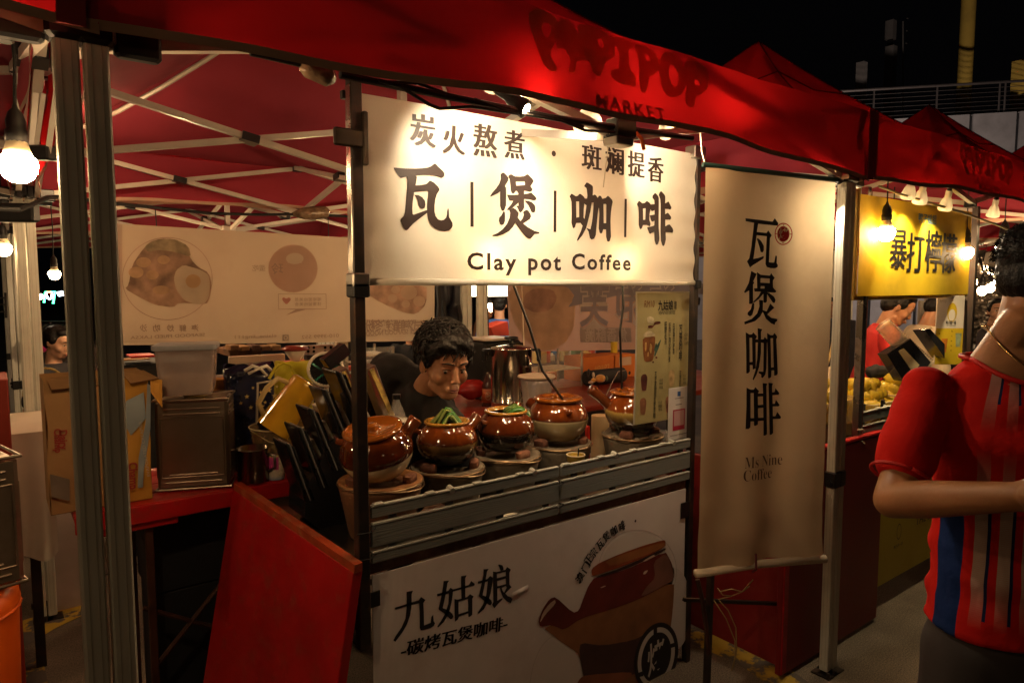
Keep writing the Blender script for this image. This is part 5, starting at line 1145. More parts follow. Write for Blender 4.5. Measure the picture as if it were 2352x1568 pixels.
q=MB(); q.add([(kx0,KY,TZ),(kx0,KY+.24,TZ),(kx0,KY+.24,kz),(kx0,KY,kz),(kx1,KY,TZ),(kx1,KY+.24,TZ),(kx1,KY+.24,kz),(kx1,KY,kz)],[(0,1,2,3),(7,6,5,4),(1,5,6,2),(0,4,5,1)]); q.build('carton_sides',M_card,kt)
for pts in (((105,868),(235,855),(232,882),(118,895)),((275,852),(330,850),(365,868),(300,880)),((345,868),(372,872),(372,935),(346,900))):
    q=MB(); P_=[PY(x,y,KY-.015-.01*i) for i,(x,y) in enumerate(pts)]; q.add(P_+[p+Vector((.002,.006,-.004)) for p in P_],[(0,1,2,3),(7,6,5,4),(0,4,5,1),(1,5,6,2),(2,6,7,3),(3,7,4,0)]); q.build('flap',mat('card_inside',(.22,.12,.045),.85,var=.2) if pts[0][0]<300 else M_cardo,kt)
kyf=KY-.020
kmap=lambda x,z: Vector((x,kyf,z))
def kp(x,y): q=PY(x,y,kyf); return (q.x,q.z)
M_kred=mat('carton_red_print',(.30,.03,.02),.7,var=.1); M_kblue=mat('carton_blue_print',(.22,.26,.28),.7,var=.2)
text('Dairy',kmap,w=.068,h=.032,name='carton_lettering',m=M_kred,parent=kt,bold=.03,at=kp(143,1010),rot=-math.pi/2)
text('Champ',kmap,w=.084,h=.029,name='carton_lettering',m=M_kred,parent=kt,bold=.03,at=kp(131,1012),rot=-math.pi/2)
text('Champ',lambda x,z: Vector((x,kyf-.004,z)),w=.100,h=.038,name='carton_lettering',m=M_kred,parent=kt,bold=.03,at=kp(303,1092),rot=-math.pi/2)
polys([[ [kp(x,y) for x,y in ((338,880),(346,885),(345,985),(330,1080),(328,1118),(316,1120),(318,1050),(334,970))] ],[ [kp(x,y) for x,y in ((290,920),(330,900),(335,960),(300,1000),(280,960))] ]],lambda x,z:Vector((x,kyf-.003,z)),'carton_blue_strip',M_kblue,kt)
text('EVAPORATED CREAMER',lambda x,z:Vector((x,kyf-.005,z)),w=.21,h=.010,name='carton_lettering',m=mat('carton_pale_text',(.42,.38,.30),.7),parent=kt,at=kp(331,1030),rot=math.pi/2+.10)
polys([[ [kp(x,y) for x,y in ((115,1088),(160,1100),(160,1150),(118,1140))] ]],lambda x,z:Vector((x,kyf-.001,z)),'carton_grey_patch',mat('carton_grey_print',(.16,.12,.09),.8,var=.3),kt)
# square oil tin
def tin(loc, rz, w, d, h, label, m=None):
    t=begin('metal_tin',label,'metal tin')
    m=m or mat('dull_tinplate',(.30,.24,.18),.30,.9,var=.25,vscale=4,dirt=(.10,.06,.04),dscale=3,damt=.6)
    q=MB(); q.bbox((-w/2,-d/2,0),(w/2,d/2,h),.012); q.build('body',m,t,merge=True,smooth=False)
    for s in (1,-1):
        q=MB(); e=.004
        q.tube([(-w/2-e,-d/2-e,0.004 if s<0 else h),(w/2+e,-d/2-e,0.004 if s<0 else h),(w/2+e,d/2+e,0.004 if s<0 else h),(-w/2-e,d/2+e,0.004 if s<0 else h),(-w/2-e,-d/2-e,0.004 if s<0 else h)],.0045,6); q.build('rolled_seam',m,t)
    for (ax,sg) in (('y',-1),('x',1),('x',-1)):
        q=MB(); W2=(w if ax=='y' else d)
        def pt(u,v): return Vector((u,-d/2-.001,v)) if ax=='y' else Vector((sg*(w/2+.001),u,v))
        for v in (h-.035,h-.055): q.tube([pt(-W2/2+.03,v),pt(W2/2-.03,v)],.0035,6)
        q.tube([pt(-W2/2+.03,.03),pt(W2/2-.03,.03)],.0035,6); q.tube([pt(-W2/2+.045,.06),pt(W2/2-.045,.06)],.0035,6)
        q.tube([pt(-W2/2+.018,.05),pt(-W2/2+.018,h-.07),pt(W2/2-.018,h-.07),pt(W2/2-.018,.05),pt(-W2/2+.018,.05)],.0028,6)
        q.build('pressed_rib',m,t)
    q=MB(); q.lathe([(0,h+.001),(.045,h+.001),(.045,h+.008),(.04,h+.010),(0,h+.010)],(0,0,0),24); q.build('tin_lid',mat('brassy_lid',(.35,.24,.08),.3,.8,var=.2),t,smooth=True)
    return place(t,loc,rz)
tp=PZ(440,1128,TZ); c=PY(450,1000,2.93)
tin((c.x+.004,2.93,TZ+.004),R(-22),.262,.19,PY(440,910,2.85).z-TZ-.016,'big square metal tin on the red table under the clear tub')
# clear tub on the tin
tbz=PY(440,904,2.90).z; 
t=begin('plastic_tub','translucent plastic tub with lid standing on the big metal tin','plastic tub')
M_tub=mat('milky_plastic',(.36,.28,.25),.25,alpha=.62,var=.08,spec=.6)
def rr(w,d,z,r=.02,n=4):
    out=[]
    for cx,cy,a0 in ((w/2-r,d/2-r,0),(-w/2+r,d/2-r,90),(-w/2+r,-d/2+r,180),(w/2-r,-d/2+r,270)):
        for k in range(n): a=math.radians(a0+90*k/(n-1)); out.append(Vector((cx+r*math.cos(a),cy+r*math.sin(a),z)))
    return out
q=MB(); q.loft([rr(.22,.17,0),rr(.24,.19,.03),rr(.265,.20,.20),rr(.270,.205,.225)],cap=True); q.build('tub_body',M_tub,t,smooth=True)
q=MB(); q.loft([rr(.285,.22,.222),rr(.290,.225,.226),rr(.290,.225,.245),rr(.27,.21,.249)]); q.build('tub_lid',mat('bluish_lid',(.35,.36,.38),.3,alpha=.8,var=.1),t,smooth=True)
q=MB(); q.loft([rr(.20,.15,.004),rr(.215,.165,.085)]); q.build('contents',mat('cream_contents',(.55,.42,.33),.7,var=.2,vscale=20),t,smooth=True)
c=PY(437,1000,2.93); place(t,(c.x,2.93,tbz),R(-18),s=.8)
# clear bucket, tilted amber pitcher, steel mug, can
M_amber=mat('amber_plastic',(.55,.30,.015),.12,alpha=.86,var=.3,vscale=5,spec=.9,coat=1.0)
M_haze=mat('hazy_clear_plastic',(.50,.36,.16),.12,alpha=.42,var=.2,vscale=6,spec=.7)
c=PY(648,1000,2.90)
t=begin('clear_bucket','hazy clear bucket with a wire handle holding the amber pitcher','bucket')
q=MB(); q.lathe([(0,0),(.115,0),(.12,.01),(.150,.235),(.156,.238),(.156,.245),(.149,.245),(.117,.02),(0,.012)],n=36); q.build('bucket_wall',M_haze,t,smooth='all')
q=MB(); q.tube([(.155*math.cos(a),.155*math.sin(a),.243) for a in [k*2*math.pi/32 for k in range(33)]],.004,6); q.tube([(-.155,0,.235),(-.10,-.12,.19),(0,-.165,.15),(.10,-.12,.13),(.155,0,.235)],.003,5); q.build('rim',mat('clear_rim',(.6,.5,.3),.1,alpha=.8),t,smooth='all')
place(t,(c.x,2.93,TZ+.002),s=.8)
t=begin('amber_pitcher','amber plastic pitcher lying upside down in the clear bucket','pitcher')
q=MB(); q.lathe([(.075,0),(.073,.002),(.064,.22),(.060,.232),(.040,.238),(0,.24)],n=32); q.build('pitcher_body',M_amber,t,smooth='all')
q=MB(); q.tube([(-.066,0,.19),(-.11,0,.185),(-.125,0,.13),(-.115,0,.06),(-.074,0,.035)],.011,10); q.build('handle',mat('pale_amber',(.6,.45,.2),.08,alpha=.6),t,smooth='all')
pa=PY(628,985,2.84); pb=PY(706,876,2.80); ax=(pb-pa).normalized()
t.rotation_mode='QUATERNION'; M3=Matrix((ax.cross(Vector((0,1,0))).cross(ax).normalized()*1,Vector((0,1,0)),ax)).transposed()
zax=ax; xax=Vector((0,1,0)).cross(zax).normalized(); yax=zax.cross(xax)
t.rotation_quaternion=Matrix((xax,yax,zax)).transposed().to_quaternion(); t.location=pa+ax*.0; k_=(pb-pa).length/.235; t.scale=(k_,k_,k_)
c=PY(584,1090,2.80)
t=begin('steel_mug','dark steel mug with a long handle on the red table','mug')
q=MB(); q.lathe([(0,0),(.072,0),(.076,.01),(.076,.165),(.084,.170),(.084,.176),(.074,.174),(.070,.02),(0,.02)],n=32); q.build('mug_body',mat('smoked_steel',(.20,.17,.13),.25,1,var=.3,vscale=5),t,smooth='all')
q=MB(); q.tube([(.076,0,.14),(.11,0,.135),(.11,0,.07),(.076,0,.05)],.007,8); q.tube([(-.08,0,.165),(-.16,0,.160)],.005,6); q.build('handle',M_steel,t,smooth='all')
place(t,(c.x,2.815,TZ+.003),-.6,s=.8)
c=PY(635,1090,2.80)
t=begin('milk_can','small open milk can with pink and white label beside the rack','can')
q=MB(); q.lathe([(0,0),(.038,0),(.040,.004),(.040,.122),(.038,.126),(.037,.110),(0,.105)],n=28); q.build('can_body',banded('can_label',[(0,(.12,.25,.45)),(.2,(.6,.55,.45)),(.42,(.6,.5,.4)),(.45,(.45,.05,.22)),(.9,(.42,.05,.20)),(.93,(.45,.35,.12))],lo=0,hi=.126,rough=.35,wob=.004),t,smooth='all')
q=MB(); q.grid(lambda u,v: Vector((.0405*math.cos(-1.9+1.2*u), .0405*math.sin(-1.9+1.2*u), .02+.09*v)),8,2); q.build('nutrition_panel',mat('cream_panel',(.6,.54,.40),.5,var=.3,vscale=90),t,smooth='all')
q=MB(); q.lathe([(.0385,.122),(.0415,.124),(.0415,.128),(.0385,.127)],n=28); q.build('rim',M_chrome,t,smooth='all')
place(t,(c.x,2.80,TZ+.002),.3,s=.86)
# star bag, yellow bag, fan
def bagmesh(x0,x1,y0,z0,z1,dep,m,par,nm,seed=0,top=.03):
    q=MB(); rings=[]
    for k in range(9):
        v=k/8; z=z0+(z1-z0)*v; w=(x1-x0)/2*(1-.06*v); d=dep/2*(1-.55*v); ring=[]
        for i in range(28):
            a=2*math.pi*i/28; ca,sa=math.cos(a),math.sin(a); sq=(abs(ca)**5+abs(sa)**5)**(-.2)
            p=Vector(((x0+x1)/2+w*ca*sq,y0+dep/2+d*sa*sq,z+(top*math.sin(a*3+seed) if k==8 else 0)))
            ring.append(p+Vector((noise.noise(p*9+Vector((seed,0,0))),noise.noise(p*9+Vector((0,seed,3))),0))*.016)
        rings.append(ring)
    q.loft(rings); return q.build(nm,m,par,smooth='all')
SYb=3.02
t=thing('star_bag','glossy navy shopping bag printed with gold stars, white cord knot on top','bag',PY(590,890,SYb))
xa=PY(522,890,SYb).x; xb=PY(642,890,SYb).x; za=PY(590,965,SYb).z; zb=PY(590,845,SYb).z
bagmesh(xa,xb,SYb,TZ+.003,zb,.13,mat('navy_glossy_bag',(.012,.014,.035),.18,var=.3,vscale=10,bump=.5,bscale=9,coat=.5),t,'bag_body',1,.02)
M_star=mat('gold_star_print',(.50,.38,.12),.4,var=.1)
def star(cx,cz,r_): return [(cx+(r_ if k%2==0 else r_*.42)*math.cos(math.pi/2+k*math.pi/5), cz+(r_ if k%2==0 else r_*.42)*math.sin(math.pi/2+k*math.pi/5)) for k in range(10)]
sp_=[]
for (x,y,r_) in ((607,939,.013),(626,920,.014),(650,920,.0),(634,951,.012),(610,958,.013),(640,933,.013),(598,925,.008),(618,948,.008),(643,946,.008),(590,950,.008),(645,912,.007),(566,935,.01),(575,960,.009),(552,950,.008),(580,915,.007)):
    if r_: 
        a=PY(x-10 if x>600 else x,y-25,SYb-.004); sp_.append([star(a.x,a.z,r_*1.1)])
for g_ in sp_: polys([g_],lambda x,z:Vector((x,SYb-.011,z)),'star',M_star,t)
q=MB(); a=PY(592,880,SYb-.014); b_=PY(590,970,SYb-.014); c_=PY(640,872,SYb-.014); q.tube([b_,a,c_],.006,5); q.build('bag_trim',mat('grey_trim',(.3,.26,.2),.5),t)
q=MB(); w=[PY(562,852,SYb-.01),PY(580,840,SYb-.02),PY(596,846,SYb-.03),PY(612,840,SYb-.02),PY(622,850,SYb-.01)]; q.tube(w,.008,7); q.tube([PY(570,858,SYb-.02),PY(597,845,SYb-.035),PY(612,862,SYb-.02)],.007,7); q.build('cord_knot',mat('white_cord',(.65,.6,.5),.7),t,smooth='all')
q=MB(); q.tube([PY(618,870,SYb),PY(632,845,SYb),PY(650,832,SYb),PY(668,840,SYb),PY(678,870,SYb)],.007,6); q.build('yellow_handle',mat('yellow_bag_fabric',(.50,.42,.015),.7,var=.08,vscale=4,bump=.2,bscale=20,translucent=.15),t)
t=thing('yellow_bag','plain yellow tote bag standing behind the amber pitcher','bag',PY(690,920,3.10))
xa=PY(640,890,3.10).x; xb=PY(732,890,3.10).x; zb=PY(690,835,3.10).z
bagmesh(xa,xb,3.10,TZ+.003,zb,.13,MATS['yellow_bag_fabric'],t,'bag_body',7,.012)
t=begin('desk_fan','small round desk fan with teal back and white rim','fan')
q=MB(); q.lathe([(.078,-.03),(.098,-.02),(.104,0),(.100,.018),(.088,.022),(.086,.01),(.09,-.01),(0,-.018)],n=36,T=Matrix.Rotation(R(90),4,'X')); q.build('fan_ring',mat('white_fan_plastic',(.62,.55,.45),.35,var=.05),t,smooth='all')
q=MB()
for k in range(32):
    a=k*2*math.pi/32; q.tube([(.02*math.cos(a),-.022,.02*math.sin(a)),(.055*math.cos(a+.25),-.028,.055*math.sin(a+.25)),(.087*math.cos(a+.45),-.020,.087*math.sin(a+.45))],.0016,4)
q.lathe([(0,.030),(.020,.029),(.022,.02),(0,.018)],n=20,T=Matrix.Rotation(R(90),4,'X')); q.build('fan_grille',M_blackp,t)
q=MB(); q.lathe([(0,.006),(.085,.006)],n=32,T=Matrix.Rotation(R(90),4,'X')); q.build('fan_dark_inside',M_blackm,t)
for k in range(5):
    a=k*2*math.pi/5; q=MB(); T=Matrix.Rotation(a,4,'Y')@Matrix.Translation((.048,.0,0))@Matrix.Rotation(R(25),4,'X'); q.box((-.03,-.002,-.022),(.032,.002,.022),T); q.build('fan_blade',mat('teal_plastic',(.02,.28,.20),.3,var=.1),t)
q=MB(); q.lathe([(.055,-.06),(.088,-.045),(.100,-.022),(.0,-.022)],n=32,T=Matrix.Rotation(R(-90),4,'X')@Matrix.Scale(-1,4,(0,0,1))); q.build('fan_back',MATS['teal_plastic'],t,smooth='all')
q=MB(); q.bbox((-.012,.02,-.20),(.012,.04,-.05),.003); q.lathe([(0,-.225),(.075,-.225),(.080,-.20),(.06,-.19),(0,-.19)],n=28); q.build('fan_stand',mat('white_fan_plastic',(.62,.55,.45)),t,smooth=True)
fp_=PY(748,848,2.98); place(t,fp_,R(-25),s=.8); q=MB(); q.bbox((fp_.x-.07,2.90,.864),(fp_.x+.07,3.01,fp_.z-.182),.005); tag(q.build('fan_box_stand',mat('kraft_cardboard',(.3,.2,.1)),merge=True),'plain carton under the desk fan','box')
# ================================================================ RIGHT BACK TABLE
def upright(name,label,cat,x,yb,yt,Yc,zbase=None): 
    """root on the object's own base seen at (x,yb), returns root, base point and height"""
    b_=PY(x,yb,Yc); t_=PY(x,yt,Yc); t=begin(name,label,cat); return t,b_,t_.z-b_.z
# steel boiler
b_=PY(1188,945,3.30); zt_=PY(1188,803,3.30).z; zb_=TZ2+.002; hh=zt_-zb_; r_=.128
t=begin('steel_boiler','tall shiny steel water boiler with black knob lid and side grips','water boiler')
q=MB(); q.lathe([(0,0),(r_,0),(r_,.06),(r_+.003,.065),(r_,.07),(r_,hh),(r_+.006,hh+.004),(r_-.004,hh+.012),(.04,hh+.026),(0,hh+.028)],n=48); q.build('body',mat('mirror_steel',(.62,.56,.48),.16,1,var=.12,vscale=3),t,smooth='all')
q=MB(); q.lathe([(.035,hh+.026),(.012,hh+.030),(.012,hh+.052),(.042,hh+.062),(.045,hh+.070),(.038,hh+.078),(0,hh+.080)],n=28); q.build('lid_knob',M_blackp,t,smooth='all')
for a in (math.atan2(-RGT.y,-RGT.x), math.atan2(RGT.y,RGT.x)):
    T=Matrix.Rotation(a,4,'Z'); q=MB(); q.bbox((r_,-.03,hh-.01),(r_+.052,.03,hh+.002),.003,T); q.bbox((r_+.028,-.035,hh-.075),(r_+.056,.035,hh-.002),.006,T); q.build('grip',M_blackp,t,merge=True)
q=MB(); q.tube([(.04,-r_-.006,hh-.14),(.04,-r_-.006,hh-.05)],.010,8); q.tube([(.0,-r_-.004,hh-.10),(.08,-r_+.01,hh-.10)],.005,6); q.build('sight_glass',M_chrome,t,smooth='all')
place(t,(b_.x,3.36,zb_))
# blender jug
t=begin('blender_jug','ribbed clear blender jug with white lid in front of the boiler','blender')
bp0=PY(1232,950,2.95); zt_=PY(1232,858,2.95).z; hh=.26
q=MB(); 
rings=[]
for z,r0 in ((0,.060),(.03,.062),(.22,.085),(.235,.088),(.26,.088)):
    rings.append([Vector(((r0+.004*math.cos(a*12))*math.cos(a),(r0+.004*math.cos(a*12))*math.sin(a),z)) for a in [2*math.pi*i/48 for i in range(48)]])
q.loft(rings); q.build('jug_body',mat('foggy_plastic',(.55,.50,.50),.12,alpha=.5,var=.15,vscale=8,spec=.8),t,smooth='all')
q=MB(); q.lathe([(0,.262),(.100,.262),(.108,.268),(.104,.276),(.06,.284),(.01,.287),(0,.287)],n=36); q.build('jug_lid',mat('cream_lid_plastic',(.62,.52,.40),.4,var=.04),t,smooth='all')
q=MB(); q.tube([(.085,0,.22),(.125,0,.21),(.12,0,.08),(.065,0,.05)],.009,8); q.build('handle',mat('foggy_plastic',(.55,.5,.5)),t,smooth='all')
place(t,(bp0.x,2.95,zt_-.285),.3); 
q=MB(); q.bbox((bp0.x-.12,2.86,CZ-.02),(bp0.x+.12,3.04,zt_-.287),.006); tag(q.build('blender_motor',mat('dark_blender_base',(.03,.03,.032),.4),merge=True),'dark motor base under the ribbed blender jug','base')
# black urn with a root beer bottle before it
t=thing('black_urn','boxy black drink urn behind the vendor with a white tray on top','urn',PY(1145,860,3.75))
a=PY(1112,785,3.75); c=PY(1168,940,3.75); q=MB(); q.bbox((a.x,3.75,TZ2+.002),(c.x+.12,4.0,a.z),.015); q.build('body',M_blackp,t,merge=True)
q=MB(); q.bbox((a.x,3.74,a.z+.002),(c.x+.06,4.0,a.z+.018),.004); q.build('tray',mat('pale_tray',(.5,.42,.33),.5,var=.2),t,merge=True)
q=MB(); q.bbox((a.x-.0,3.735,a.z-.09),(c.x+.12,3.749,a.z-.02),.003); q.build('lid_band',M_gloss,t)
t=thing('soda_bottle','dark soda bottle with a rust red label and white oval mark behind the vendor\'s cheek','bottle',PY(1122,890,3.6))
p=PY(1121,900,3.6); q=MB(); q.lathe([(0,-.14),(.04,-.14),(.042,-.13),(.042,.04),(.030,.08),(.014,.115),(.014,.13)],(p.x,3.6,p.z),24); q.build('bottle_body',mat('dark_cola',(.05,.015,.01),.06,coat=.5),t,smooth='all')
q=MB(); q.lathe([(.043,-.065),(.043,.025)],(p.x,3.6,p.z),28); q.build('label',mat('rust_label',(.30,.07,.02),.5,var=.1),t,smooth='all')
va2=math.atan2(-3.6,-p.x); polys([[circ(0,p.z-.02,.020,.026,20),circ(0,p.z-.02,.017,.022,20)]],lambda x_,z:Vector((p.x+.0435*math.cos(va2+x_/.043),3.6+.0435*math.sin(va2+x_/.043),z)),'oval_mark',mat('pale_mark',(.55,.42,.3),.5),t)
text('A&W',lambda x_,z:Vector((p.x+.0437*math.cos(va2+x_/.043),3.6+.0437*math.sin(va2+x_/.043),z)),w=.026,h=.014,name='label_lettering',m=MATS['pale_mark'],parent=t,bold=.02,at=(0,p.z-.02),rot=.3)
# plastic bags, strewn on the table behind his chin
def lump(name,label,cat,p,rad,m,seed,n=20,amp=.25):
    q=MB(); q.ell((0,0,0),(1,1,1),n=n,k=12)
    for v in q.v:
        k=1+amp*noise.noise(v*2.2+Vector((seed,0,0)))+amp*.5*noise.noise(v*5+Vector((0,seed,0))); v*=k; v.x*=rad[0]; v.y*=rad[1]; v.z*=rad[2]; v+=Vector(p)
    return tag(q.build(name,m,smooth='all'),label,cat)
lump('plastic_bag','crumpled red plastic bag on the table behind the vendor\'s chin','plastic bag',PY(1085,893,3.7),(.12,.1,.06),mat('red_plastic_film',(.38,.02,.015),.22,var=.3,translucent=.3),3)
lump('plastic_bag','crumpled whitish plastic bag beside the boxes behind the tub','plastic bag',PY(505,882,3.2),(.08,.06,.04),mat('white_plastic_film',(.5,.42,.38),.3,var=.2,translucent=.3),5)
# glass case
def glasscase(x0p,x1p,ytp,ybp,Yc,label,shelves=1,dep=.3):
    a=PY(x0p,ybp,Yc); c=PY(x1p,ytp,Yc); t=thing('glass_case',label,'display case',a); z0,z1=a.z,c.z; X0,X1=a.x,c.x
    q=MB()
    for x in (X0,X1-.015):
        for y in (Yc,Yc+dep-.015): q.bbox((x,y,z0),(x+.015,y+.015,z1),.002)
    q.bbox((X0,Yc,z0-.015),(X1,Yc+dep,z0),.003); q.build('case_frame',mat('aluminium',(.5,.45,.38),.35,.9,var=.1),t)
    for k in range(1,shelves+1):
        z=z0+(z1-z0)*k/(shelves+1); q=MB(); q.bbox((X0+.01,Yc+.01,z),(X1-.01,Yc+dep-.01,z+.008),.002); q.build('shelf',mat('speckled_shelf',(.55,.48,.36),.4,var=.3,vscale=40),t)
    q=MB(); q.box((X0+.003,Yc+.002,z0),(X1-.003,Yc+.004,z1)); q.build('glass_pane',mat('case_glass',(.8,.78,.7),.05,alpha=.12,var=0,spec=.7),t)
    return t
gp=PY(1237,880,3.9)
glasscase(1238,1340,806,898,3.90,'glass case on the dark red table between boiler and orange cartons')
glasscase(832,906,795,862,4.15,'glass shelf case with pale shelves left of the vendor',2)
for x0p,x1p,ytp,ybp,lb,col in ((1340,1412,815,893,'orange lemon carton with upside down script, behind the black speaker',(.52,.14,.02)),(1413,1462,812,885,'plain orange carton end at the menu board\'s edge',(.55,.17,.03)),(1262,1335,862,893,'orange carton seen through the glass case',(.45,.13,.02))):
    a=PY(x0p,ybp,4.02); c=PY(x1p,ytp,4.02); t=thing('orange_carton',lb,'carton',(a.x,4.02,TZ2))
    y0=4.02 if x1p!=1335 else 4.30
    q=MB(); q.bbox((a.x,y0,TZ2+.001),(c.x-.006,y0+.24,c.z),.004); q.build('carton_body',mat('orange_card_%d'%int(col[0]*100),col,.7,var=.12,vscale=4),t,merge=True)
    if x0p==1340: text('Lemon',lambda x,z: Vector((x,4.017,z)),w=-.17,h=-.05,name='carton_script',m=mat('pale_orange_print',(.6,.35,.12),.6),parent=t,bold=-.005,shear=.4,at=((a.x+c.x)/2+.03,c.z-.10),rot=.05)
    if x0p==1413:
        polys([[rect(a.x+.04,c.z-.09,a.x+.19,c.z-.02)]],lambda x,z:Vector((x,4.017,z)),'white_label',mat('dull_label',(.5,.38,.28),.6),t); polys([[circ(a.x+.17,c.z-.16,.014,.016,14)]],lambda x,z:Vector((x,4.0165,z)),'hand_hole',M_blackm,t)
q=MB(); p=PY(1420,800,4.15); q.lathe([(0,0),(.03,0),(.03,.10),(0,.10)],(p.x,4.2,PY(1420,812,4.15).z),16); tag(q.build('yellow_can',mat('yellow_can_paint',(.55,.42,.03),.4),smooth=True),'small yellow can on top of the orange cartons','can')
# speaker and plush toy
p=PY(1400,872,3.82); q=MB(); a=PY(1352,873,3.82); c=PY(1437,872,3.82); 
t=thing('speaker','long black cylinder speaker lying before the orange cartons','speaker',p)
ax=Vector((1,0,0)); zc_=TZ2+.062; q.tube([(a.x,3.85,zc_),(a.x+.012,3.85,zc_),(c.x-.012,3.85,zc_),(c.x,3.85,zc_)],[.048,.060,.060,.048],24); q.build('speaker_body',mat('speaker_cloth',(.012,.012,.016),.7,var=.3,vscale=40),t,smooth='all')
q=MB(); q.tube([(a.x-.001,3.85,zc_),(a.x-.006,3.85,zc_)],[.04,.036],24); q.build('speaker_end',M_blackp,t)
t=thing('plush_toy','small orange and white plush toy leaning on the black speaker','plush toy',PY(1380,880,3.78))
def bl_(x,y,rx,rz2,col,nm,Yq=3.76): 
    q=MB(); p=PY(x,y,Yq); q.ell((p.x,Yq,p.z),(rx,rx*.8,rz2),n=16,k=10); return q.build(nm,mat(nm+'_plush',col,.9,var=.15,bump=.4,bscale=80,sheen=.5),t,smooth='all')
bl_(1379,869,.045,.032,(.45,.22,.05),'toy_body'); bl_(1363,873,.022,.018,(.5,.26,.06),'toy_head'); bl_(1363,861,.012,.022,(.55,.45,.35),'toy_ear',3.78); bl_(1393,869,.014,.02,(.10,.16,.13),'toy_scarf'); bl_(1357,878,.022,.012,(.50,.36,.28),'toy_paw',3.75); bl_(1352,855,.014,.028,(.015,.012,.012),'toy_dark_ear',3.80)
q=MB(); q.tube([PY(1437,850,3.8),PY(1420,853,3.7),PY(1405,880,3.5),PY(1390,912,3.2)],.0035,5); tag(q.build('speaker_wire',mat('grey_wire',(.3,.25,.22),.5)),'thin grey wire looping over the black speaker','wire')
# black jacket / backpack hanging and things beyond
t=thing('hanging_jacket','black jacket and straps hanging beside the white leg behind the vendor','jacket',PY(1040,700,4.5))
q=MB(); P0=PY(1012,650,4.5); P1=PY(1080,650,4.5)
def jf(u,v):
    x=PY(1010+72*u-(8 if v>.5 else 0)*(1-u),650+95*v,4.5); return x+Vector((0,.05*noise.noise(Vector((u*4,v*2,1)))-.03*math.sin(u*9),-.06*abs(u-.4)*v))
q.grid(jf,20,20); q.add([jf(0,0)+Vector((0,.06,0)),jf(1,0)+Vector((0,.06,0)),jf(1,1)+Vector((0,.06,0)),jf(0,1)+Vector((0,.06,0))],[(0,1,2,3)]); q.build('jacket_cloth',mat('black_nylon',(.012,.012,.018),.45,var=.4,bump=.4,bscale=12),t,smooth='all')
for x0_,y0_,x1_,y1_ in ((1006,650,1006,745),(1018,690,1016,748),(1052,700,1054,755)):
    q=MB(); q.tube([PY(x0_,y0_,4.42),PY((x0_+x1_)/2+3,(y0_+y1_)/2,4.42),PY(x1_,y1_,4.42)],.018,4,sq=True); q.build('strap',M_blackm,t)
lump('cream_hood','pale rounded machine cover behind the vendor\'s hair','cover',PY(1010,752,5.2),(.30,.2,.15),mat('cream_enamel',(.6,.5,.38),.3,var=.05),9,amp=.05)
lump('wooden_scoop','tan curved wooden piece hanging low behind the jacket','scoop',PY(1060,745,5.0),(.08,.03,.14),mat('tan_wood',(.42,.24,.09),.5,var=.2),4,amp=.1)
q=MB(); a=PY(1127,712,6.2); c=PY(1160,800,6.2); q.bbox((a.x,6.2,c.z-.6),(c.x,6.5,c.z+.12),.01); tag(q.build('yellow_crate',mat('ochre_box',(.42,.26,.05),.6,var=.2),merge=True),'ochre box standing behind the white leg','box')
q=MB(); P_=[PY(1127,752,5.4),PY(1145,745,5.4),PY(1166,738,5.4),PY(1170,770,5.4),PY(1135,772,5.4)]; q.add([v for v in P_]+[v+Vector((0,.2,0)) for v in P_],[(0,1,2,3,4),(9,8,7,6,5)]+[(i,i+5,(i+1)%5+5,(i+1)%5) for i in range(5)]); tag(q.build('red_cushion',mat('red_vinyl',(.28,.03,.015),.35,var=.2)),'red padded lid propped open behind the white leg','lid')

# ================================================================ CLUTTER BEYOND THE BACK TABLE
def boxat(name,label,cat,x0p,x1p,ytp,ybp,Yc,dep,m,down=None,r=.005,par=None,grp=None):
    a=PY(x0p,ybp,Yc); c=PY(x1p,ytp,Yc); q=MB(); q.bbox((min(a.x,c.x),Yc,down if down is not None else a.z),(max(a.x,c.x),Yc+dep,c.z),r)
    o=q.build(name,m,par,merge=True); return tag(o,label,cat,grp) if par is None else o
M_pale=mat('pale_board',(.50,.38,.28),.7,var=.1,vscale=3)
t=thing('display_shelf','white shelf unit with pegboard and paper rolls behind the yellow bag','shelf',PY(700,830,4.7))
boxat('back_panel',None,None,530,598,815,905,4.8,.04,M_pale,par=t); boxat('back_panel',None,None,599,655,812,900,4.8,.04,M_pale,par=t)
boxat('pegboard',None,None,700,770,790,850,4.75,.03,mat('pegboard_white',(.52,.40,.34),.7,var=.06),par=t)
q=MB()
for i in range(5):
    for j in range(5):
        p=PY(708+ (i if i<2 else i)*13,798+j*9,4.744); 
        if i==2: continue
        q.lathe([(0,0),(.011,0)],(p.x,4.745,p.z),8,T=Matrix.Rotation(R(90),4,'X'))
o=q.build('peg_hole',M_blackm,t); o['kind']='stuff'
boxat('shelf_plank',None,None,662,735,838,845,4.6,.25,mat('brown_shelf',(.22,.08,.04),.5,var=.2),par=t); boxat('orange_box',None,None,656,722,830,840,4.55,.2,mat('orange_red_box',(.45,.10,.04),.6,var=.1),par=t)
boxat('shelf_side',None,None,662,668,845,905,4.6,.25,MATS['brown_shelf'],par=t); boxat('shelf_side',None,None,727,733,845,905,4.6,.25,MATS['brown_shelf'],par=t)
t=thing('paper_dripper','white dripper with a red rim standing on the shelf','dripper',PY(682,820,4.55))
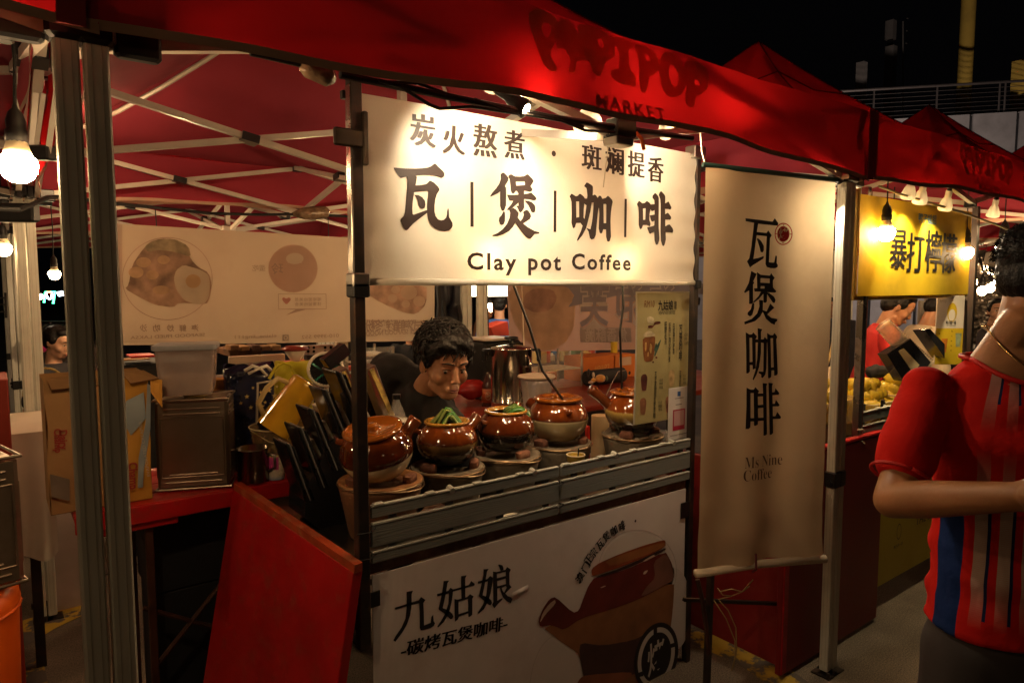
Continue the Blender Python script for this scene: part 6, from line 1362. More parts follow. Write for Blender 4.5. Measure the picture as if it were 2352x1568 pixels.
p=PY(681,826,4.6); q=MB(); q.lathe([(.02,0),(.03,.01),(.075,.085)],(p.x,4.62,p.z-.02),20); q.build('cone',mat('cream_ceramic',(.6,.5,.38),.4),t,smooth='all'); q=MB(); q.lathe([(.075,.083),(.09,.086),(.09,.10),(.06,.115),(0,.12)],(p.x,4.62,p.z-.02),20); q.build('red_rim',mat('red_vinyl',(.28,.03,.015)),t,smooth='all')
boxat('camera_box','small black box with a lens on the shelf beside the dripper','box',707,730,815,829,4.6,.08,M_blackp)
boxat('window_post','white upright post left of the glass shelf case','post',776,800,785,905,4.5,.05,mat('pale_post',(.55,.48,.38),.5),down=0)
boxat('dark_cabinet','long black cabinet below the mirrored banner, behind the plastic tub','cabinet',280,490,826,905,4.9,.5,M_blackm,down=0)
boxat('orange_trim_shelf','orange edged shelf lip over the black cabinet','shelf',272,345,822,829,4.85,.1,mat('orange_wood',(.45,.20,.04),.5))
boxat('red_crate','bright red crate on the orange edged shelf','crate',300,358,815,823,4.9,.2,mat('bright_red_plastic',(.5,.02,.01)))
boxat('straw_pile_box','dark shelf stacked with wooden boxes behind the pale boards','boxes',528,600,800,820,5.4,.4,mat('dark_brown_box',(.10,.045,.02),.7,var=.5,vscale=8))
for k in range(5):
    boxat('small_wooden_box',('first','second','third','fourth','fifth')[k]+' little wooden box from the left on the dark shelf','box',530+k*24,550+k*24,792+2*(k%2),806,5.3,.15,mat('wood_box_%d'%(k%3),((.16,.08,.03),(.24,.13,.05),(.10,.05,.03))[k%3],.6,var=.3),grp='little wooden boxes on the dark shelf')
boxat('white_crate','pale crate on the back table right of the plastic tub','crate',478,532,868,930,3.12,.15,mat('orange_wood',(.45,.20,.04),.5),down=TZ)
boxat('teal_bin','teal bin under the far end of the red table','bin',545,592,1150,1175,3.1,.2,mat('teal_dull',(.02,.10,.09),.5),down=.0)
# dark back walls of the row behind (tables with skirts), seen between things
for x0p,x1p,Yc,lb in ((1100,1480,5.3,'dark cloth skirted counter behind the glass case'),(640,900,5.6,'dark skirted counter behind the yellow bag'),(280,520,5.8,'dark skirted counter behind the carton')):
    a=PY(x0p,800,Yc); c=PY(x1p,800,Yc); q=MB(); q.bbox((a.x,Yc,0),(c.x,Yc+.6,.95),.01); tag(q.build('skirted_counter',mat('dark_table_skirt',(.03,.015,.012),.8,var=.4,vscale=3),merge=True),lb,'counter','dark counters in the row behind')
# lit wares on those counters
random.seed(21)
cols=[(.5,.3,.1),(.45,.06,.03),(.5,.42,.3),(.08,.12,.2),(.3,.2,.08),(.55,.5,.4),(.1,.2,.1)]
for k in range(16):
    Yc=5.35+random.random()*.3; xp=1235+k*15+random.random()*6 if k<9 else 645+(k-9)*27; p=PY(xp,820,Yc); h_=.08+random.random()*.16; c_=cols[k%7]
    q=MB(); w_=.03+random.random()*.03
    if k%3: q.lathe([(0,0),(w_,0),(w_,h_*.7),(w_*.5,h_*.85),(w_*.45,h_),(0,h_)],(p.x,Yc,.951),14)
    else: q.bbox((p.x-w_*1.4,Yc-w_,.951),(p.x+w_*1.4,Yc+w_,.951+h_*.8),.004)
    tag(q.build('jar' if k%3 else 'small_carton',mat('ware_%d'%(k%7),c_,.4,var=.2),smooth=bool(k%3)),'%s %s on the dark counter %s'%(('amber','red','cream','navy','brown','white','green')[k%7],'jar' if k%3 else 'carton','beyond the glass case' if k<5 else 'behind the orange cartons' if k<9 else 'behind the yellow bag'),'jar' if k%3 else 'carton','wares on the counters behind')

# ================================================================ LEFT EDGE
tin(PD(-40,1190,1.95)*1+Vector((0,0,-.02)), R(14), .27,.24,.33,'dark metal tin at the left edge on the orange bin', MATS['dull_tinplate'])
# place that tin and orange bin together
lt=[o for o in bpy.data.objects if o.name.startswith('metal_tin')][-1]; a=PD(8,1320,1.80); 
lt.location=(a.x-.115,a.y,a.z)
for_o=thing('orange_bin','bright orange plastic bin below the dark tin at the left edge','bin',(lt.location.x,lt.location.y,0))
q=MB(); cx_,cy_=lt.location.x-.005,lt.location.y
q.lathe([(0,0),(.11,0),(.125,.30),(.135,.34),(.150,a.z-.10),(.155,a.z-.06),(.150,a.z-.03),(.12,a.z-.006),(0,a.z-.004)],(cx_,cy_,0),36); q.build('bin_body',mat('orange_plastic',(.75,.12,.01),.35,var=.06),for_o,smooth='all')
q=MB(); q.tube([(cx_+.152*math.cos(k*.2618),cy_+.152*math.sin(k*.2618),a.z-.075) for k in range(25)],.006,6); q.build('bin_rim',MATS['orange_plastic'],for_o,smooth='all')
t=thing('covered_table','table under a white draped cloth left of the grey legs','table',PY(45,1100,3.7))
a=PY(30,990,3.6); c=PY(118,1000,3.6)
def clf(u,v):
    x=a.x-.35+(c.x-a.x+.35)*u; z=a.z-.02-.50*v-.05*math.sin(u*9)*v; return Vector((x,3.6-.06*v-.03*math.sin(u*22)*v,z))
q=MB(); q.grid(clf,40,10); q.build('cloth_front',mat('white_tablecloth',(.55,.47,.38),.85,var=.05),t,smooth='all')
q=MB(); q.bbox((a.x-.35,3.6,a.z-.03),(c.x,4.2,a.z-.012),.003); q.build('cloth_top',MATS['white_tablecloth'],t)
q=MB(); q.bbox((a.x-.3,3.7,0),(a.x-.26,3.74,a.z-.03),.002); q.bbox((c.x-.1,3.7,0),(c.x-.06,3.74,a.z-.03),.002); q.build('table_legs',M_steeld,t)
q=MB(); p=PY(90,1075,3.3); q.tube([PD(52,1108,3.0),PD(100,1100,3.05)],.02,8)
# bench and floor items seen between the legs
boxat('low_step','pale low box beyond the grey legs near the floor','box',108,200,1150,1250,4.3,.3,mat('foam_white',(.55,.47,.44)),down=.0)
# far-left stall: fruit basket, boxes, seated person, clothes rail, neon sign
t=thing('fruit_basket','wicker basket with arched handle holding green fruit, left of the tall carton','basket',PD(112,905,4.3))
p=PD(108,918,4.3); q=MB(); q.lathe([(0,-.03),(.09,-.03),(.12,.03),(.125,.035),(.11,.02),(0,-.01)],p,24); q.build('basket_bowl',mat('wicker',(.42,.27,.06),.7,var=.3,vscale=40,bump=.6,bscale=90),t,smooth=True)
q=MB(); q.tube([p+Vector((.12*math.cos(a_)*1,0,.03+.17*math.sin(a_))) for a_ in [k*math.pi/14 for k in range(15)]],.007,6); q.build('handle',MATS['wicker'],t,smooth='all')
for k,(dx,dy) in enumerate(((-.05,-.03),(.04,-.04),(0,.03))):
    q=MB(); q.ell(p+Vector((dx,dy,.055)),(.045,.045,.042),n=16,k=10); tag(q.build('green_fruit',mat('green_fruit_skin',(.16,.30,.06),.35,var=.2),smooth='all'),('green fruit at the left in the wicker basket','green fruit at the right in the wicker basket','green fruit at the back of the wicker basket')[k],'fruit','fruit in the wicker basket')
def farbox(name,label,cat,x0,x1,y0,y1,d,dep,m,down=None):
    a=PD(x0,y1,d); c=PD(x1,y0,d); T=frame(a,RGT); w=(x1-x0)*d/1568; h=(y1-y0)*d/1568; q=MB(); q.bbox((0,0,-(a.z) if down==0 else 0),(w,dep,h),.006,T); return tag(q.build(name,m,merge=True),label,cat)
farbox('fruit_stand','yellow wooden fruit stand beyond the basket','stand',132,170,890,905,4.6,.3,mat('yellow_wood',(.45,.28,.05),.5,var=.2),0)
farbox('grey_counter','dark counter of the stall beyond the basket','counter',70,178,862,868,5.2,.6,mat('dark_counter_top',(.08,.05,.045),.4,var=.2),0)
farbox('side_counter','deep dark counter where the seated person leans','counter',70,178,800,836,6.0,.6,mat('dark_brown_counter',(.06,.045,.035),.6,var=.3),0)
farbox('blue_box','blue and white box on the far counter','box',104,134,768,782,6.3,.2,mat('blue_box',(.03,.10,.35),.5,var=.2))
farbox('white_box','white carton on the far counter beside the blue box','box',134,172,770,800,6.4,.2,mat('white_box',(.5,.42,.36),.6,var=.1))
farbox('grey_tub','pale tub with an orange jug on the far counter','tub',100,128,782,800,6.1,.2,mat('pale_tub',(.42,.33,.27),.5,var=.1))
lump('orange_jug','small orange jug by the white carton on the far counter','jug',PD(148,790,6.2),(.035,.035,.05),mat('orange_jug',(.5,.25,.02),.4),2,amp=.05)
lump('pink_bag','bright pink bag on the far counter at left','bag',PD(84,790,5.8),(.09,.07,.08),mat('pink_bag',(.5,.03,.16),.5,var=.3),6)
lump('yellow_toy','small yellow toy perched above the pink bag','toy',PD(83,764,5.8),(.03,.03,.05),mat('yellow_toy',(.5,.35,.02),.5),8,amp=.3)
lump('pink_lamp','small pink globe behind the leg pair','globe',PD(90,930,4.4),(.025,.025,.03),mat('pink_globe',(.4,.12,.12),.4),8,amp=.05)
t=thing('clothes_rail','long rail of dark hanging clothes far behind at left','clothes rail',PD(120,740,9))
q=MB(); q.tube([PD(70,738,9),PD(165,738,9)],.012,6); q.tube([PD(115,738,9),PD(118,820,9)],.014,6); q.build('rail_bar',M_rail,t)
for k in range(15):
    x=76+k*6; a=PD(x,744,9); h_=.32+.08*random.random(); T=frame(a,RGT+FWD*.9); q=MB(); q.loft([[T@Vector((.10*sx_*w_,.012*sy2,-z)) for sx_,sy2 in ((-1,-1),(1,-1),(1,1),(-1,1))] for z,w_ in ((0,.3),(.05,.9),(h_*.6,.8),(h_,1))]); 
    q.build('hanging_garment',mat('garment_%d'%(k%4),((.08,.08,.06),(.02,.02,.03),(.14,.12,.08),(.04,.04,.05))[k%4],.85,var=.2),t)
t=thing('neon_sign','small neon sign with a green frame and a white smiling cup shape','neon sign',PD(110,683,9))
def nt(pts,col,nm,st=14): 
    q=MB(); q.tube([PD(x,y,9) for x,y in pts],.012,6); q.build(nm,mat('neon_%s'%nm,col,.3,var=0,emit=col,estr=st),t,smooth='all')
nt([(101,695),(104,671),(126,670),(122,697)],(.05,1,.35),'green_frame'); nt([(106,676),(109,684),(114,687),(119,683),(120,675)],(.7,.95,1),'white_cup'); nt([(109,671),(119,671)],(1,.06,.03),'red_top')
q=MB(); q.tube([PD(133,671,9),PD(137,678,9),PD(143,678,9),PD(141,669,9)],.018,6); tag(q.build('small_neon',mat('neon_white',(.8,.9,1),.3,var=0,emit=(.7,.85,1),estr=12)),'small white neon shape right of the green framed one','neon sign')
q=MB(); q.tube([PD(78,688,5.5),PD(97,680,5.5)],.02,8); tag(q.build('tube_lamp',mat('tube_glow',(1,.9,.7),emit=(1,.8,.55),estr=20,var=0)),'short slanting tube lamp between the leg pairs','lamp')
# extra grey legs standing in the left gap (folded spare frame) with their own latches
t=thing('folded_tent_frame','folded spare tent frame with bundled bars hanging by the left bulb','tent frame',PD(60,200,1.9))
for (x0_,y0_,x1_,y1_,w_,m) in ((88,140,72,345,.010,M_truss),(100,215,82,345,.008,M_truss),(135,170,108,365,.010,M_truss),(45,170,40,290,.008,M_truss),(105,55,70,125,.014,M_truss),(70,130,40,170,.012,M_truss)):
    q=MB(); q.tube([PD(x0_,y0_,1.9),PD(x1_,y1_,1.95)],w_,4,sq=True); q.build('frame_bar',m,t)
q=MB(); T=frame(PD(75,352,1.95),RGT); q.bbox((-.03,-.02,-.02),(.055,.02,.02),.005,T); q.build('frame_bracket', M_blackp, t, merge=True); q=MB(); T=frame(PD(20,482,2.2),RGT); q.bbox((-.04,-.02,-.04),(.09,.02,.02),.006,T); q.build('frame_bracket',M_blackp,t,merge=True)
q=MB(); q.tube([PD(-10,62,1.2),PD(20,60,1.2),PD(60,78,1.22),PD(120,88,1.25)],.006,6); q.bbox(PD(2,95,1.2)-Vector((.02,.02,0)),PD(2,95,1.2)+Vector((.02,.02,.03)),.005); q.build('bulb_holder_cable',M_cord,t)
boxat('red_barrel','red barrel shape at the far left behind the white cloth','barrel',-30,18,870,975,3.5,.3,mat('red_barrel_paint',(.30,.03,.015),.5),down=0)
q=MB(); 
for k in range(3): q.tube([PD(-6,684+k*16,2.4),PD(12,684+k*16,2.4)],.003,5)
q.tube([PD(12,672,2.4),PD(14,730,2.4)],.004,5); tag(q.build('wire_rack',M_blackm),'black wire rack at the far left edge under the bulbs','rack')

# ================================================================ LEMON STALL ON THE RIGHT
NY=1.62
ns=thing('lemon_stall','lemon drink stall with red front board, grey rails and yellow skirt poster','market stall',(4.0,1.9,0))
q=MB(); q.bbox((2.70,1.585,.02),(3.60,1.615,.995),.004); q.build('front_board',mat('deep_red_board',(.20,.012,.010),.45,var=.15,vscale=3,bump=.05,dirt=(.25,.05,.03),dscale=12,damt=.3),ns,merge=True)
q=MB(); q.bbox((2.698,1.578,.03),(2.735,1.5848,.99),.002); q.bbox((2.70,1.584,.996),(3.60,1.618,1.012),.003); q.build('board_edge',M_redwood,ns,merge=True)
q=MB(); q.bbox((3.38,1.66,.92),(5.05,2.55,.945),.004); q.build('counter_top',M_steel,ns,merge=True)
q=MB(); q.bbox((2.72,1.62,.05),(2.75,2.5,.92),.003); q.build('side_board',mat('deep_red_board',(.2,.01,.01)),ns)
q=MB(); q.bbox((3.62,1.645,.125),(4.98,1.652,.92),.002); yb=q.build('yellow_poster',mat('yellow_poster_vinyl',(.42,.30,.015),.5,var=.06,vscale=3,dirt=(.35,.24,.02),dscale=5,damt=.3),ns,merge=True)
ymap=lambda x,z: Vector((x,1.6435,z))
a=PY(2120,1190,1.6435); text('THE DUCK SHAKE',ymap,w=.62,h=.045,name='poster_lettering',m=M_ink,parent=yb,bold=.01,at=(a.x+.22,a.z),shear=.15)
a=PY(2065,1220,1.6435); polys([[circ(a.x,a.z,.028,.045,24),circ(a.x,a.z,.024,.040,24)]],ymap,'oval_outline',M_ink,yb); text('鸭子摇一摇',ymap,w=.11,h=.022,name='poster_lettering',m=M_ink,parent=yb,bold=.01,at=(a.x,a.z-.08))
q=MB(); q.bbox((3.6,1.9,0),(5.0,1.92,.12),.003); q.build('dark_base',M_blackm,ns)
for x in (3.352,4.72): 
    q=MB(); q.bbox((x,1.60,.0 if x>4 else .96),(x+.034,1.634,2.22),.002); q.build('post',M_chrome if x<4 else M_steeld,ns,merge=True)
q=MB(); q.bbox((3.386,1.602,.99),(3.40,1.63,2.2),.002); q.build('post',mat('reddish_post',(.16,.05,.03),.5,.3,var=.3),ns)
rails(3.41,4.05,1.63,.985,ns,zs=((.075,.125),(-.0,.055),(-.06,-.02))); rails(4.06,4.70,1.63,.985,ns,zs=((.075,.125),(-.0,.055),(-.06,-.02)))
q=MB()
for z in (.985,1.045): q.tube([(3.34,1.60,z),(3.36,1.585,z+.004),(3.39,1.585,z-.012),(3.43,1.61,z-.02)],.003,5)
q.build('cable_tie',M_wire,ns)
# yellow sign
ys=thing('yellow_sign','yellow sign with bold black characters lit by a row of shaded lamps','sign',(4.0,1.6,1.9))
ax0=PY(1972,446,1.61); bx0_=PY(1972,680,1.61); cx0=PY(2238,500,1.61)
YX0,YX1,YZ0,YZ1=ax0.x,PY(2222,600,1.61).x,bx0_.z,ax0.z
yfn=lambda x,z: Vector((x, 1.598+.006*noise.noise(Vector((x*3,z*4,7))), z))
M_ysign=mat('yellow_sign_vinyl',(.78,.52,.02),.6,var=.05,dirt=(.55,.34,.02),dscale=6,damt=.35,bump=.08,bscale=30)
MB().grid(lambda u,v: yfn(YX0+(YX1-YX0)*u, YZ1+(YZ0-YZ1)*v),60,24).build('sign_sheet',M_ysign,ys,smooth='all')
q=MB(); q.bbox((YX0-.01,1.605,YZ0-.02),(YX1+.01,1.625,YZ0+.01),.003); q.bbox((YX0-.012,1.604,YZ0),(YX0+.012,1.624,YZ1+.03),.003); q.bbox((YX1-.012,1.604,YZ0),(YX1+.012,1.624,YZ1),.003); q.build('sign_frame',mat('brassy_tape',(.35,.22,.04),.3,.4,var=.3),ys)
ym=lambda x,z: yfn(x,z)+Vector((0,-.003,0))
for ch,x,y,w_,h_ in (('暴',2063,572,38,88),('打',2102,580,38,88),('檸',2143,577,38,94),('檬',2178,582,36,90)):
    a=PY(x,y,1.598); d=(a-CAMP).dot(FWD); text(ch,ym,w=w_*d/1568*2.25,h=h_*d/1568,name='black_character',m=M_inkk,parent=ys,step=.03,bold=0,heavy=.030,at=(a.x,a.z))
a=PY(2130,503,1.598); d=(a-CAMP).dot(FWD); text('鸭子摇摇',ym,w=44*d/1568*2.2,h=22*d/1568,name='blue_character',m=mat('blue_ink',(.03,.20,.42),.5),parent=ys,step=.03,bold=0,heavy=.02,at=(a.x,a.z))
# row of shaded lamps
for k,(x,y) in enumerate(((2085,455),(2112,466),(2170,481),(2280,497))):
    p=PY(x,y-2,1.50 if k<3 else 1.52); spotlamp(p, Vector((p.x+.10,1.60,p.z-.30)), 15, ('shaded lamp leftmost over the yellow sign','shaded lamp second over the yellow sign','shaded lamp third over the yellow sign','shaded lamp right of the yellow sign by the flap')[k], size=.034, ang=100, col=(1,.80,.45), gl=40)
p=PD(1900,476,2.93); spotlamp(p, p+Vector((-.5,-.55,-.5)), 26, 'glaring clip light between the hanging banner and the tent leg', size=.028, ang=165, shade=False, gl=200)
q=MB(); q.tube([PY(2020,428,1.49),PY(2065,445,1.49),PY(2150,470,1.49),PY(2210,488,1.49),PY(2300,520,1.49),PY(2380,560,1.49)],.006,6); tag(q.build('lamp_rope',mat('yellow_rope',(.35,.27,.12),.7)),'pale rope running along over the yellow sign','rope')
q=MB(); q.tube([PY(1918,520,2.2),PY(1908,600,2.2),PY(1898,640,2.2),PY(1898,700,2.2)],.010,6); tag(q.build('hanging_cable',M_cord),'thick black cable behind the tall grey leg at right','cable')
# lemons in clear tubs
lemon=None
def lemon_mesh():
    q=MB(); vs=[]
    prof=[(0,-.044),(.006,-.043),(.010,-.039),(.020,-.032),(.029,-.018),(.0315,0),(.029,.018),(.021,.031),(.011,.038),(.007,.041),(.004,.045),(0,.046)]
    q.lathe(prof,n=16)
    for v in q.v: v += v.normalized()*.0012*noise.noise(v*60) if v.length>0 else Vector()
    return q.mesh('lemon')
LM=lemon_mesh(); LM.shade_smooth()
M_lem=mat('lemon_skin',(.72,.54,.045),.35,var=.10,vscale=18,bump=.35,bscale=260,coat=.15); LM.materials.append(M_lem)
random.seed(5)
def tubbox(c, w, d, h, label):
    t=begin('clear_tub',label,'plastic tub','clear tubs full of lemons'); q=MB()
    q.loft([rr(w*.88,d*.88,0),rr(w*.9,d*.9,.01),rr(w*.985,d*.985,h-.02),rr(w,d,h-.012),rr(w+.02,d+.02,h-.01),rr(w+.02,d+.02,h),rr(w*.97,d*.97,h),rr(w*.87,d*.87,.012)])
    q.build('tub_wall',mat('clear_tub_plastic',(.75,.60,.35),.10,alpha=.30,var=.1,spec=.8),t,smooth=True)
    q=MB(); loop=rr(w+.02,d+.02,h); q.tube(loop+[loop[0]],.004,6); q.build('tub_lip',mat('clear_lip',(.7,.55,.3),.15,alpha=.75),t,smooth='all')
    return place(t,c)
tubs=[((3.48,1.90,1.02),.40,.30,.13,'clear tub of lemons nearest the hanging banner, mostly behind the tall leg'),((3.93,1.86,.985),.40,.30,.125,'clear tub of lemons right of the tall grey leg'),((4.38,1.84,.985),.42,.32,.125,'clear tub of lemons beside the striped man\'s shoulder')]
for (c,w,d,h,lb) in tubs:
    if c[0]<3.6:
        q=MB(); q.bbox((c[0]-.18,c[1]-.13,.946),(c[0]+.18,c[1]+.13,c[2]-.002),.006); tag(q.build('tub_stand',M_card,merge=True),'cardboard box raising the first lemon tub','box')
    else:
        q=MB(); q.bbox((c[0]-.17,c[1]-.12,.946),(c[0]+.17,c[1]+.12,c[2]-.002),.006); tag(q.build('tub_stand',M_card,merge=True),'flat cardboard under the lemon tub %s'%('right of the tall leg' if c[0]<4.1 else 'by the man\'s shoulder'),'box')
    tubbox(Vector(c),w,d,h,lb)
    where=('tub by the banner','tub right of the leg','tub by the shoulder')[tubs.index((c,w,d,h,lb))]
    for L in range(4):
        nx,ny=((5,4),(5,4),(4,3),(3,2))[L]
        for i in range(nx):
            for j in range(ny):
                if L<2 and 0<i<nx-1 and 0<j<ny-1: continue
                sx_=w*.78/(5)*1.0; sy2=d*.76/4
                o=bpy.data.objects.new('lemon',LM); COL.objects.link(o)
                o.location=(c[0]+(i-(nx-1)/2)*sx_+random.uniform(-.008,.008), c[1]+(j-(ny-1)/2)*sy2+random.uniform(-.008,.008), c[2]+.042+L*.052+random.uniform(-.005,.005))
                o.rotation_euler=(random.uniform(.9,2.2),random.uniform(-.6,.6),random.uniform(0,6.28)); s_=random.uniform(1.1,1.3); o.scale=(s_,s_,s_)
                tag(o,'yellow lemon, %s layer, %s row, %s from the left, %s'%(('bottom','second','third','top')[L],('front','second','third','back')[j],('first','second','third','fourth','fifth')[i],where),'lemon','lemons heaped in the clear tubs')
# counter goods of the lemon stall
dk=thing('cup_dispenser','black cup holder with a long slanting stack of clear cups','cup dispenser',PD(2090,800,3.9))
def slant(x0,y0,x1,y1,d,r0,r1,m,nm,n=20,par=dk,rings=0):
    a=PD(x0,y0,d); b2_=PD(x1,y1,d); q=MB()
    if rings:
        P_=[];Rr=[]
        for k in range(rings): 
            t_=k/rings; P_+= [a.lerp(b2_,t_),a.lerp(b2_,t_+.35/rings)]; rr_=r0+(r1-r0)*t_; Rr+=[rr_*1.06,rr_*.94]
        q.tube(P_,Rr,n)
    else: q.tube([a,b2_],[r0,r1],n)
    return q.build(nm,m,par,smooth='all')
slant(2028,745,2125,845,3.95,.045,.058,mat('clear_cup_plastic',(.70,.60,.42),.10,alpha=.5,var=.2,vscale=40,spec=.9),'cup_stack',rings=26)
def fplate(pts,d,dep,m,nm,par):
    q=MB(); P_=[PD(x,y,d) for x,y in pts]; Q_=[p+FWD*dep for p in P_]; n_=len(P_)
    q.add(P_+Q_,[tuple(range(n_)),tuple(range(2*n_-1,n_-1,-1))]+[(i,i+n_,(i+1)%n_+n_,(i+1)%n_) for i in range(n_)]); return q.build(nm,m,par,merge=True)
fplate([(2037,813),(2092,778),(2138,832),(2100,880),(2075,875)],3.88,.10,M_gloss,'holder',dk)
fplate([(2064,806),(2076,800),(2112,838),(2098,856)],3.872,.006,mat('holder_window',(.40,.33,.2),.2,alpha=.9,var=.3),'holder_window',dk)
fplate([(2124,757),(2136,755),(2170,790),(2170,822)],3.9,.12,M_gloss,'holder',dk)
lump('black_gloves','dark gloved things behind the lemons','gloves',PD(2015,853,4.2),(.10,.06,.04),M_blackm,4)
lump('white_sauce_tub','small white jug behind the first lemons beside the banner','jug',PD(1912,868,3.9),(.045,.045,.07),mat('cream_enamel',(.6,.5,.38)),3,amp=.08)
t=thing('straw_bundle','bundle of bamboo skewers standing beside the banner edge','skewers',PD(1900,815,4.3))
for k in range(18):
    q=MB(); a=PD(1898+random.uniform(-3,3),850,4.3); q.tube([a,PD(1903+random.uniform(-9,22),775+random.uniform(-6,8),4.3)],.0035,4); q.build('skewer',mat('bamboo',(.50,.36,.16),.6,var=.2),t)
q=MB(); a=PD(1905,880,4.35); q.bbox(a-Vector((.06,.04,.1)),a+Vector((.06,.04,.09)),.01); tag(q.build('sauce_box',mat('cream_box',(.5,.36,.22),.6),merge=True),'cream box with a red top by the skewers','box')
q=MB(); a=PD(1912,848,4.3); q.ell(a,(.035,.03,.02)); tag(q.build('red_bottle_top',mat('bright_red_plastic',(.5,.02,.01)),smooth='all'),'red lid on the cream box by the skewers','lid')
# duck menu card (plain oval in place of the mascot)
mc=thing('tall_menu_card','tall card, white above with a yellow oval and yellow below with drink pictures','menu card',PD(2186,740,3.95))
A0=PD(2153,679,3.95); A1=PD(2217,679,3.95); hh_=(838-679)*3.95/1568; T=frame(A0,RGT,(0,0,1))
q=MB(); q.bbox((0,0,-hh_),((A1-A0).length,.006,0),.001,T); q.build('card_board',mat('card_white_glossy',(.62,.55,.48),.35,var=.04),mc,merge=True)
Wc=(A1-A0).length; cmap=lambda l: (lambda x,z: T@Vector((x,-l,z)))
polys([[rect(0.002,-hh_+.002,Wc-.002,-hh_*.47)]],cmap(.002),'yellow_half',mat('card_yellow',(.55,.38,.02),.4,var=.05),mc)
polys([[circ(Wc*.55,-hh_*.24,.028,.055,28)]],cmap(.0022),'yellow_oval',mat('card_yellow',(.55,.38,.02)),mc); polys([[circ(Wc*.55,-hh_*.28,.020,.034,28)]],cmap(.003),'white_oval',mat('card_white_glossy',(.6,.5,.4)),mc)
text('鸭子摇一摇',cmap(.003),w=Wc*.36,h=.022,name='card_lettering',m=M_inkk,parent=mc,bold=.02,at=(Wc*.53,-hh_*.39)); text('THE DUCK SHAKE',cmap(.003),w=Wc*.34,h=.006,name='card_lettering',m=M_inkk,parent=mc,at=(Wc*.53,-hh_*.43))
text('RM10',cmap(.003),w=Wc*.24,h=.018,name='handwritten_price',m=mat('grey_pencil',(.3,.26,.22),.7),parent=mc,shear=.2,at=(Wc*.2,-hh_*.08))
for k,(u,v,col) in enumerate(((.33,.72,(.45,.14,.02)),(.82,.64,(.25,.30,.18)))):
    polys([[ [(Wc*u-.012,-hh_*(v+.10)),(Wc*u+.012,-hh_*(v+.10)),(Wc*u+.018,-hh_*(v-.10)),(Wc*u-.018,-hh_*(v-.10))] ]],cmap(.0035),'drink_picture',mat('card_drink_%d'%k,col,.4,var=.3,vscale=40),mc)
for k,u in enumerate((.13,.58)):
    for j,ch in enumerate('暴打檸檬茶'): text(ch,cmap(.0035),w=.009,h=.010,name='card_lettering',m=M_inkk,parent=mc,at=(Wc*u,-hh_*(.55+.035*k*-1+j*.07)))
fplate([(2217,690),(2222,690),(2220,835),(2214,838)],3.97,.03,M_steeld,'card_post',mc)
# crumpled foil curtain and a grey panel behind the lemon stall
M_foil=mat('crumpled_foil',(.30,.27,.24),.42,1,var=.2,vscale=4,bump=1.0,bscale=7)
fo=thing('foil_curtain','crumpled silver foil curtain behind the woman with the ponytail','foil curtain',PD(2290,720,9.5))
q=MB(); A_=PD(2160,560,9.5); 
def ff(u,v): return PD(2175+260*u,575+260*v,9.5)+FWD*(.18*noise.noise(Vector((u*9,v*22,2)))+.10*noise.noise(Vector((u*30,v*50,2))))
q.grid(ff,70,60); q.build('foil_sheet',M_foil,fo)
farbox('grey_board','plain grey upright panel between the youth and the menu card','panel',2108,2156,690,830,5.3,.04,mat('grey_panel_paint',(.22,.20,.17),.6,var=.1),0)
t=thing('fan_box','small white slotted junction fixture among the far bulbs','fixture',PD(2285,597,6)); T=frame(PD(2285,597,6),RGT+Vector((0,0,-.2))); q=MB(); q.bbox((-.08,-.03,-.06),(.08,.03,.06),.01,T); q.build('casing',mat('white_casing',(.55,.48,.4),.5),t,merge=True); q=MB(); q.bbox((-.05,-.034,-.02),(.03,-.0305,.025),.001,T); q.build('slot_window',M_blackp,t)
for k in range(6):
    q=MB(); c0=PD(2262+k*8,600,6.2); q.tube([PD(2250+k*9,590+4*(k%3),6.2),PD(2258+k*8,622,6.2),PD(2272+k*7,632-6*(k%2),6.2),PD(2290+k*5,610,6.2)],.010,5); tag(q.build('tangled_cable',M_cord),('first','second','third','fourth','fifth','sixth')[k]+' loop from the left of tangled black cable hanging among the far bulbs','cable','tangled cables among the far bulbs')
# dark crowd-height backing counters far right, far behind
farbox('far_counter','dark far counter behind the first lemon tub','counter',1885,1960,735,900,7.5,.5,mat('dark_far_counter',(.03,.028,.035),.7,var=.3),0)
farbox('far_counter','dark far counter right of the tall menu card','counter',2120,2370,800,900,7.0,.5,mat('dark_far_counter',(.03,.028,.035)),0)
# legs of the stall frame and raffia under the hanging banner
t=thing('frame_stand','thin black steel stand under the hanging banner with a cross bar','stand',PD(1630,1568,2.9))
q=MB(); q.tube([PD(1632,1320,2.85),PD(1622,1600,2.85)],.016,4,sq=True); q.build('upright',M_steeld,t)
q=MB(); q.tube([PD(1570,1376,2.85),PD(1800,1386,3.05)],.010,4,sq=True); q.build('cross_bar',M_steeld,t)
q=MB(); q.tube([PD(1602,1330,2.8),PD(1612,1372,2.8),PD(1622,1440,2.8),PD(1628,1500,2.8)],.010,6); q.build('bent_rod',MATS['rusty_leg'],t)
t=thing('raffia_strings','loose raffia strings dangling from the cross bar','string',PD(1650,1400,2.8))
for pts in (((1640,1378),(1668,1420),(1688,1470),(1688,1510),(1680,1540)),((1652,1378),(1672,1400),(1690,1440),(1692,1490),(1684,1530)),((1652,1358),(1680,1352),(1705,1358),(1722,1345)),((1730,1330),(1705,1358),(1680,1368),(1650,1376)),((1648,1350),(1660,1366),(1680,1368))):
    q=MB(); q.tube([PD(x,y,2.8) for x,y in pts],.0025,5); q.build('string',mat('raffia',(.34,.24,.10),.7),t,smooth='all')
